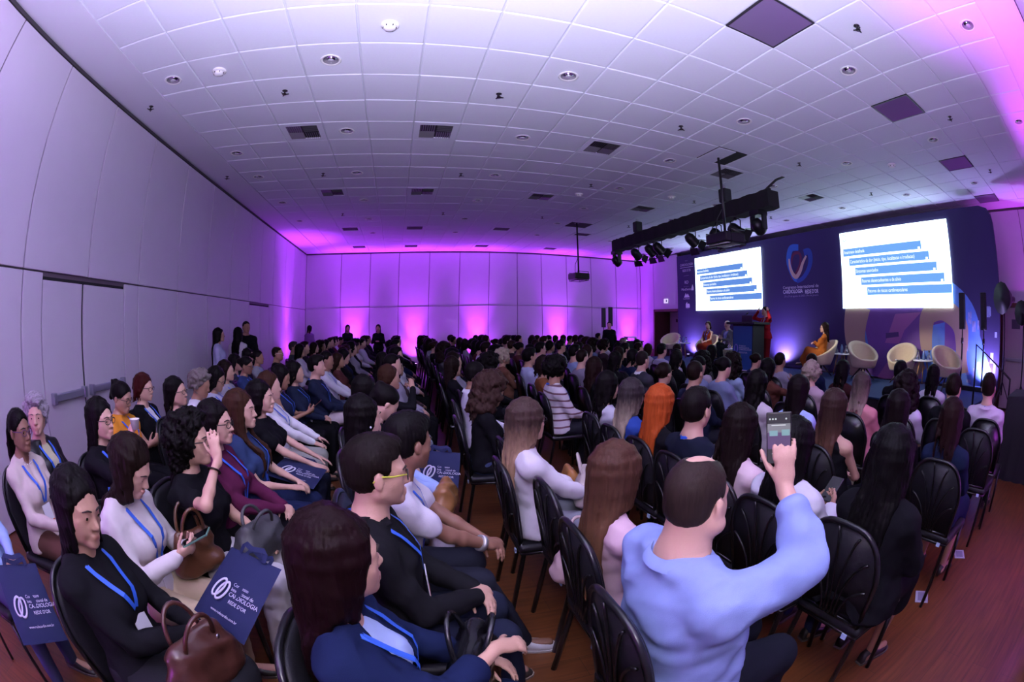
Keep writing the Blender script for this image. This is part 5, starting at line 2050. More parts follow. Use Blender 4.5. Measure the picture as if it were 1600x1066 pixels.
def legs_mesh(s, h, seed=2):
    sp = s.sp
    kind = sp.get('legs', 'trousers')
    k = s.k
    P = np.array([s.H, *s.kn.values(), *s.an.values(), s.at(.1, .2, .2), s.at(.1, -.2, -.2)])
    lo, hi = P.min(0) - .15, P.max(0) + .15
    lo[2] = max(lo[2], .0)
    hi[2] = s.H[2] + .16
    F = Field(lo, hi, h)
    g = .010
    fa = 1 + s.fat * 1.1
    F.loft(s.H, s.e, s.l, s.f, s.ts, s.A, s.B, s.Cf, g - .004, .05, t0=-.09 * k, t1=.055 * k)
    if kind in ('trousers', 'wide'):
        w = .012 if kind == 'wide' else 0
        for sd in 'LR':
            Hp, K, A = s.hip[sd], s.kn[sd], s.an[sd]
            F.cone(Hp, K, .090 * k * fa + g, .062 * k * (1 + s.fat * .6) + g + w, .035)
            F.cone(K, K + (A - K) * .45, .061 * k + g + w, .056 * k + g + w, .025)
            F.cone(K + (A - K) * .45, A + (A - K) * .02, .056 * k + g + w, (.045 if kind == 'trousers' else .068) * k + g, .02)
        F.disp(wrinkle(.0022, seed, s))
    else:
        ends = .30 if kind == 'skirt' else .80
        for sd in 'LR':
            Hp, K, A = s.hip[sd], s.kn[sd], s.an[sd]
            F.cone(Hp, K, .095 * k * fa + g, .072 * k + g, .06)
            F.cone(K, K + (A - K) * ends, .072 * k + g, .085 * k + g, .05)
        for q in np.linspace(.15, .85, 4):
            a = s.hip['L'] * (1 - q) + s.hip['R'] * q
            b = s.kn['L'] * (1 - q) + s.kn['R'] * q
            c = s.an['L'] * (1 - q) + s.an['R'] * q
            F.cone(a, b, .080 * k, .060 * k, .07)
            F.cone(b, b + (c - b) * ends, .060 * k, .072 * k, .05)
        if kind == 'dress_long':
            pass
        F.disp(lambda x, y, z: .004 * np.sin(70 * y + 12 * x) * np.clip((s.H[2] - z) * 6, 0, 1))
    return F.extract(1)


def shoe_mesh(s, sd):
    A, T = s.an[sd], s.toe[sd]
    d = unit((T - A) * np.array([1, 1, 0]))
    b0 = np.array([A[0], A[1], max(A[2] - .085, 0.0)])
    tilt = min(0, T[2] - (A[2] - .045))
    M = MB()
    kk = s.k * .98
    lat = np.array([-d[1], d[0], 0])
    secs = [(-.075, .026, .055), (-.06, .034, .085), (-.02, .036, .10), (.04, .040, .075), (.10, .046, .058), (.15, .044, .048), (.185, .032, .036), (.20, .014, .022)]
    vs, fs = [], []
    n = 12
    for (x, w, hh) in secs:
        for q in range(n):
            a = 2 * PI * q / n
            ca, sa = math.cos(a), math.sin(a)
            yy = w * kk * (abs(ca) ** .8) * (1 if ca > 0 else -1)
            zz = hh * kk * .5 * (1 + (abs(sa) ** .8) * (1 if sa > 0 else -1))
            p = b0 + d * x * kk + lat * yy
            vs.append((p[0], p[1], p[2] + zz))
    for i in range(len(secs) - 1):
        for q in range(n):
            fs.append((i * n + q, i * n + (q + 1) % n, (i + 1) * n + (q + 1) % n, (i + 1) * n + q))
    fs += [tuple(range(n - 1, -1, -1)), tuple(range((len(secs) - 1) * n, len(secs) * n))]
    M.add(vs, fs, smooth=True)
    sole = MB()
    out = [(b0 + d * x * kk * 1.03 + lat * sg * (w + .003) * kk) for sg, seq in ((1, secs), (-1, secs[::-1])) for (x, w, hh) in seq]
    vs = [(p[0], p[1], p[2] - .004) for p in out] + [(p[0], p[1], p[2] + .014) for p in out]
    m = len(out)
    sole.add(vs, [tuple(range(m - 1, -1, -1)), tuple(range(m, 2 * m))] + [(i, (i + 1) % m, m + (i + 1) % m, m + i) for i in range(m)])
    return M, sole


def hair_mesh(s, h, kind, seed=1, length=.30, front=False, vol=1.0, part=0.0):
    rng = np.random.RandomState(seed)
    R, hs, hp = s.R.T, s.hs, s.hp
    ext = .20 if kind in ('afro', 'curly', 'bigcurly') else .16
    lo, hi = s.C - ext, s.C + ext
    if kind in ('long', 'curly', 'bigcurly', 'pony', 'wavy'):
        lo = np.minimum(lo, s.C + np.array([-.24, -.20, -.12 - length]))
        hi = np.maximum(hi, s.C + np.array([.19, .20, .15]))
    F = Field(lo, hi, h)
    off = {'short': .012, 'crop': .006, 'bald': .004, 'bun': .010, 'pony': .010, 'claw': .012}.get(kind, .010) * vol
    F.ell(hp((-.016, 0, .036)), np.array((.098 + off, .077 + off, .086 + off)) * hs, R, .01)
    if kind in ('short', 'crop', 'bald'):
        F.ell(hp((-.045, 0, -.015)), np.array((.058 + off, .066 + off, .058)) * hs, R, .02)
        if kind == 'short':
            F.ell(hp((.03, .01, .105)), np.array((.055, .055, .022)) * hs * vol, R, .03)
        # cut the face free
        F.half(hp((.072, 0, .072)), s.R @ unit((.80, 0, -.60)), k=.008)
        F.half(hp((.030, 0, 0)), s.R @ unit((1, 0, -.12)), lo=s.C - .3, hi=np.array([9, 9, s.C[2] + .048 * hs]), k=.006)
        for sg in (1, -1):
            F.ell(hp((-.006, sg * .098, -.018)), np.array((.032, .034, .046)) * hs, R, .006, 'cut')
        F.half(hp((0, 0, -.066)), s.R @ np.array([.25, 0, -1.0]), k=.006)
        if kind == 'bald':
            F.ell(hp((.020, .008, .138)), np.array((.078, .046, .046)) * hs, R, .01, 'cut')
    else:
        F.half(hp((.076, 0, .070)), s.R @ unit((.86, 0, -.50)), k=.01)
    locks = []
    if kind in ('long', 'wavy', 'bob', 'curly', 'bigcurly'):
        nl = 15 if h < .009 else 10
        L = {'bob': min(length, .12)}.get(kind, length)
        for sg in (1, -1):
            for i in range(nl):
                th = math.radians(62 + 118 * i / (nl - 1))
                p0 = []
                for el in (78, 50, 22, -4):
                    a = math.radians(el)
                    r = np.array((.098, .077, .086)) + off * .75
                    q = np.array((-.016, 0, .036)) + r * np.array((math.cos(th) * math.cos(a), sg * math.sin(th) * math.cos(a), math.sin(a)))
                    p0.append(hp(q))
                base = p0[-1]
                is_back = (th > math.radians(98)) or not front
                outw = unit((base - s.C) * np.array([1, 1, 0]))
                ln = L * (1 + .10 * rng.randn())
                nseg = max(3, int(L / .06))
                pts = p0[:]
                ph = rng.uniform(0, 6.28)
                for q in range(1, nseg + 1):
                    f = q / nseg
                    wv = (.010 if kind != 'long' else .0025) * math.sin(ph + f * (9 if kind != 'long' else 4))
                    tp = -.35 * (math.cos(th) > -.2)
                    p = base + np.array([0, 0, -ln * f]) + outw * (.012 * f + wv) + s.l * sg * (-.022 * f * f)
                    if is_back and math.cos(th) > -.25:
                        p = p - s.f * .055 * min(1, f * 1.6)
                    p = s.push(p, is_back, .022)
                    pts.append(p)
                rr = .0140 * vol
                tip = .0045 if kind == 'long' else .008
                locks.append((pts, rr, tip))
    if kind in ('curly', 'bigcurly', 'afro'):
        n = 130 if kind != 'curly' else 100
        big = 1.35 if kind == 'bigcurly' else 1.15 if kind == 'afro' else 1.0
        for _ in range(n):
            v = unit(rng.randn(3) * np.array([1, 1, .9]) + np.array([-.25, 0, .15]))
            if v[0] > .45 and v[2] < .55:
                continue
            q = np.array((-.016, 0, .030)) + v * (np.array((.098, .077, .086)) + .020 * big * vol + .012 * rng.rand())
            F.ell(hp(q), np.array([1, 1, 1]) * (.020 + .012 * rng.rand()) * big * hs, None, .008)
        if kind == 'bigcurly':
            for _ in range(90):
                a = rng.uniform(1.2, 5.08)
                z = rng.uniform(-.16, .0) - length * .25 * rng.rand()
                r = .105 + .03 * rng.rand()
                p = s.hp((-.02 + r * math.cos(a), r * math.sin(a), z))
                F.ell(s.push(p, True, .02), np.array([1, 1, 1]) * (.022 + .014 * rng.rand()), None, .01)
    if kind == 'bun':
        F.half(hp((.0, 0, -.062)), s.R @ np.array([.3, 0, -1.0]), k=.006)
        for sg in (1, -1):
            F.ell(hp((.03, sg * .085, -.03)), np.array((.05, .03, .045)) * hs, R, .008, 'cut')
        F.ell(hp((-.125, 0, .035)), np.array((.045, .050, .045)) * hs, R, .012)
    if kind in ('claw',):
        F.half(hp((.0, 0, -.075)), s.R @ np.array([.3, 0, -1.0]), k=.006)
        for sg in (1, -1):
            F.ell(hp((.035, sg * .085, -.03)), np.array((.05, .03, .045)) * hs, R, .008, 'cut')
        F.cone(hp((-.10, .01, .09)), hp((-.125, 0, -.04)), .036, .022, .02)
        F.cone(hp((-.115, 0, .05)), hp((-.13, -.02, .11)), .02, .01, .01)
    if kind == 'pony':
        F.half(hp((.0, 0, -.062)), s.R @ np.array([.3, 0, -1.0]), k=.006)
        for sg in (1, -1):
            F.ell(hp((.03, sg * .085, -.03)), np.array((.05, .03, .045)) * hs, R, .008, 'cut')
        F.ell(hp((-.115, 0, .03)), np.array((.030, .034, .034)) * hs, R, .012)
        for i in range(9):
            a = i * 2 * PI / 9
            b0 = hp((-.13, .016 * math.cos(a), .03 + .016 * math.sin(a)))
            pts = [b0]
            for q in range(1, 6):
                f = q / 5
                p = b0 + np.array([-.03 * math.sin(min(1, f * 2) * 1.5), 0, -length * f ** 1.1]) + s.l * .02 * math.cos(a) * f
                pts.append(s.push(p, True, .02))
            locks.append((pts, .016, .006))
    for pts, r0, r1 in locks:
        n = len(pts) - 1
        for q in range(n):
            ra = r0 + (r1 - r0) * max(0, (q - 2) / max(1, n - 2)) ** 1.4
            rb = r0 + (r1 - r0) * max(0, (q - 1) / max(1, n - 2)) ** 1.4
            F.cone(pts[q], pts[q + 1], ra, rb, .010)
    # keep the face free of hair
    if kind not in ('short', 'crop', 'bald'):
        F.ell(hp((.085, 0, -.035)), np.array((.060, .058, .108)) * hs, R, .006, 'cut')
        F.ell(hp((.105, 0, -.02)), np.array((.05, .10, .11)) * hs, R, .006, 'cut')
    am = .0022 if kind in ('long', 'bob', 'wavy', 'pony', 'short') else .0045 if kind in ('curly', 'bigcurly', 'afro') else .0012
    if kind in ('curly', 'bigcurly', 'afro'):
        F.disp(lambda x, y, z: am * (np.sin(150 * x + 40 * np.sin(60 * z)) * np.sin(140 * y + 2) + np.sin(130 * z + 30 * np.sin(50 * x))))
    else:
        c = s.C

        def groove(x, y, z):
            th = np.arctan2(y - c[1], x - c[0] + .02)
            return am * (np.sin(th * 34 + 1.2 * np.sin(25 * z + seed)) + .6 * np.sin(th * 71 + 9 * z))
        F.disp(groove)
    return F.extract(1)


# ---- materials by colour
def skin_mat(tone):
    nm = 'skin_%02d_%02d_%02d' % tuple(int(c * 99) for c in tone)
    if nm in MATS:
        return MATS[nm]
    m = mat(nm, tone, 0.48, spec=0.4, bump=(180, 0.08))
    nt = m.node_tree
    b = nt.nodes['Principled BSDF']
    at = nt.nodes.new('ShaderNodeAttribute')
    at.attribute_name = 'lips'
    mx = nt.nodes.new('ShaderNodeMix')
    mx.data_type = 'RGBA'
    mx.inputs['A'].default_value = (*tone, 1)
    mx.inputs['B'].default_value = (tone[0] * .80, tone[1] * .38, tone[2] * .42, 1)
    nt.links.new(at.outputs['Fac'], mx.inputs['Factor'])
    nt.links.new(mx.outputs['Result'], b.inputs['Base Color'])
    return m


def cmat(prefix, color, **kw):
    nm = prefix + '_%03d_%03d_%03d' % tuple(int(c * 999) for c in color)
    return mat(nm, color, **kw)


def cloth_mat(color, leather=False):
    if leather:
        return cmat('leather', color, rough=.35, bump=(90, .15))
    return cmat('cloth', color, rough=.9, sheen=.0, spec=.08, noise=(35, .06), bump=(420, .12))


def hair_mat(color):
    return cmat('hair', tuple(c * .5 for c in color) if max(color) < .1 else color, rough=.46, spec=.07, streak=(130, .45))


def ombre_mat(c0, c1, z0, z1):
    """hair that is dark at the roots and light at the ends (object heights z0 > z1)"""
    nm = 'ombre_%03d_%03d_%.2f' % (int(c0[0] * 999), int(c1[0] * 999), z0)
    if nm in MATS:
        return MATS[nm]
    m = mat(nm, c0, .46, spec=.12, streak=(130, .40))
    nt = m.node_tree
    b = nt.nodes['Principled BSDF']
    mixn = [n for n in nt.nodes if n.type == 'MIX'][0]
    tc = nt.nodes.new('ShaderNodeTexCoord')
    sx = nt.nodes.new('ShaderNodeSeparateXYZ')
    nt.links.new(tc.outputs['Object'], sx.inputs[0])
    nz = nt.nodes.new('ShaderNodeTexNoise')
    nz.inputs['Scale'].default_value = 14
    ad = nt.nodes.new('ShaderNodeMath')
    ad.operation = 'MULTIPLY_ADD'
    ad.inputs[1].default_value = .12
    nt.links.new(nz.outputs['Fac'], ad.inputs[0])
    nt.links.new(sx.outputs['Z'], ad.inputs[2])
    mr = nt.nodes.new('ShaderNodeMapRange')
    mr.inputs['From Min'].default_value = z0 + .06
    mr.inputs['From Max'].default_value = z1 + .06
    nt.links.new(ad.outputs[0], mr.inputs['Value'])
    mx = nt.nodes.new('ShaderNodeMix')
    mx.data_type = 'RGBA'
    nt.links.new(mr.outputs['Result'], mx.inputs['Factor'])
    nt.links.new(mixn.outputs['Result'], mx.inputs['A'])
    mx.inputs['B'].default_value = (*c1, 1)
    nt.links.new(mx.outputs['Result'], b.inputs['Base Color'])
    return m


M_EYEW = mat('eye_white', (.75, .73, .70), .25)
M_IRIS = mat('eye_iris', (.02, .012, .008), .15)
eb = MB()
eb.lathe([(0.0, -.0118), (.006, -.0102), (.0102, -.006), (.0118, 0), (.0105, .0055), (.0075, .0092)], 14, 0)
eb.lathe([(.0075, .0090), (.0055, .0107), (.003, .0117), (0, .012)], 14, 1)
EYE_ME = eb.mesh('eye')
EYE_ME.materials.append(M_EYEW)
EYE_ME.materials.append(M_IRIS)
M_LANYARD = mat('lanyard_blue', (.03, .12, .60), .45)
M_BADGE = mat('badge_white', (.78, .78, .84), .4)
M_BADGE_O = mat('badge_orange', (.75, .22, .10), .5)
M_BADGE_N = mat('badge_navy', (.03, .04, .18), .5)
M_GLFRAME = mat('glasses_frame', (.02, .015, .015), .3)


def np_obj(name, VQ, material, parent=None, attr=None):
    me = np_mesh(name, VQ[0], VQ[1], material, attr)
    return link(bpy.data.objects.new(name, me), parent)


def ribbon3(pts, nrm, w, th=.0015):
    """flat strap along 3-D points with outward normals"""
    b = MB()
    vs, fs = [], []
    n = len(pts)
    for i in range(n):
        p = Vector(pts[i])
        d = (Vector(pts[min(i + 1, n - 1)]) - Vector(pts[max(i - 1, 0)])).normalized()
        nn = Vector(nrm[i]).normalized()
        sd = d.cross(nn).normalized() * w / 2
        vs += [p - sd, p + sd, p + sd + nn * th, p - sd + nn * th]
    for i in range(n - 1):
        for q in range(4):
            fs.append((i * 4 + q, i * 4 + (q + 1) % 4, (i + 1) * 4 + (q + 1) % 4, (i + 1) * 4 + q))
    fs += [(3, 2, 1, 0), ((n - 1) * 4, (n - 1) * 4 + 1, (n - 1) * 4 + 2, (n - 1) * 4 + 3)]
    return b.add(vs, fs)


def add_lanyard(s, parent, badge=True, grow=.015, tend=.13, detail=True):
    k = s.k
    for sg in (1, -1):
        pts, nr = [], []
        # from the nape over the shoulder to the breast bone
        pts.append(s.at(.515 * k, 0, -.075 * k - grow))
        nr.append(-s.f)
        pts.append(s.at(.512 * k, sg * .055 * k, -.045 * k))
        nr.append(s.e + s.l * sg * .5 - s.f * .4)
        pts.append(s.at(.495 * k + .01, sg * .072 * k, .012))
        nr.append(s.e + s.l * sg * .4)
        for q in range(8):
            f = (q + 1) / 8
            t = .46 * k + (tend * k - .46 * k) * f
            u = sg * (.070 * k * (1 - f) ** 0.9 + .006)
            pts.append(s.front(t, u, grow + .004))
            nr.append(s.f)
        ribbon3(pts, nr, .019).build('lanyard', M_LANYARD, parent)
    if badge:
        c = s.front(tend * k - .075, 0, grow + .012)
        up = s.e
        b = MB()
        Mx = Matrix(((s.l[0], up[0], s.f[0], c[0]), (s.l[1], up[1], s.f[1], c[1]), (s.l[2], up[2], s.f[2], c[2]), (0, 0, 0, 1)))
        b.box((-.042, -.062, -.002), (.042, .062, .002), M=Mx)
        o = b.build('badge', M_BADGE, parent)
        if detail:
            MB().box((-.042, -.062, .002), (.042, -.040, .0028), M=Mx).build('badge_band', M_BADGE_N, o)
            MB().box((-.042, -.040, .002), (.042, -.030, .0028), M=Mx).build('badge_band', M_BADGE_O, o)


def add_glasses(s, parent, color=None):
    m = M_GLFRAME if color is None else cmat('glasses', color, rough=.3)
    h = s.hs
    fr = MB()
    for sg in (1, -1):
        ring = []
        for q in range(16):
            a = 2 * PI * q / 16
            ring.append(s.hp((.104 - .010 * abs(.5 * math.cos(a) + .5), sg * (.033 + .024 * math.cos(a)), -.001 + .018 * math.sin(a))))
        fr.tube(ring, .0020, 5, closed=True)
        tp = MB().tube([s.hp((.090, sg * .057, .006)), s.hp((.04, sg * .080, .006)), s.hp((-.01, sg * .086, .008)), s.hp((-.03, sg * .087, -.012))], .0026, 5)
        tp.build('glasses_arm', m if not s.sp.get('temple') else cmat('glasses', s.sp['temple'], rough=.3), parent)
    fr.tube([s.hp((.105, -.009, .002)), s.hp((.108, 0, .004)), s.hp((.105, .009, .002))], .002, 5)
    fr.build('glasses', m, parent)


def add_collar(s, parent, material, flare=.016, opening=28):
    k = s.k
    n = 26
    vs, fs = [], []
    for i in range(n):
        a = math.radians(opening + (360 - 2 * opening) * i / (n - 1))
        ca, sa = math.cos(a), math.sin(a)
        ra, rb = (.060 if s.g == 'f' else .070) * k * (1 + s.fat * .8), (.060 if s.g == 'f' else .068) * k * (1 + s.fat * .8)
        drop = .018 * max(0, ca)
        for (t, gr) in ((.480, .010), (.522, 0.0), (.526, .004), (.494, .008 + flare)):
            vs.append(tuple(s.at(t * k - drop * k, sa * (ra + gr), -.012 + ca * (rb + gr))))
    for i in range(n - 1):
        for q in range(3):
            fs.append((i * 4 + q, i * 4 + q + 1, (i + 1) * 4 + q + 1, (i + 1) * 4 + q))
    MB().add(vs, fs, smooth=True).build('collar', material, parent)


def add_face(s, parent, brow=(.02, .012, .008)):
    for sg in (1, -1):
        o = inst(EYE_ME, 'eye', parent)
        c = s.hp((.0768, sg * .032, -.001))
        fwd = s.R @ unit((1, sg * .05, -.04))
        q = Vector(fwd).to_track_quat('Z', 'Y')
        o.matrix_local = Matrix.Translation(Vector(c)) @ q.to_matrix().to_4x4() @ Matrix.Scale(s.hs * 1.0, 4)
        MB().tube([s.hp((.0945, sg * .012, .0215)), s.hp((.0935, sg * .030, .0275)), s.hp((.078, sg * .050, .0215))], [.0028, .0034, .0018], 6).build('eyebrow', cmat('brow', brow, rough=.7), parent)


def striped(c0, c1):
    m = mat('striped_knit', c0, .85, bump=(420, .12))
    nt = m.node_tree
    b = nt.nodes['Principled BSDF']
    tc = nt.nodes.new('ShaderNodeTexCoord')
    w = nt.nodes.new('ShaderNodeTexWave')
    w.bands_direction = 'Z'
    w.inputs['Scale'].default_value = 4.2
    w.inputs['Distortion'].default_value = 1.2
    w.inputs['Detail'].default_value = 0
    nt.links.new(tc.outputs['Object'], w.inputs['Vector'])
    r = nt.nodes.new('ShaderNodeValToRGB')
    r.color_ramp.interpolation = 'CONSTANT'
    r.color_ramp.elements[0].color = (*c0, 1)
    r.color_ramp.elements[1].position = .86
    r.color_ramp.elements[1].color = (*c1, 1)
    nt.links.new(w.outputs['Fac'], r.inputs['Fac'])
    nt.links.new(r.outputs['Color'], b.inputs['Base Color'])
    return m


N_PEOPLE = [0]


def person(loc, rz, sp, label, tier=0, group=None, name='person'):
    """tier 0 close (all details), 1 middle, 2 far"""
    N_PEOPLE[0] += 1
    seed = N_PEOPLE[0]
    s = Skel(sp)
    hb = (.0068, .0112, .019)[tier]
    ht = (.0095, .014, .021)[tier]
    hh = (.0070, .0105, .016)[tier]
    V, Q, lip = body_mesh(s, hb, tier < 2)
    o = np_obj(name, (V, Q), skin_mat(sp.get('skin', (.50, .30, .21))), None, {'lips': lip * sp.get('lips', .8)})
    o.location = loc
    o.rotation_euler = (0, 0, rz)
    tag(o, label, 'person', group)
    tm_ = cloth_mat(sp.get('top', (.03, .03, .035)), sp.get('leather', False))
    if sp.get('stripes'):
        tm_ = striped(sp['top'], sp['stripes'])
    np_obj(sp.get('top_name', 'shirt'), top_mesh(s, ht, seed), tm_, o)
    if sp.get('inner'):
        np_obj('blouse', inner_mesh(s, ht), cloth_mat(sp['inner']), o)
    lk = sp.get('legs', 'trousers')
    np_obj('trousers' if lk in ('trousers', 'wide') else 'skirt', legs_mesh(s, ht * 1.25, seed + 50), cloth_mat(sp.get('bottom', (.02, .022, .03))), o)
    for sd in 'LR':
        a, b = shoe_mesh(s, sd)
        so = a.build('shoe', cmat('shoe', sp.get('shoe', (.02, .018, .018)), rough=.45), o)
        if tier == 0:
            b.build('sole', cmat('sole', sp.get('sole', (.10, .09, .08)), rough=.6), so)
    if sp.get('hair', 'long') != 'none':
        HV = hair_mesh(s, hh, sp.get('hair', 'long'), seed, sp.get('hlen', .28), sp.get('hfront', False), sp.get('hvol', 1.0))
        hc = sp.get('hcol', (.012, .008, .007))
        hm = hair_mat(hc) if not sp.get('hcol2') else ombre_mat(hc, sp['hcol2'], s.C[2] + sp.get('oz0', .02), s.C[2] - sp.get('oz1', .18))
        np_obj('hair', HV, hm, o)
    if sp.get('face', tier == 0):
        add_face(s, o, sp.get('brow', (.02, .012, .008)))
    if sp.get('glasses'):
        add_glasses(s, o, sp['glasses'] if isinstance(sp['glasses'], tuple) else None)
    if sp.get('collar'):
        add_collar(s, o, tm_ if sp['collar'] is True else cloth_mat(sp['collar']))
    if sp.get('lanyard'):
        add_lanyard(s, o, sp.get('badge', True), sp.get('loose', .010) + .004, sp.get('lend', .14), tier == 0)
    return o, s

LABELS = {
    'A0': 'person in a pale blue shirt holding a hanging navy tote at the picture edge',
    'A1': 'person in a beige blouse with purple glasses and pearl necklace',
    'A2': 'person in a black leather jacket turned to face the camera',
    'A3': 'person in black three-quarter sleeves raising a small white cup',
    'A4': 'person in a mustard yellow ruffled top looking down',
    'A5': 'person in a black blazer over white, beside the mustard yellow top',
    'A6': 'person in a dark navy top with glasses, next past the black blazer',
    'A7': 'person in an open white jacket looking down, by the long wall',
    'A8': 'person in a pale blue-grey top and glasses next to the white jacket',
    'A9': 'person in a plain grey top, second past the white jacket',
    'A10': 'person in a dark open jacket over white, third past the white jacket',
    'A11': 'person in a navy top with glasses, fourth past the white jacket',
    'A12': 'person in a grey-green top by the long wall, head turned to the stage',
    'A13': 'person in a pale grey top with blue lanyard beside the black-clad pale-glasses wearer',
    'A14': 'person in black with pale-framed glasses near the far part of the long wall',
    'A15': 'person in dark grey seated before the long wall lamp',
    'B1': 'person in black knitwear with clasped hands over a brown leather handbag',
    'B2': 'person in a cream top and beige trousers bent over a phone',
    'B3': 'person in a black short-sleeved top resting a raised hand on the head',
    'B4': 'person in a burgundy long-sleeved top with clasped hands',
    'B5': 'person in a blue short-sleeved top between the burgundy and black tops',
    'B6': 'person in a black T-shirt reaching both hands to the knees',
    'B7': 'person in a white shirt with hands on grey-trousered knees',
    'B8': 'person in a sleeveless navy top looking down at a phone',
    'B9': 'person in a dark navy top with lanyard beside the white trousers',
    'B10': 'person in a navy shirt and white trousers with clasped hands',
    'B11': 'person in a white shirt and blue jeans, hands on the knees',
    'B12': 'person in a pale lilac jacket holding up both hands to read',
    'C1': 'person in a navy blazer over pale blue, closest to the camera',
    'C2': 'person in a black collared shirt and glasses with clasped hands',
    'C3': 'person in a white T-shirt and wrist watch leaning forward with clasped hands',
    'C4': 'person in a light blue shirt with a pearl earring and tan bag',
    'C5': 'person in plain black behind the pearl earring, third row from the long wall',
    'C6': 'person in black bending low over the lap beside the pearl earring wearer',
    'C7': 'person in black with one hand on the forehead and pale jeans',
    'C8': 'person in black holding up both hands, past the hand-on-forehead sitter',
    'C9': 'person in black seated against the bright far wall lamp, head bowed',
    'C10': 'person in black just past the bowed one before the far lamp',
    'D1': 'person in a light blue shirt holding up a phone',
    'D2': 'person in a pink short-sleeved top and dark red skirt',
    'D3': 'person in a white blouse with a cream handbag on the lap',
    'D4': 'person in black bending forward, fourth row, next past the white blouse',
    'D5': 'person in a white collared shirt, back turned, past the bending black figure',
    'D6': 'person in black, fourth row, next past the white collared shirt',
    'D7': 'person in a dark open jacket looking down, fourth row, middle distance',
    'D8': 'person in black just past the dark open jacket in the fourth row',
    'D9': 'person in black at the far end of the fourth row against purple wall',
    'E0': 'person all in loose black clothes at the near end of the middle row',
    'E1': 'person in a white puffed blouse holding a phone low',
    'E2': 'person in a pale pink long-sleeved top just beyond the raised phone',
    'E3': 'person in a dark suit with blue lanyard at the collar, back turned',
    'E4': 'person in black between the dark suit and the royal blue top',
    'E5': 'person in a royal blue short-sleeved top, back turned',
    'E6': 'person in a white top next past the royal blue one',
    'E7': 'person in black, middle row, beside the white sweater',
    'E8': 'person in a white sweater and lanyard in the middle row',
    'E9': 'person in a brown jacket next past the white sweater',
    'E10': 'person in a light blue collared shirt past the brown jacket',
    'E11': 'person in a dark brown top in the far half of the middle row',
    'E12': 'person in black between the fourth and middle rows beside an empty chair',
    'F0': 'person in a bare-shouldered black top, fourth row from the stage',
    'F1': 'person in a pale blue shirt past the bare-shouldered black top',
    'F2': 'person in a pale mauve blouse next past the pale blue shirt',
    'F3': 'person in navy in front of the dark-suited one',
    'F4': 'person in plain black next past the navy one, fourth row from the stage',
    'F5': 'person in black seated before the grey jacket with white collar',
    'F6': 'person in black, fourth row from the stage, next to an aisle-end empty chair',
    'F7': 'person in black with glasses, middle distance, fourth row from the stage',
    'G1': 'person in a grey jacket with white shirt collar, back turned',
    'G2': 'person in a pale mauve top, third row from the stage',
    'G3': 'person in black between the grey jacket and the pale mauve top',
    'G4': 'person in a light blue top seen below the lectern',
    'G5': 'person in a rust brown top raising one hand below the lectern',
    'G6': 'person in a salmon pink top, back turned',
    'G7': 'person in a white top next to the salmon pink one toward the aisle',
    'G8': 'person in a navy dress by the aisle, third row from the stage',
    'G9': 'person in a light blue shirt and glasses in the middle of the crowd',
    'G10': 'person in dark brown beside the light blue shirt with glasses',
    'G11': 'person in a lilac shirt in the far crowd',
    'G12': 'person in a pale shirt next to the lilac one in the far crowd',
    'G13': 'person in black at the far edge of the crowd before a wall lamp',
    'H1': 'person in a pale lilac collared shirt below the doorway chair',
    'H2': 'person in a pale pink top below the orange-dressed panel speaker',
    'H3': 'person in dark red-brown before the sideways cream chair',
    'H4': 'person in a black suit looking down beside the aisle-end white shirt',
    'H5': 'person in black directly below the dark doorway',
    'H6': 'person in black in profile just left of the dark doorway',
    'H7': 'person in a white top below the far column loudspeakers',
    'H8': 'person in a dusky pink top past the far white one',
    'H9': 'person in black next past the dusky pink top, far crowd',
    'I1': 'person in black in the front row before the middle cream chair',
    'I2': 'person in a white top in the front row before the small round table',
    'I3': 'person in a white shirt with blue lanyard at the front row end',
    'I5': 'person in black near the far corner table, front rows',
}


# ================================================================ the audience, measured head by head
LIGHT, FAIR, MID, TAN, BROWN, DARK = (.60, .36, .27), (.54, .32, .23), (.44, .25, .17), (.36, .19, .12), (.25, .125, .08), (.16, .080, .052)
BLK, DBR, BRN, RED, AUB = (.010, .008, .008), (.022, .012, .009), (.075, .032, .018), (.34, .060, .012), (.075, .012, .010)
WHT, CRM, NVY, BLACKC, GRYC, LBL = (.72, .72, .76), (.60, .52, .46), (.012, .018, .058), (.007, .007, .009), (.10, .10, .11), (.34, .46, .78)
CLASP = dict(handL=(.30, .035, .12), handR=(.30, -.045, .135), hdirL=(.55, -.8, -.1), hdirR=(.55, .8, -.15), curlL=.7, curlR=.75)
LAP = dict(handL=(.28, .07, .115), handR=(.27, -.06, .12), hdirL=(.8, -.5, -.2), hdirR=(.8, .5, -.2))
PHONE = dict(handL=(.25, .05, .22), handR=(.26, -.06, .24), hdirL=(.7, -.5, .35), hdirR=(.75, .45, .4), hnormL=(.5, .6, -.6), hnormR=(.5, -.6, -.5), curlL=.8, curlR=.8)
KNEES = dict(handL=(.38, .10, .105), handR=(.38, -.10, .11), hdirL=(1, -.1, -.35), hdirR=(1, .1, -.35), curlL=.3, curlR=.3)
ROOTS = {}


PEND = []


def seat(u, v, sp, label, tier=0, rz=0.0, dz=0.0, key=None):
    """someone seated with the middle of the head on the measured line of sight"""
    s = Skel(sp)
    p = atz(u, v, s.C[2] + dz)
    c, q = math.cos(rz), math.sin(rz)
    x = p[0] - (s.C[0] * c - s.C[1] * q)
    y = min(p[1] - (s.C[0] * q + s.C[1] * c), 15.0)
    PEND.append([x, y, rz, sp, LABELS.get(key, label), tier, key or label])


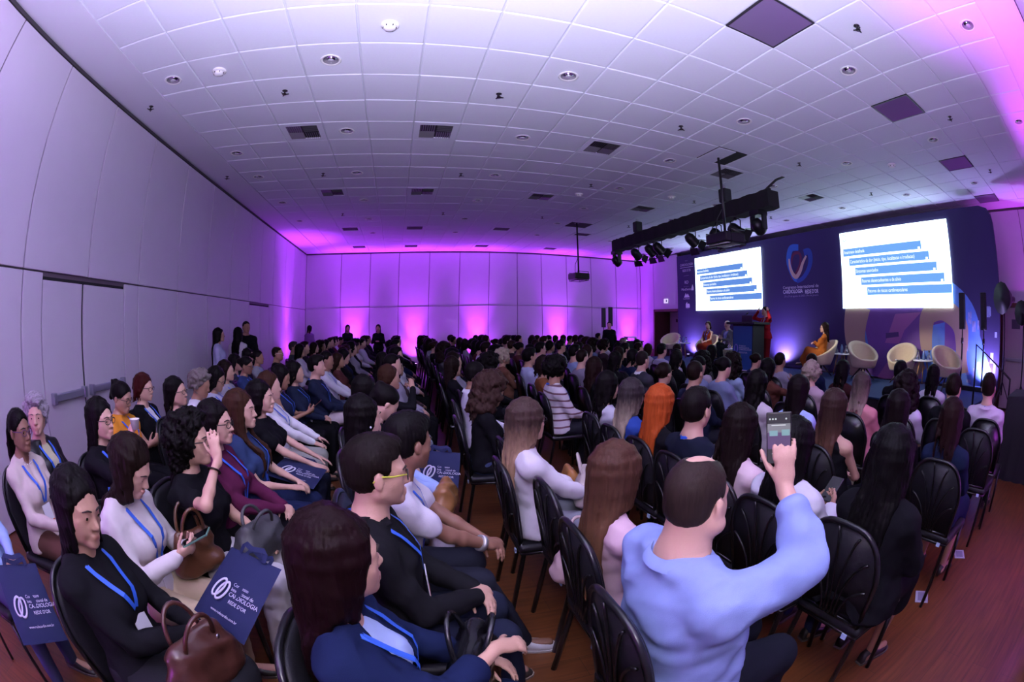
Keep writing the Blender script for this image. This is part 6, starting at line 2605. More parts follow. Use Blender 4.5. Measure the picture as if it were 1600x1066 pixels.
def settle():
    """nobody sits inside a neighbour: ease close pairs apart, then build everyone"""
    for _ in range(14):
        for i, a in enumerate(PEND):
            for b in PEND[i + 1:]:
                dx, dy = b[0] - a[0], b[1] - a[1]
                wy = .40 + .18 * (a[3].get('fat', 0) + b[3].get('fat', 0))
                r = math.hypot(dx / .62, dy / wy)
                if r < 1:
                    r = max(r, .05)
                    push = (1 / r - 1) * .5
                    wa = 1.0 if math.hypot(*a[:2]) > 2.2 else .25
                    wb = 1.0 if math.hypot(*b[:2]) > 2.2 else .25
                    k = 2 / (wa + wb)
                    gx_, gy_ = dx * .35, dy
                    a[0] -= gx_ * push * wa * k
                    a[1] -= gy_ * push * wa * k
                    b[0] += gx_ * push * wb * k
                    b[1] += gy_ * push * wb * k
    for x, y, rz, sp, label, tier, key in PEND:
        o, s = person((x, y, 0), rz, sp, label, tier)
        ROOTS[key] = (x, y, o, s)
        SEATS.append((x, y + (.13 if key == 'E0' else 0), rz, tier < 2, label))


SEATS = []
EXTRA = []
# ---------------- row against the long wall
seat(-70, 705, dict(skin=MID, top=LBL, sleeve='long', hair='long', hlen=.25, hcol=BLK, handL=(.28, .05, .13), handR=(.30, -.08, .15), bottom=(.05, .06, .12), lanyard=True), '', 0, key='A0')
seat(33, 672, dict(skin=BROWN, top=(.56, .47, .43), sleeve='long', neck='v', vdeep=.34, collar=True, hair='pony', hlen=.30, hcol=BLK, glasses=(.10, .03, .12), lanyard=True, lend=.22, bottom=(.10, .045, .035), yaw=.02, **LAP), '', 0, key='A1')
seat(76, 650, dict(skin=LIGHT, top=BLACKC, leather=True, sleeve='long', neck='open', inner=(.52, .50, .32), hair='curly', hlen=.05, hvol=.8, hcol=(.26, .23, .27), yaw=-.85, brow=(.10, .08, .08), lanyard=True, badge=False, bottom=(.03, .03, .035), handR=(.27, -.02, .16), handL=(.26, .06, .14)), '', 0, key='A2')
seat(139, 655, dict(skin=LIGHT, top=BLACKC, sleeve='34', hair='long', hlen=.36, hcol=BLK, glasses=True, handR=(.24, -.08, .50), hdirR=(.25, .2, .95), hnormR=(-.2, -1, .2), curlR=.9, poleR=(-.2, -.6, -.8), handL=(.26, .02, .14), lanyard=True, badge=False, yaw=-.05, bottom=(.25, .13, .06)), '', 0, key='A3')
seat(196, 620, dict(skin=MID, top=(.68, .27, .03), sleeve='cap', neck='crew', hair='claw', hcol=BLK, glasses=True, pitch=.30, lanyard=True, bottom=BLACKC, **PHONE), '', 0, key='A4')
seat(226, 606, dict(skin=LIGHT, top=BLACKC, neck='open', inner=WHT, hair='bob', hlen=.13, hcol=AUB, glasses=True, lanyard=True, bottom=BLACKC, pitch=.08), '', 1, key='A5')
seat(270, 613, dict(skin=FAIR, top=(.012, .013, .022), neck='crew', hair='long', hlen=.20, hcol=BLK, glasses=True, lanyard=True, badge=False, bottom=BLACKC, pitch=-.08), '', 1, key='A6')
seat(315, 600, dict(skin=TAN, top=WHT, neck='open', inner=WHT, hair='curly', hlen=.04, hcol=(.16, .14, .13), pitch=.30, fat=.14, lanyard=True, bottom=BLACKC), '', 1, key='A7')
seat(333, 594, dict(skin=MID, top=(.55, .56, .68), hair='long', hlen=.22, hcol=BLK, glasses=True, pitch=.35, lanyard=True), '', 1, key='A8')
seat(351, 580, dict(skin=FAIR, top=(.38, .38, .42), hair='long', hlen=.34, hcol=DBR, lanyard=True), '', 1, key='A9')
seat(366, 568, dict(skin=FAIR, top=(.05, .05, .08), inner=WHT, neck='open', hair='long', hlen=.30, hcol=BLK, lanyard=True), '', 1, key='A10')
seat(381, 570, dict(skin=TAN, top=(.03, .05, .15), hair='bun', hcol=BLK, glasses=True, pitch=.2, lanyard=True), '', 1, key='A11')
seat(391, 556, dict(skin=LIGHT, top=(.36, .40, .38), hair='long', hlen=.16, hcol=BLK, yaw=.25, lanyard=True), '', 1, key='A12')
seat(404, 558, dict(skin=TAN, top=(.30, .32, .36), hair='bun', hcol=BLK, lanyard=True), '', 1, key='A13')
seat(421, 553, dict(sex='m', skin=TAN, top=BLACKC, hair='bald', hcol=DBR, glasses=(.7, .7, .6), fat=.05), '', 1, key='A14')
seat(456, 543, dict(sex='m', skin=MID, top=(.05, .06, .07), hair='short', hcol=(.07, .06, .06)), '', 2, key='A15')
# ---------------- second row
seat(124, 792, dict(skin=MID, top=(.008, .008, .010), hair='long', hlen=.34, hvol=.85, hcol=BLK, sleeve='long', neck='v', vdeep=.38, lanyard=True, lend=.27, yaw=-.12, pitch=.16, roll=-.12, legs='skirt', bottom=(.018, .018, .022), fat=.06, lean=-.17, handL=(.28, .10, .16), handR=(.27, .03, .185), hdirL=(.45, -.85, -.1), hdirR=(.5, .85, -.1), curlL=.7, curlR=.7), '', 0, key='B1')
seat(222, 722, dict(skin=LIGHT, top=(.60, .56, .55), hair='long', hlen=.40, hcol=DBR, sleeve='long', pitch=.55, yaw=.08, lean=-.02, lanyard=True, lend=.12, bottom=(.46, .36, .24), hfront=False, **PHONE), '', 0, key='B2')
seat(288, 692, dict(skin=FAIR, top=BLACKC, hair='curly', hlen=.20, hcol=BLK, sleeve='short', glasses=True, yaw=.12, handR=(.20, -.13, .56), hdirR=(-.25, .30, .9), hnormR=(.2, -1, .1), poleR=(.3, -.8, -.5), curlR=.25, handL=(.30, .06, .12), bottom=(.55, .52, .55), legs='wide', lean=-.05), '', 0, key='B3')
seat(328, 666, dict(skin=LIGHT, top=(.090, .014, .048), hair='long', hlen=.30, hcol=BLK, sleeve='long', glasses=True, lanyard=True, badge=False, bottom=BLACKC, legs='skirt', **CLASP), '', 0, key='B4')
seat(369, 644, dict(skin=LIGHT, top=(.03, .05, .13), hair='long', hlen=.40, hcol=BRN, hfront=True, sleeve='short', lanyard=True, badge=False, bottom=NVY, **LAP), '', 0, key='B5')
seat(405, 622, dict(skin=LIGHT, top=BLACKC, hair='long', hlen=.36, hcol=BLK, sleeve='short', bottom=(.02, .025, .05), **KNEES), '', 0, key='B6')
seat(419, 604, dict(skin=LIGHT, top=WHT, hair='long', hlen=.34, hcol=BRN, sleeve='long', lanyard=True, bottom=(.40, .40, .36), **KNEES), '', 1, key='B7')
seat(438, 590, dict(skin=TAN, top=(.015, .02, .05), sleeve='none', hair='long', hlen=.26, hcol=BLK, pitch=.30, lanyard=True, bottom=BLACKC, **PHONE), '', 1, key='B8')
seat(461, 582, dict(skin=FAIR, top=(.015, .022, .05), hair='long', hlen=.28, hcol=BLK, lanyard=True, bottom=BLACKC), '', 1, key='B9')
seat(490, 573, dict(sex='m', skin=LIGHT, top=(.014, .02, .045), hair='short', hvol=1.15, hcol=BLK, sleeve='long', lanyard=True, bottom=(.62, .55, .55), kneeR=(.42, -.02, .10), **CLASP), '', 1, key='B10')
seat(509, 563, dict(sex='m', skin=TAN, top=(.62, .62, .70), hair='crop', hcol=BLK, lanyard=True, bottom=(.15, .20, .32), pitch=.15, **KNEES), '', 1, key='B11')
seat(541, 543, dict(skin=LIGHT, top=(.60, .56, .66), hair='long', hlen=.24, hcol=BLK, pitch=.15, **PHONE), '', 1, key='B12')
# ---------------- third row, backs of the next row before them
seat(528, 868, dict(skin=FAIR, top=(.009, .015, .052), sleeve='34', neck='open', inner=(.40, .52, .80), hair='long', hlen=.34, hvol=1.08, hcol=(.018, .006, .007), yaw=.50, pitch=.02, lanyard=True, badge=False, bottom=(.012, .020, .060), fat=.05, handR=(.33, .03, .27), hdirR=(.85, .40, -.35), curlR=.5, poleR=(-.1, -.9, -.5), handL=(.30, .12, .16), lean=-.13), '', 0, key='C1', dz=0.01)
seat(588, 738, dict(sex='m', skin=FAIR, top=(.010, .010, .012), hair='short', hvol=1.05, hcol=(.018, .012, .010), glasses=(.02, .02, .02), temple=(.55, .60, .04), collar=True, yaw=.22, pitch=.06, lanyard=True, lend=.26, bottom=(.016, .020, .040), shoe=(.05, .035, .032), sole=(.30, .25, .20), footR=(.45, -.10), footL=(.42, .14), fat=.05, lean=-.08, **CLASP), '', 0, key='C2')
seat(640, 690, dict(sex='m', skin=BROWN, top=(.62, .60, .66), hair='short', hvol=1.15, hcol=BLK, sleeve='short', yaw=.55, pitch=.15, lean=.16, bottom=(.02, .022, .035), shoe=(.62, .62, .64), sole=(.6, .6, .6), footR=(.62, -.05), handL=(.46, .045, .10), handR=(.46, -.04, .12), hdirL=(.5, -.8, -.1), hdirR=(.5, .8, -.15), curlL=.7, curlR=.75, lanyard=True, badge=False), '', 0, key='C3')
seat(570, 652, dict(skin=LIGHT, top=LBL, hair='long', hlen=.26, hvol=1.05, hcol=BLK, yaw=.45, bottom=(.62, .58, .60), legs='wide', handL=(.40, .02, .13), handR=(.40, -.05, .14), **{}), '', 0, key='C4')
seat(572, 612, dict(skin=FAIR, top=BLACKC, hair='long', hlen=.34, hcol=BLK, yaw=.35, bottom=NVY, legs='skirt'), '', 1, key='C5')
seat(604, 628, dict(skin=LIGHT, top=BLACKC, hair='claw', hcol=BLK, pitch=.55, lean=.10, yaw=.3, bottom=BLACKC), '', 1, key='C6')
seat(611, 590, dict(skin=MID, top=BLACKC, hair='long', hlen=.14, hcol=BRN, handR=(.26, -.06, .50), hdirR=(-.1, .4, .9), hnormR=(.2, -1, .1), poleR=(.3, -.7, -.7), yaw=.1, bottom=(.30, .38, .48), lean=.02), '', 1, key='C7')
seat(601, 565, dict(skin=FAIR, top=BLACKC, hair='long', hlen=.26, hcol=BLK, pitch=.2, bottom=BLACKC, **PHONE), '', 1, key='C8')
seat(613, 541, dict(skin=LIGHT, top=BLACKC, hair='afro', hvol=.8, hcol=BLK, pitch=.2), '', 2, key='C9')
seat(624, 532, dict(skin=MID, top=BLACKC, hair='short', sex='m', hcol=BLK), '', 2, key='C10')
# ---------------- fourth row
seat(1092, 780, dict(sex='m', skin=LIGHT, top=(.25, .33, .62), hair='bald', hcol=(.055, .036, .030), fat=.25, size=.99, head=1.0, collar=True, sleeve='long', folds=.0055, loose=.018, yaw=.32, hip=(.05, 0, .0), lean=-.10, bottom=(.012, .014, .022), shoe=(.07, .02, .02), sole=(.6, .6, .6), handR=(.235, -.08, .66), hdirR=(-.05, .12, .97), hnormR=(-.70, -.70, .1), poleR=(.9, -.60, -.15), curlR=.32, sleeveR=.70, handL=(.33, .10, .16)), '', 0, key='D1')
seat(966, 742, dict(skin=FAIR, size=.85, top=(.62, .44, .50), sleeve='short', hair='long', hlen=.46, hvol=1.12, hcol=(.060, .026, .016), hcol2=(.22, .11, .055), oz0=-.05, oz1=.45, yaw=.30, bottom=(.20, .05, .09), legs='skirt'), '', 0, key='D2')
seat(824, 655, dict(skin=FAIR, top=(.68, .66, .70), sleeve='34', hair='long', hlen=.36, hvol=1.05, hcol=(.050, .030, .024), hcol2=(.46, .29, .18), oz0=.00, oz1=.26, glasses=True, yaw=.35, bottom=(.24, .25, .29), handL=(.32, .05, .12), handR=(.33, -.06, .13), hdirR=(.6, .75, -.1), loose=.014), '', 0, key='D3')
seat(770, 608, dict(skin=MID, top=BLACKC, hair='bigcurly', hlen=.26, hcol=(.075, .038, .030), pitch=.35, yaw=.2, lean=.05, bottom=(.05, .07, .14)), '', 1, key='D4')
seat(746, 583, dict(sex='m', skin=BROWN, top=(.66, .66, .74), collar=True, hair='crop', hcol=BLK, yaw=.35, pitch=.10, lanyard=True, badge=False, lean=-.05), '', 1, key='D5')
seat(712, 572, dict(skin=FAIR, top=BLACKC, hair='long', hlen=.26, hcol=DBR, yaw=.4, bottom=BLACKC), '', 1, key='D6')
seat(697, 543, dict(sex='m', skin=MID, top=BLACKC, hair='short', hvol=1.2, hcol=BLK, pitch=.25, lanyard=False, inner=(.45, .42, .50), neck='open'), '', 1, key='D7')
seat(681, 539, dict(skin=MID, top=BLACKC, hair='curly', hlen=.12, hcol=(.02, .01, .009), pitch=.2), '', 2, key='D8')
seat(668, 532, dict(skin=TAN, top=BLACKC, hair='afro', hcol=BLK), '', 2, key='D9')
# ---------------- fifth row
seat(1374, 722, dict(skin=TAN, top=(.007, .007, .009), hair='wavy', hlen=.42, hvol=1.6, hcol=(.008, .007, .007), yaw=.45, fat=.24, lean=-.02, legs='skirt', bottom=(.007, .007, .009), sleeve='long', loose=.02, footR=(.34, -.10), shoe=(.012, .01, .01), **PHONE), '', 0, key='E0', dz=-.02)
seat(1256, 702, dict(skin=MID, top=(.60, .60, .66), hair='long', hlen=.32, hvol=1.02, hcol=(.008, .007, .007), yaw=.38, sleeve='long', loose=.02, folds=.005, pitch=.15, bottom=(.03, .05, .12), **PHONE), '', 0, key='E1')
seat(1165, 672, dict(skin=LIGHT, top=(.66, .52, .54), hair='long', hlen=.32, hcol=(.016, .009, .008), yaw=.40, sleeve='long', bottom=(.30, .14, .05)), '', 0, key='E2')
seat(1091, 640, dict(sex='m', skin=FAIR, top=(.010, .013, .026), hair='short', hvol=.95, hcol=(.014, .010, .009), yaw=.30, lanyard=True, badge=False, bottom=BLACKC), '', 0, key='E3')
seat(1033, 632, dict(skin=LIGHT, top=BLACKC, hair='long', hlen=.40, hvol=1.12, hcol=RED, yaw=.35, bottom=BLACKC), '', 0, key='E4')
seat(987, 618, dict(skin=FAIR, top=(.03, .07, .32), sleeve='short', hair='long', hlen=.34, hcol=(.030, .023, .024), hcol2=(.45, .36, .26), oz0=.00, oz1=.28, yaw=.35, bottom=NVY), '', 0, key='E5')
seat(948, 603, dict(skin=FAIR, top=(.55, .55, .62), hair='long', hlen=.26, hcol=BLK, yaw=.3, bottom=BLACKC, lanyard=True, badge=False), '', 1, key='E6')
seat(960, 563, dict(skin=FAIR, top=BLACKC, hair='long', hlen=.28, hcol=BLK, yaw=.2), '', 1, key='F5')
seat(917, 576, dict(skin=MID, top=BLACKC, hair='wavy', hlen=.34, hvol=1.15, hcol=(.028, .012, .010), yaw=.2), '', 1, key='E7')
seat(878, 573, dict(sex='m', skin=TAN, top=(.66, .62, .66), stripes=(.16, .07, .09), hair='afro', hvol=.7, hcol=BLK, yaw=.3, lanyard=True, badge=False), '', 1, key='E8')
seat(848, 570, dict(skin=MID, top=(.20, .075, .03), hair='long', hlen=.14, hcol=(.02, .01, .008), yaw=.25), '', 1, key='E9')
seat(826, 556, dict(skin=MID, top=(.42, .46, .66), hair='short', sex='m', hcol=BLK, collar=True, yaw=.2), '', 1, key='E10')
seat(788, 556, dict(skin=MID, top=(.16, .07, .045), hair='curly', hlen=.05, hvol=.8, hcol=(.40, .33, .24), yaw=.2), '', 1, key='E11')
seat(768, 568, dict(skin=FAIR, top=BLACKC, hair='bigcurly', hlen=.14, hcol=BLK, yaw=.2), '', 1, key='E12')
# ---------------- rows nearer the stage
seat(1003, 563, dict(sex='m', skin=FAIR, top=(.045, .047, .060), hair='crop', hcol=(.03, .02, .018), collar=(.7, .7, .75), yaw=.25), '', 1, key='G1')
seat(1034, 548, dict(sex='m', skin=FAIR, top=(.40, .40, .52), hair='short', hcol=BLK, collar=True, yaw=.2), '', 1, key='H1')
seat(1043, 585, dict(skin=FAIR, top=BLACKC, hair='bun', hcol=DBR, yaw=.3), '', 1, key='F4')
seat(1082, 583, dict(sex='m', skin=MID, top=(.012, .016, .040), hair='crop', hcol=DBR, yaw=.35), '', 1, key='F3')
seat(1100, 566, dict(skin=FAIR, top=(.52, .42, .52), hair='bigcurly', hlen=.12, hcol=BLK, yaw=.3), '', 1, key='G2')
seat(1058, 562, dict(skin=FAIR, top=BLACKC, hair='long', hlen=.2, hcol=BLK, yaw=.3), '', 1, key='G3')
seat(1148, 570, dict(skin=TAN, top=(.36, .46, .68), hair='bigcurly', hvol=1.15, hlen=.10, hcol=(.018, .010, .009), yaw=.2), '', 1, key='G4')
seat(1187, 602, dict(skin=FAIR, top=(.60, .54, .58), hair='wavy', hlen=.30, hvol=1.2, hcol=BLK, yaw=.3), '', 1, key='F2')
seat(1204, 577, dict(skin=BROWN, top=(.10, .035, .025), hair='long', hlen=.2, hcol=BLK, yaw=.1, handR=(.30, -.10, .42), hdirR=(.2, .2, .9), poleR=(.2, -.7, -.7)), '', 1, key='G5')
seat(1251, 612, dict(skin=FAIR, top=(.40, .52, .80), hair='long', hlen=.28, hvol=1.1, hcol=(.014, .008, .009), yaw=.3), '', 1, key='F1')
seat(1280, 583, dict(skin=LIGHT, top=(.52, .38, .44), hair='curly', hlen=.05, hvol=.9, hcol=(.34, .28, .22), yaw=.2), '', 1, key='H2')
seat(1311, 580, dict(skin=FAIR, top=(.04, .012, .014), hair='long', hlen=.22, hcol=BLK, yaw=.2), '', 1, key='H3')
seat(1309, 640, dict(skin=FAIR, top=BLACKC, sleeve='none', neck='wide', hair='long', hlen=.34, hcol=(.030, .014, .011), hcol2=(.12, .055, .035), oz0=-.05, oz1=.3, yaw=.3), '', 0, key='F0')
seat(1347, 605, dict(skin=LIGHT, top=(.56, .23, .25), hair='long', hlen=.26, hcol=(.05, .035, .03), hcol2=(.32, .24, .19), oz0=.05, oz1=.25, yaw=.2), '', 1, key='G6')
seat(1408, 582, dict(sex='m', skin=FAIR, top=BLACKC, hair='short', hcol=BLK, yaw=.1), '', 1, key='I1')
seat(1415, 608, dict(skin=FAIR, top=(.62, .60, .70), hair='bigcurly', hlen=.14, hcol=(.02, .011, .012), yaw=.2), '', 1, key='G7')
seat(1398, 640, dict(skin=FAIR, top=(.010, .009, .011), hair='long', hlen=.34, hvol=1.1, hcol=(.014, .008, .009), yaw=.25), '', 1, key='F6')
seat(1454, 588, dict(skin=FAIR, top=(.60, .58, .66), hair='long', hlen=.24, hcol=BLK, yaw=.1), '', 1, key='I2')
seat(1488, 608, dict(sex='m', skin=FAIR, top=BLACKC, hair='short', hcol=DBR, yaw=.0, pitch=.25), '', 1, key='H4')
seat(1483, 655, dict(skin=FAIR, top=(.010, .016, .045), hair='long', hlen=.26, hvol=1.1, hcol=(.030, .012, .012), yaw=.35, legs='skirt', bottom=(.010, .016, .045)), '', 1, key='G8')
seat(1541, 606, dict(sex='m', skin=LIGHT, top=(.58, .52, .62), hair='short', hcol=DBR, collar=True, lanyard=True, badge=False, yaw=.05, bottom=BLACKC), '', 0, key='I3')
seat(995, 545, dict(sex='m', skin=LIGHT, top=BLACKC, hair='bald', hcol=DBR, yaw=.1), '', 1, key='H5')
seat(976, 546, dict(sex='m', skin=MID, top=BLACKC, hair='short', hcol=BLK, yaw=.05), '', 1, key='H6')
seat(964, 535, dict(sex='m', skin=LIGHT, top=BLACKC, hair='crop', hcol=(.16, .13, .11), yaw=.1), '', 2, key='I5')
seat(947, 537, dict(skin=FAIR, top=(.55, .50, .60), hair='long', hlen=.18, hcol=BLK, yaw=.1), '', 2, key='H7')
seat(930, 536, dict(skin=MID, top=(.40, .25, .32), hair='long', hlen=.16, hcol=BLK), '', 2, key='H8')
seat(912, 537, dict(skin=MID, top=BLACKC, hair='afro', hvol=.8, hcol=BLK), '', 2, key='H9')
seat(895, 550, dict(sex='m', skin=FAIR, top=(.34, .46, .70), hair='short', hcol=BLK, glasses=True, yaw=.05), '', 1, key='G9')
seat(915, 549, dict(skin=FAIR, top=(.06, .03, .03), hair='wavy', hlen=.2, hcol=(.04, .018, .014)), '', 1, key='G10')
seat(842, 545, dict(sex='m', skin=LIGHT, top=BLACKC, hair='short', hcol=BLK, glasses=True), '', 2, key='F7')
seat(857, 541, dict(skin=MID, top=(.36, .26, .42), hair='long', hlen=.12, hcol=BLK), '', 2, key='G11')
seat(873, 541, dict(skin=MID, top=(.45, .40, .52), hair='short', sex='m', hcol=BLK), '', 2, key='G12')
seat(869, 522, dict(sex='m', skin=MID, top=BLACKC, hair='short', hcol=BLK), '', 2, key='G13')

settle()


# ================================================================ on the stage
def stage_seat(n, sp, label, yaw_off=0.0, tier=1):
    (x, y), rz, _ = CH[n]
    r = rz + yaw_off
    o, s = person((x + .02 * math.cos(r), y + .02 * math.sin(r), STAGE_Z - .02), r, sp, label, tier)
    return o


stage_seat(1, dict(skin=LIGHT, top=(.20, .025, .012), sleeve='none', neck='v', hair='bob', hlen=.12, hcol=BRN, legs='dress', bottom=(.20, .025, .012), lanyard=True, pitch=-.15, footL=(.42, .02), footR=(.38, .10), shoe=(.45, .30, .22), **LAP), 'person in a sleeveless rust dress seated on the stage', .1)
stage_seat(2, dict(sex='m', skin=LIGHT, top=(.13, .13, .135), neck='open', inner=(.45, .52, .70), hair='bald', hcol=(.45, .44, .42), glasses=True, pitch=.35, lanyard=True, bottom=(.015, .016, .02), kneeR=(.40, .02, .12), footR=(.52, .10, .30), collar=True, **PHONE), 'person in a grey jacket looking down, seated on the stage', -.05)
stage_seat(3, dict(skin=LIGHT, top=(.34, .10, .018), neck='v', hair='wavy', hlen=.32, hvol=1.1, hcol=(.03, .014, .010), glasses=True, legs='dress', bottom=(.30, .085, .018), lanyard=True, badge=False, kneeR=(.40, .02, .11), footR=(.55, .10, .33), footL=(.40, .08), shoe=(.03, .02, .02), handL=(.20, -.08, .26), handR=(.22, .08, .24), hdirL=(.2, -1, 0), hdirR=(.2, 1, 0), yaw=.2), 'person in an orange dress with folded arms and crossed legs', -.72)
pl = Vector((px, py, STAGE_Z)) + Vector((.50, -.10, 0))
o, s = person(tuple(pl), math.radians(172), dict(stand=True, skin=LIGHT, top=(.28, .010, .018), neck='v', hair='bun', hcol=DBR, legs='trousers', bottom=(.16, .008, .012), handL=(.10, .20, .62), handR=(.10, -.20, .62), poleL=(.4, .8, -.3), poleR=(.4, -.8, -.3), hdirL=(-.1, -.3, 1), hdirR=(-.1, .3, 1), lanyard=True, badge=False), 'person in a red suit behind the lectern, both hands raised to the head', 1)


# ================================================================ people standing
def stand_at(u, v, ypos, sp, label, rz, tier=2, axis='y'):
    sp = dict(sp, stand=True)
    s = Skel(sp)
    p = aty(u, v, ypos)
    person((p[0], ypos, 0), rz, sp, label, tier)


stand_at(341, 520, 7.6, dict(skin=MID, top=(.40, .42, .62), hair='long', hlen=.62, hcol=BLK, bottom=(.03, .04, .10), neck='crew'), 'person in a pale blue shirt standing by the long wall', .35, 1)
stand_at(370, 522, 8.3, dict(skin=FAIR, top=(.50, .48, .52), hair='long', hlen=.50, hcol=BLK, bottom=BLACKC), 'person in a grey-white top standing by the long wall, back turned', 1.4, 1)
stand_at(382, 511, 9.0, dict(sex='m', skin=TAN, top=BLACKC, hair='crop', hcol=BLK, bottom=BLACKC, size=1.03), 'person in black standing by the long wall beside two others', -.9, 1)
stand_at(482, 514, 16.2, dict(skin=MID, top=(.20, .12, .26), hair='long', hlen=.2, hcol=BLK, bottom=BLACKC), 'person in dusky purple standing in the far corner', 1.2)
stand_at(543, 513, 16.0, dict(skin=MID, top=BLACKC, hair='long', hlen=.3, hcol=BLK, bottom=BLACKC), 'person in black standing at the far wall between two lamps', -1.2)
stand_at(592, 511, 15.4, dict(skin=MID, top=BLACKC, hair='long', hlen=.3, hcol=BLK, bottom=BLACKC, handL=(.2, .05, .2), handR=(.2, -.05, .2)), 'person in black standing before the bright far lamp with joined hands', -1.7)
stand_at(949, 520, 15.15, dict(sex='m', skin=(.55, .25, .25), top=BLACKC, hair='crop', hcol=BLK, bottom=BLACKC), 'person in black standing behind the far dark table', -2.0)

# ================================================================ the rest of the crowd
ROWX = {'A': -2.0, 'B': -1.02, 'C': -.10, 'D': .74, 'E': 1.66, 'F': 2.52, 'G': 3.40, 'H': 4.25, 'I': 5.05}
ROWN = {'A': 'row along the long wall', 'B': 'second row from the long wall', 'C': 'third row from the long wall', 'D': 'fourth row from the long wall', 'E': 'middle row', 'F': 'fourth row from the stage', 'G': 'third row from the stage', 'H': 'second row from the stage', 'I': 'front row'}
ORD = ['first', 'second', 'third', 'fourth', 'fifth', 'sixth', 'seventh', 'eighth', 'ninth', 'tenth', 'eleventh', 'twelfth', 'thirteenth', 'fourteenth', 'fifteenth', 'sixteenth', 'seventeenth', 'eighteenth', 'nineteenth', 'twentieth', 'twenty-first', 'twenty-second', 'twenty-third', 'twenty-fourth', 'twenty-fifth', 'twenty-sixth', 'twenty-seventh', 'twenty-eighth']
YSTART = {'A': 6.3, 'B': 6.6, 'C': 5.2, 'D': 6.2, 'E': 6.4, 'F': 5.6, 'G': 3.6, 'H': 3.4, 'I': 3.4}
PROTO = []
VAR = [dict(hair='long', hlen=.22), dict(hair='short', sex='m'), dict(hair='long', hlen=.30, yaw=.3), dict(hair='bun', pitch=.2), dict(hair='crop', sex='m', yaw=.2), dict(hair='bigcurly', hlen=.1), dict(hair='long', hlen=.14, pitch=.25), dict(hair='short', sex='m', pitch=.2, yaw=-.2), dict(hair='wavy', hlen=.26, yaw=.15), dict(hair='afro', hvol=.8)]
CLO = [(BLACKC, 'black'), (BLACKC, 'black'), ((.02, .02, .025), 'charcoal'), (NVY, 'navy'), ((.05, .03, .04), 'dark plum'), ((.30, .28, .36), 'pale grey'), ((.52, .50, .58), 'white'), ((.10, .03, .03), 'dark red'), ((.18, .22, .36), 'blue'), ((.06, .06, .07), 'dark grey')]
rc = random.Random(21)
taken = [(x, y) for (x, y, o, s) in ROOTS.values()]
protos = {}
for row, rx in ROWX.items():
    n = 0
    ys = []
    y = 14.75 - rc.random() * .2
    while y > YSTART[row]:
        ys.append(y)
        y -= .56
    for k, y in enumerate(ys):
        x = rx + .13 + rc.uniform(-.05, .05)
        yy = y + rc.uniform(-.05, .05)
        if any(abs(x - a) < .55 and abs(yy - b) < .44 for a, b in taken):
            continue
        if rc.random() < .10:
            SEATS.append((rx + .13, y, 0, False, None))
            continue
        v = rc.randrange(len(VAR))
        col, cn = CLO[rc.randrange(len(CLO))]
        sk = [LIGHT, FAIR, MID, TAN, BROWN][rc.randrange(5)]
        hc = [BLK, BLK, DBR, DBR, (.045, .02, .013)][rc.randrange(5)]
        lab = 'person in %s, %s from the far wall, %s' % (cn, ORD[k], ROWN[row])
        rz = rc.uniform(-.12, .12)
        if v not in protos:
            sp = dict(VAR[v], top=col, skin=sk, hcol=hc, bottom=BLACKC, face=False)
            o, s = person((x, yy, 0), rz, sp, lab, 2, 'people seated in the crowd')
            for ch in list(o.children):
                if ch.name.startswith('shoe'):
                    bpy.data.objects.remove(ch)
            protos[v] = o
        else:
            o = copy_tree(protos[v], (x, yy, rc.uniform(-.03, .03) * 0), (0, 0, rz), lab, 'people seated in the crowd')
            for ob, m in [(o, skin_mat(sk))] + [(c, cloth_mat(col) if c.name.startswith('shirt') else hair_mat(hc) if c.name.startswith('hair') else cloth_mat(BLACKC)) for c in o.children]:
                ob.material_slots[0].link = 'OBJECT'
                ob.material_slots[0].material = m
            hs_ = rc.uniform(.97, 1.035)
            o.scale = (hs_, hs_, hs_)
        taken.append((x, yy))
        SEATS.append((x, yy, rz, False, lab))

# ================================================================ chairs under them and empty ones between
for i in range(3):      # ease chairs of one row apart
    for a in range(len(SEATS)):
        for b in range(a + 1, len(SEATS)):
            xa, ya, xb, yb = SEATS[a][0], SEATS[a][1], SEATS[b][0], SEATS[b][1]
            if abs(xa - xb) < .40 and abs(ya - yb) < .42:
                d = (.42 - abs(ya - yb)) / 2 * (1 if ya < yb else -1)
                SEATS[a] = (xa, ya - d, *SEATS[a][2:])
                SEATS[b] = (xb, yb + d, *SEATS[b][2:])
EMPTY = [(.88, 1.50), (.88, 1.93), (.88, 2.80), (.90, 3.60), (.90, 4.05), (.90, 4.5), (.92, 5.0), (.92, 5.45), (1.82, 1.02), (1.84, 1.46), (1.84, 3.35), (1.84, 3.80), (1.86, 4.30), (1.86, 4.75), (1.86, 5.2),
         (2.80, 1.02), (2.78, 1.45), (2.78, 2.3), (2.78, 2.75), (2.8, 3.2), (4.02, .95), (4.95, 1.44), (3.62, 1.9), (3.62, 2.9)]
ne = 0
for (x, y) in EMPTY:
    if any(abs(x - q[0]) < .42 and abs(y - q[1]) < .40 for q in SEATS):
        continue
    SEATS.append((x, y, 0, True, None))
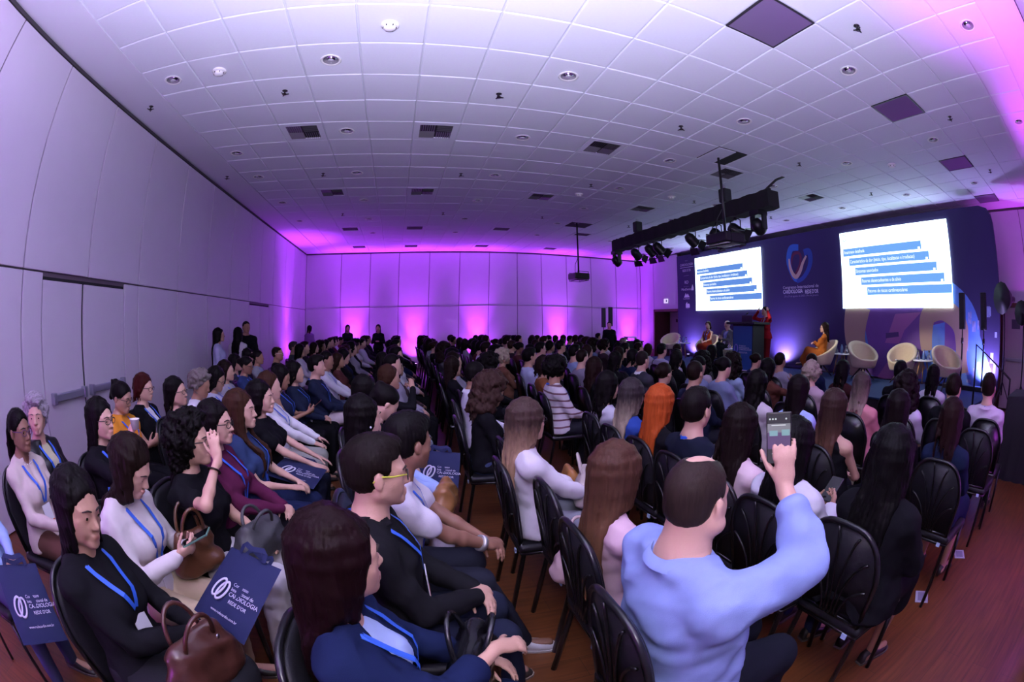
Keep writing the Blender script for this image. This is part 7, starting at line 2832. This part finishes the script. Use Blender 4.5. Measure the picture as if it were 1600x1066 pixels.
for n_, (x, y, rz, near, lab) in enumerate(SEATS):
    if lab:
        l2 = 'black chair of the ' + lab
        row = [r for r in ROWN.values() if lab.endswith(r)]
        pos = [q for q in ORD if (', ' + q + ' from the far wall') in lab]
        if row and pos:
            l2 = 'occupied black chair, %s from the far wall, %s' % (pos[0], row[0])
        if len(l2.split()) > 16:
            l2 = ' '.join(l2.split()[:16]).rstrip(',')
    else:
        ne += 1
        rowk = min(ROWX, key=lambda r: abs(ROWX[r] + .13 - x))
        l2 = 'empty black banquet chair, %s empty one counted, %s' % (ORD[min(ne - 1, len(ORD) - 1)], ROWN[rowk])
    chair(x, y, rz, l2, near and math.hypot(x, y) < 4.2)


# ================================================================ bags, phones, cups
M_NAVYBAG = mat('navy_tote_cloth', (.006, .012, .066), .8, bump=(500, .12))
M_BAGPRINT = mat('tote_print', (.62, .60, .75), .6)


def tote(M, label, w=.34, h=.36, th=.035, handles=True):
    """navy congress tote; local x right, y up, z out of the printed side"""
    t = empty('tote_bag', (0, 0, 0), 0, label, 'bag', 'navy congress tote bags')
    t.matrix_world = M
    b = MB()
    n = 9
    vs, fs = [], []
    for sgn in (1, -1):
        for i in range(n):
            for j in range(n):
                u, v = i / (n - 1) * 2 - 1, j / (n - 1) * 2 - 1
                bul = th / 2 * ((1 - u ** 4) * (1 - v ** 4)) ** .5 + .004 * math.sin(5 * u + 3 * v) * (1 - u * u)
                vs.append((u * w / 2 * (1 - .03 * (v + 1)), v * h / 2, sgn * bul))
    for q in range(2):
        for i in range(n - 1):
            for j in range(n - 1):
                a = q * n * n + i * n + j
                f = (a, a + n, a + n + 1, a + 1)
                fs.append(f if q == 0 else f[::-1])
    b.add(vs, fs, smooth=True)
    body = b.build('bag_body', M_NAVYBAG, t)
    if handles:
        for sgn in (1, -1):
            pts = []
            for k in range(9):
                a = PI * k / 8
                pts.append((.075 * math.cos(a), h / 2 - .01 + .09 * math.sin(a) - .06 * math.sin(a) ** 3, sgn * (.012 + .02 * math.sin(a))))
            ribbon3(pts, [(0, 0, sgn)] * 9, .022).build('handle', M_NAVYBAG, t)
    zf = th / 2 + .002
    for (cx, cy, r) in ((-.075, -.015, .034), (-.048, -.022, .034)):
        ring = [(cx + r * .72 * math.cos(k * PI / 10) + .012 * math.sin(k * PI / 10), cy + r * 1.25 * math.sin(k * PI / 10), zf - .0005) for k in range(20)]
        MB().tube(ring, .0065, 5, closed=True, M=Matrix.Diagonal((1, 1, .4, 1)) @ Matrix.Translation((0, 0, zf * 1.5))).build('logo_ring', M_BAGPRINT, body)
    for (txt, x, y, s_) in (('Congresso', -.005, .018, .021), ('Internacional de', -.005, -.004, .021), ('CARDIOLOGIA', -.005, -.028, .026), ("REDE D'OR", .012, -.056, .022), ('www.redecardio.com.br', -.06, -.115, .017)):
        o = text_obj(txt, s_, 'print', M_BAGPRINT, None, M=Matrix.Translation((x, y, zf)), extrude=.0003)
        o.parent = body
    return t


def frame_matrix(c, right, up):
    r = Vector(right).normalized()
    u = Vector(up)
    u = (u - r * u.dot(r)).normalized()
    n = r.cross(u)
    return Matrix(((r.x, u.x, n.x, c[0]), (r.y, u.y, n.y, c[1]), (r.z, u.z, n.z, c[2]), (0, 0, 0, 1)))


def local(key, p):
    x, y, o, s = ROOTS[key]
    return np.array([x, y, 0]) + np.array(p)


def hand_pt(key, sd, d=.07, nrm=0.0):
    x, y, o, s = ROOTS[key]
    return np.array([x, y, 0]) + s.wr[sd] + s.hd[sd] * d


# totes
def atd(u, v, d):
    return np.array([0, 0, CAM_Z]) + ray(u, v) * d


q = [atd(u, v, d) for u, v, d in ((-8, 884, 2.32), (62, 879, 2.32), (100, 1000, 2.22), (34, 1010, 2.22))]
tote(frame_matrix(sum(q) / 4, q[1] - q[0], q[0] - q[3]), 'navy congress tote hanging from the hand at the picture edge', w=float(np.linalg.norm(q[1] - q[0])), h=float(np.linalg.norm(q[0] - q[3])))
c = atz(368, 925, .70)
tote(frame_matrix(c, (.80, -.55, .05), (.25, .55, .42)), 'navy congress tote lying on the lap of the person in cream', w=.34, h=.33)
c = atz(462, 740, .66)
tote(frame_matrix(c, (1, -.2, -.2), (.1, 1, .15)), 'folded navy tote under the hands of the person in a black T-shirt', w=.36, h=.30)
c = atz(685, 735, .60)
tote(frame_matrix(c, (.95, -.35, 0), (.2, .5, .8)), 'navy tote with white print leaning on a lap beyond the white T-shirt', w=.32, h=.30)


def soft_bag(key_pt, size, rz, color, label, handle=True, tilt=0.0, gloss=.35, name='handbag'):
    """slouchy handbag built as one soft solid with loop handle"""
    w, d, h = size
    F = Field((-w * .75, -d, -.03), (w * .75, d, h * 1.15), .008)
    F.cone((-w * .36, 0, h * .25), (w * .36, 0, h * .25), d * .42, d * .42, .03)
    F.cone((-w * .30, 0, h * .62), (w * .30, 0, h * .62), d * .30, d * .28, .05)
    F.cone((-w * .34, 0, h * .86), (w * .34, 0, h * .84), d * .10, d * .10, .05)
    F.disp(wrinkle(.006, int(w * 1000), None))
    t = empty(name, tuple(key_pt), rz, label, 'handbag')
    t.rotation_euler = (tilt, 0, rz)
    m = cmat('bag_leather', color, rough=gloss, spec=.6, bump=(70, .12))
    np_obj('body', F.extract(1), m, t)
    if handle:
        for sg in (1, -1):
            pts = [(w * .26 * math.cos(PI * k / 12), sg * d * .16 + sg * .03 * math.sin(PI * k / 12), h * .84 + h * .52 * math.sin(PI * k / 12)) for k in range(13)]
            MB().tube(pts, .0085, 6).build('handle', m, t)
    for sg in (1, -1):
        MB().lathe([(0, .0), (.009, .001), (.009, .005), (0, .006)], 10, M=Matrix.Translation((sg * w * .26, -d * .22, h * .78)) @ Matrix.Rotation(PI / 2, 4, 'X')).build('stud', M_STEEL, t)
    return t


soft_bag(local('B1', (.27, -.02, .56)), (.30, .19, .22), 1.25, (.065, .022, .016), 'brown leather handbag on the lap of the person in black knitwear', gloss=.28)
soft_bag(local('C1', (.22, .10, .575)), (.32, .19, .22), 1.3, (.008, .008, .010), 'glossy black handbag on the lap of the person in navy blazer', gloss=.22)
soft_bag(local('D3', (.27, .02, .61)), (.27, .17, .22), 1.2, (.48, .42, .38), 'cream fabric handbag with tan trim on the lap below the white blouse', gloss=.6)
soft_bag(local('D3', (.22, .16, .63)), (.18, .12, .17), 1.4, (.33, .14, .035), 'tan leather bag tucked behind the cream handbag', handle=False)
soft_bag(local('B3', (.26, -.02, .62)), (.26, .17, .16), 1.1, (.045, .046, .05), 'grey soft bag on the lap below the raised hand', gloss=.5)
soft_bag(local('B2', (.20, .13, .60)), (.22, .14, .24), .9, (.10, .04, .018), 'small brown bag with arched handles beside the navy tote', gloss=.3)
soft_bag(local('C4', (.34, -.04, .60)), (.24, .16, .16), 1.3, (.28, .13, .045), 'tan bag on the lap of the person in the light blue shirt', handle=False)
soft_bag(local('D2', (-.05, .36, .46)), (.26, .18, .22), .3, (.50, .36, .36), 'pale pink bag on the empty seat beside the pink top')


def phone(c, right, up, label, lit=False, case=(.012, .012, .014)):
    t = empty('phone', (0, 0, 0), 0, label, 'phone')
    t.matrix_world = frame_matrix(c, right, up)
    MB().box((-.037, -.078, -.004), (.037, .078, .004), bev=.003).build('case', cmat('phone_case', case, rough=.3), t)
    sm = mat('phone_screen_dark', (.01, .01, .012), .1) if not lit else mat('phone_screen_lit', (.01, .01, .012), .1, emis=((.05, .045, .06), 1.0))
    sc = MB().box((-.034, -.074, .0042), (.034, .074, .0050)).build('screen', sm, t)
    if lit:
        e1 = mat('phone_ui_white', (.1, .1, .1), .3, emis=((.8, .85, .9), .75))
        e2 = mat('phone_ui_slide', (.1, .1, .1), .3, emis=((.20, .42, .45), .8))
        e3 = mat('phone_ui_grey', (.1, .1, .1), .3, emis=((.16, .17, .18), 1.0))
        e4 = mat('phone_ui_purple', (.1, .1, .1), .3, emis=((.05, .015, .09), 1.0))
        MB().box((-.034, .020, .0051), (.034, .046, .0054)).build('preview_wall', e3, sc)
        MB().box((-.034, -.030, .0051), (.034, .020, .0054)).build('preview_crowd', e4, sc)
        MB().box((-.028, .010, .0055), (-.004, .026, .0058)).build('preview_slide', e2, sc)
        MB().box((.008, .010, .0055), (.032, .028, .0058)).build('preview_slide', e2, sc)
        MB().box((-.022, .040, .0055), (.020, .043, .0058)).build('menu_line', e1, sc)
        for k in range(4):
            MB().lathe([(0, .0), (.0028, .0)], 8, M=Matrix.Translation((-.026 + .0085 * k + (.022 if k > 2 else 0), .060, .0056))).build('icon', e1, sc)
        for k in range(3):
            MB().lathe([(0, .0), (.0042 if k == 1 else .003, .0)], 10, M=Matrix.Translation((-.018 + .018 * k, -.044, .0056))).build('button', e1, sc)
    return t


x, y, o, s = ROOTS['D1']
hp_ = hand_pt('D1', 'R', .125)
toc = unit(np.array([0, 0, CAM_Z]) - hp_)
phone(hp_ + np.array([-.010, .015, .010]), np.cross((0, 0, 1), toc) + np.array([0, 0, .10]), (-.12, -.12, 1), 'dark phone held up showing the camera view of the stage', True)
hp_ = hand_pt('B2', 'R', .09) * .5 + hand_pt('B2', 'L', .09) * .5
phone(hp_ + np.array([.01, 0, .035]), (.2, -1, 0), (.9, .1, .45), 'phone with a green case in the hands of the person in cream', case=(.10, .22, .16))
hp_ = hand_pt('B8', 'R', .09)
phone(hp_ + np.array([.01, .02, .03]), (.1, -1, 0), (.8, 0, .6), 'brown-cased phone held by the person in sleeveless navy', case=(.10, .03, .015))
hp_ = hand_pt('E1', 'R', .09)
phone(hp_ + np.array([.01, .03, .03]), (.1, -1, 0), (.8, 0, .6), 'phone held by the person in a white puffed blouse')

cup_me = MB().lathe([(0, 0), (.022, 0), (.030, .055), (.032, .057), (.028, .055), (.021, .004), (0, .004)], 16).mesh('paper_cup')
cup_me.materials.append(M_WHITEPL)
p = hand_pt('A3', 'R', .085)
tag(inst(cup_me, 'paper_cup', None, tuple(p + np.array([.03, -.005, -.01]))), 'small white cup raised by the person in black three-quarter sleeves', 'cup')
p = hand_pt('A2', 'R', .08)
tag(inst(cup_me, 'paper_cup', None, tuple(p + np.array([.015, .0, .005]))), 'small white cup held in the lap of the person in leather jacket', 'cup')
# pearl necklace
x, y, o, s = ROOTS['A1']
pts = []
for k in range(22):
    a = 2 * PI * k / 22
    pts.append(s.at(.475 * s.k + .012 - .030 * math.cos(a), .068 * math.sin(a), -.004 + .072 * math.cos(a)))
b = MB()
for p in pts:
    b.lathe([(0, -.005), (.0045, -.002), (.0045, .002), (0, .005)], 6, M=Matrix.Translation(Vector(p)))
tag(b.build('pearl_necklace', M_WHITEPL, o), kind='stuff')
# earring
for key in ('C4',):
    x, y, o, s = ROOTS[key]
    MB().lathe([(0, -.007), (.006, -.003), (.006, .003), (0, .007)], 8, M=Matrix.Translation(Vector(s.hp((-.004, -.092, -.045))))).build('earring', M_WHITEPL, o)
# wrist watch and bracelets
def band(key, sd, color, r=.030, w=.012, nm='bracelet', at=.06):
    x, y, o, s = ROOTS[key]
    d = unit(s.wr[sd] - s.elb[sd])
    c = s.wr[sd] - d * at
    q = Vector(d).to_track_quat('Z', 'Y').to_matrix().to_4x4()
    MB().lathe([(r, -w / 2), (r + .003, -w / 2), (r + .003, w / 2), (r, w / 2)], 16, M=Matrix.Translation(Vector(c)) @ q).build(nm, cmat('band', color, rough=.3, metal=.6), o)


band('C3', 'R', (.7, .7, .72), .036, .022, 'wrist_watch')
band('B1', 'R', (.5, .30, .12), .030, .004)
band('B3', 'R', (.02, .01, .01), .029, .005)
# floor socket plates
for (u, v, lab) in ((1437, 932, 'pale floor socket plate on the wood floor by the chair leg'), (1496, 866, 'small white floor plate beside the navy dress')):
    p = atz(u, v, 0)
    o = empty('floor_plate', (p[0], p[1], 0), .5, lab, 'floor plate')
    MB().box((-.075, -.055, 0), (.075, .055, .006), bev=.002).build('plate', mat('floor_plate_plastic', (.45, .45, .55), .25), o)
    MB().box((-.055, -.035, .006), (.055, .035, .0075)).build('lid', mat('floor_plate_lid', (.25, .25, .33), .2), o)
# navy blue folded cloth bag under the light blue shirt's seat
soft_bag(local('D1', (.30, -.36, .02)), (.30, .18, .20), .4, (.012, .018, .07), 'dark navy cloth bag on the floor beside the light blue shirt', gloss=.8, name='cloth_bag')

print('SCRIPT SECONDS', round(time.time() - T_START, 1))
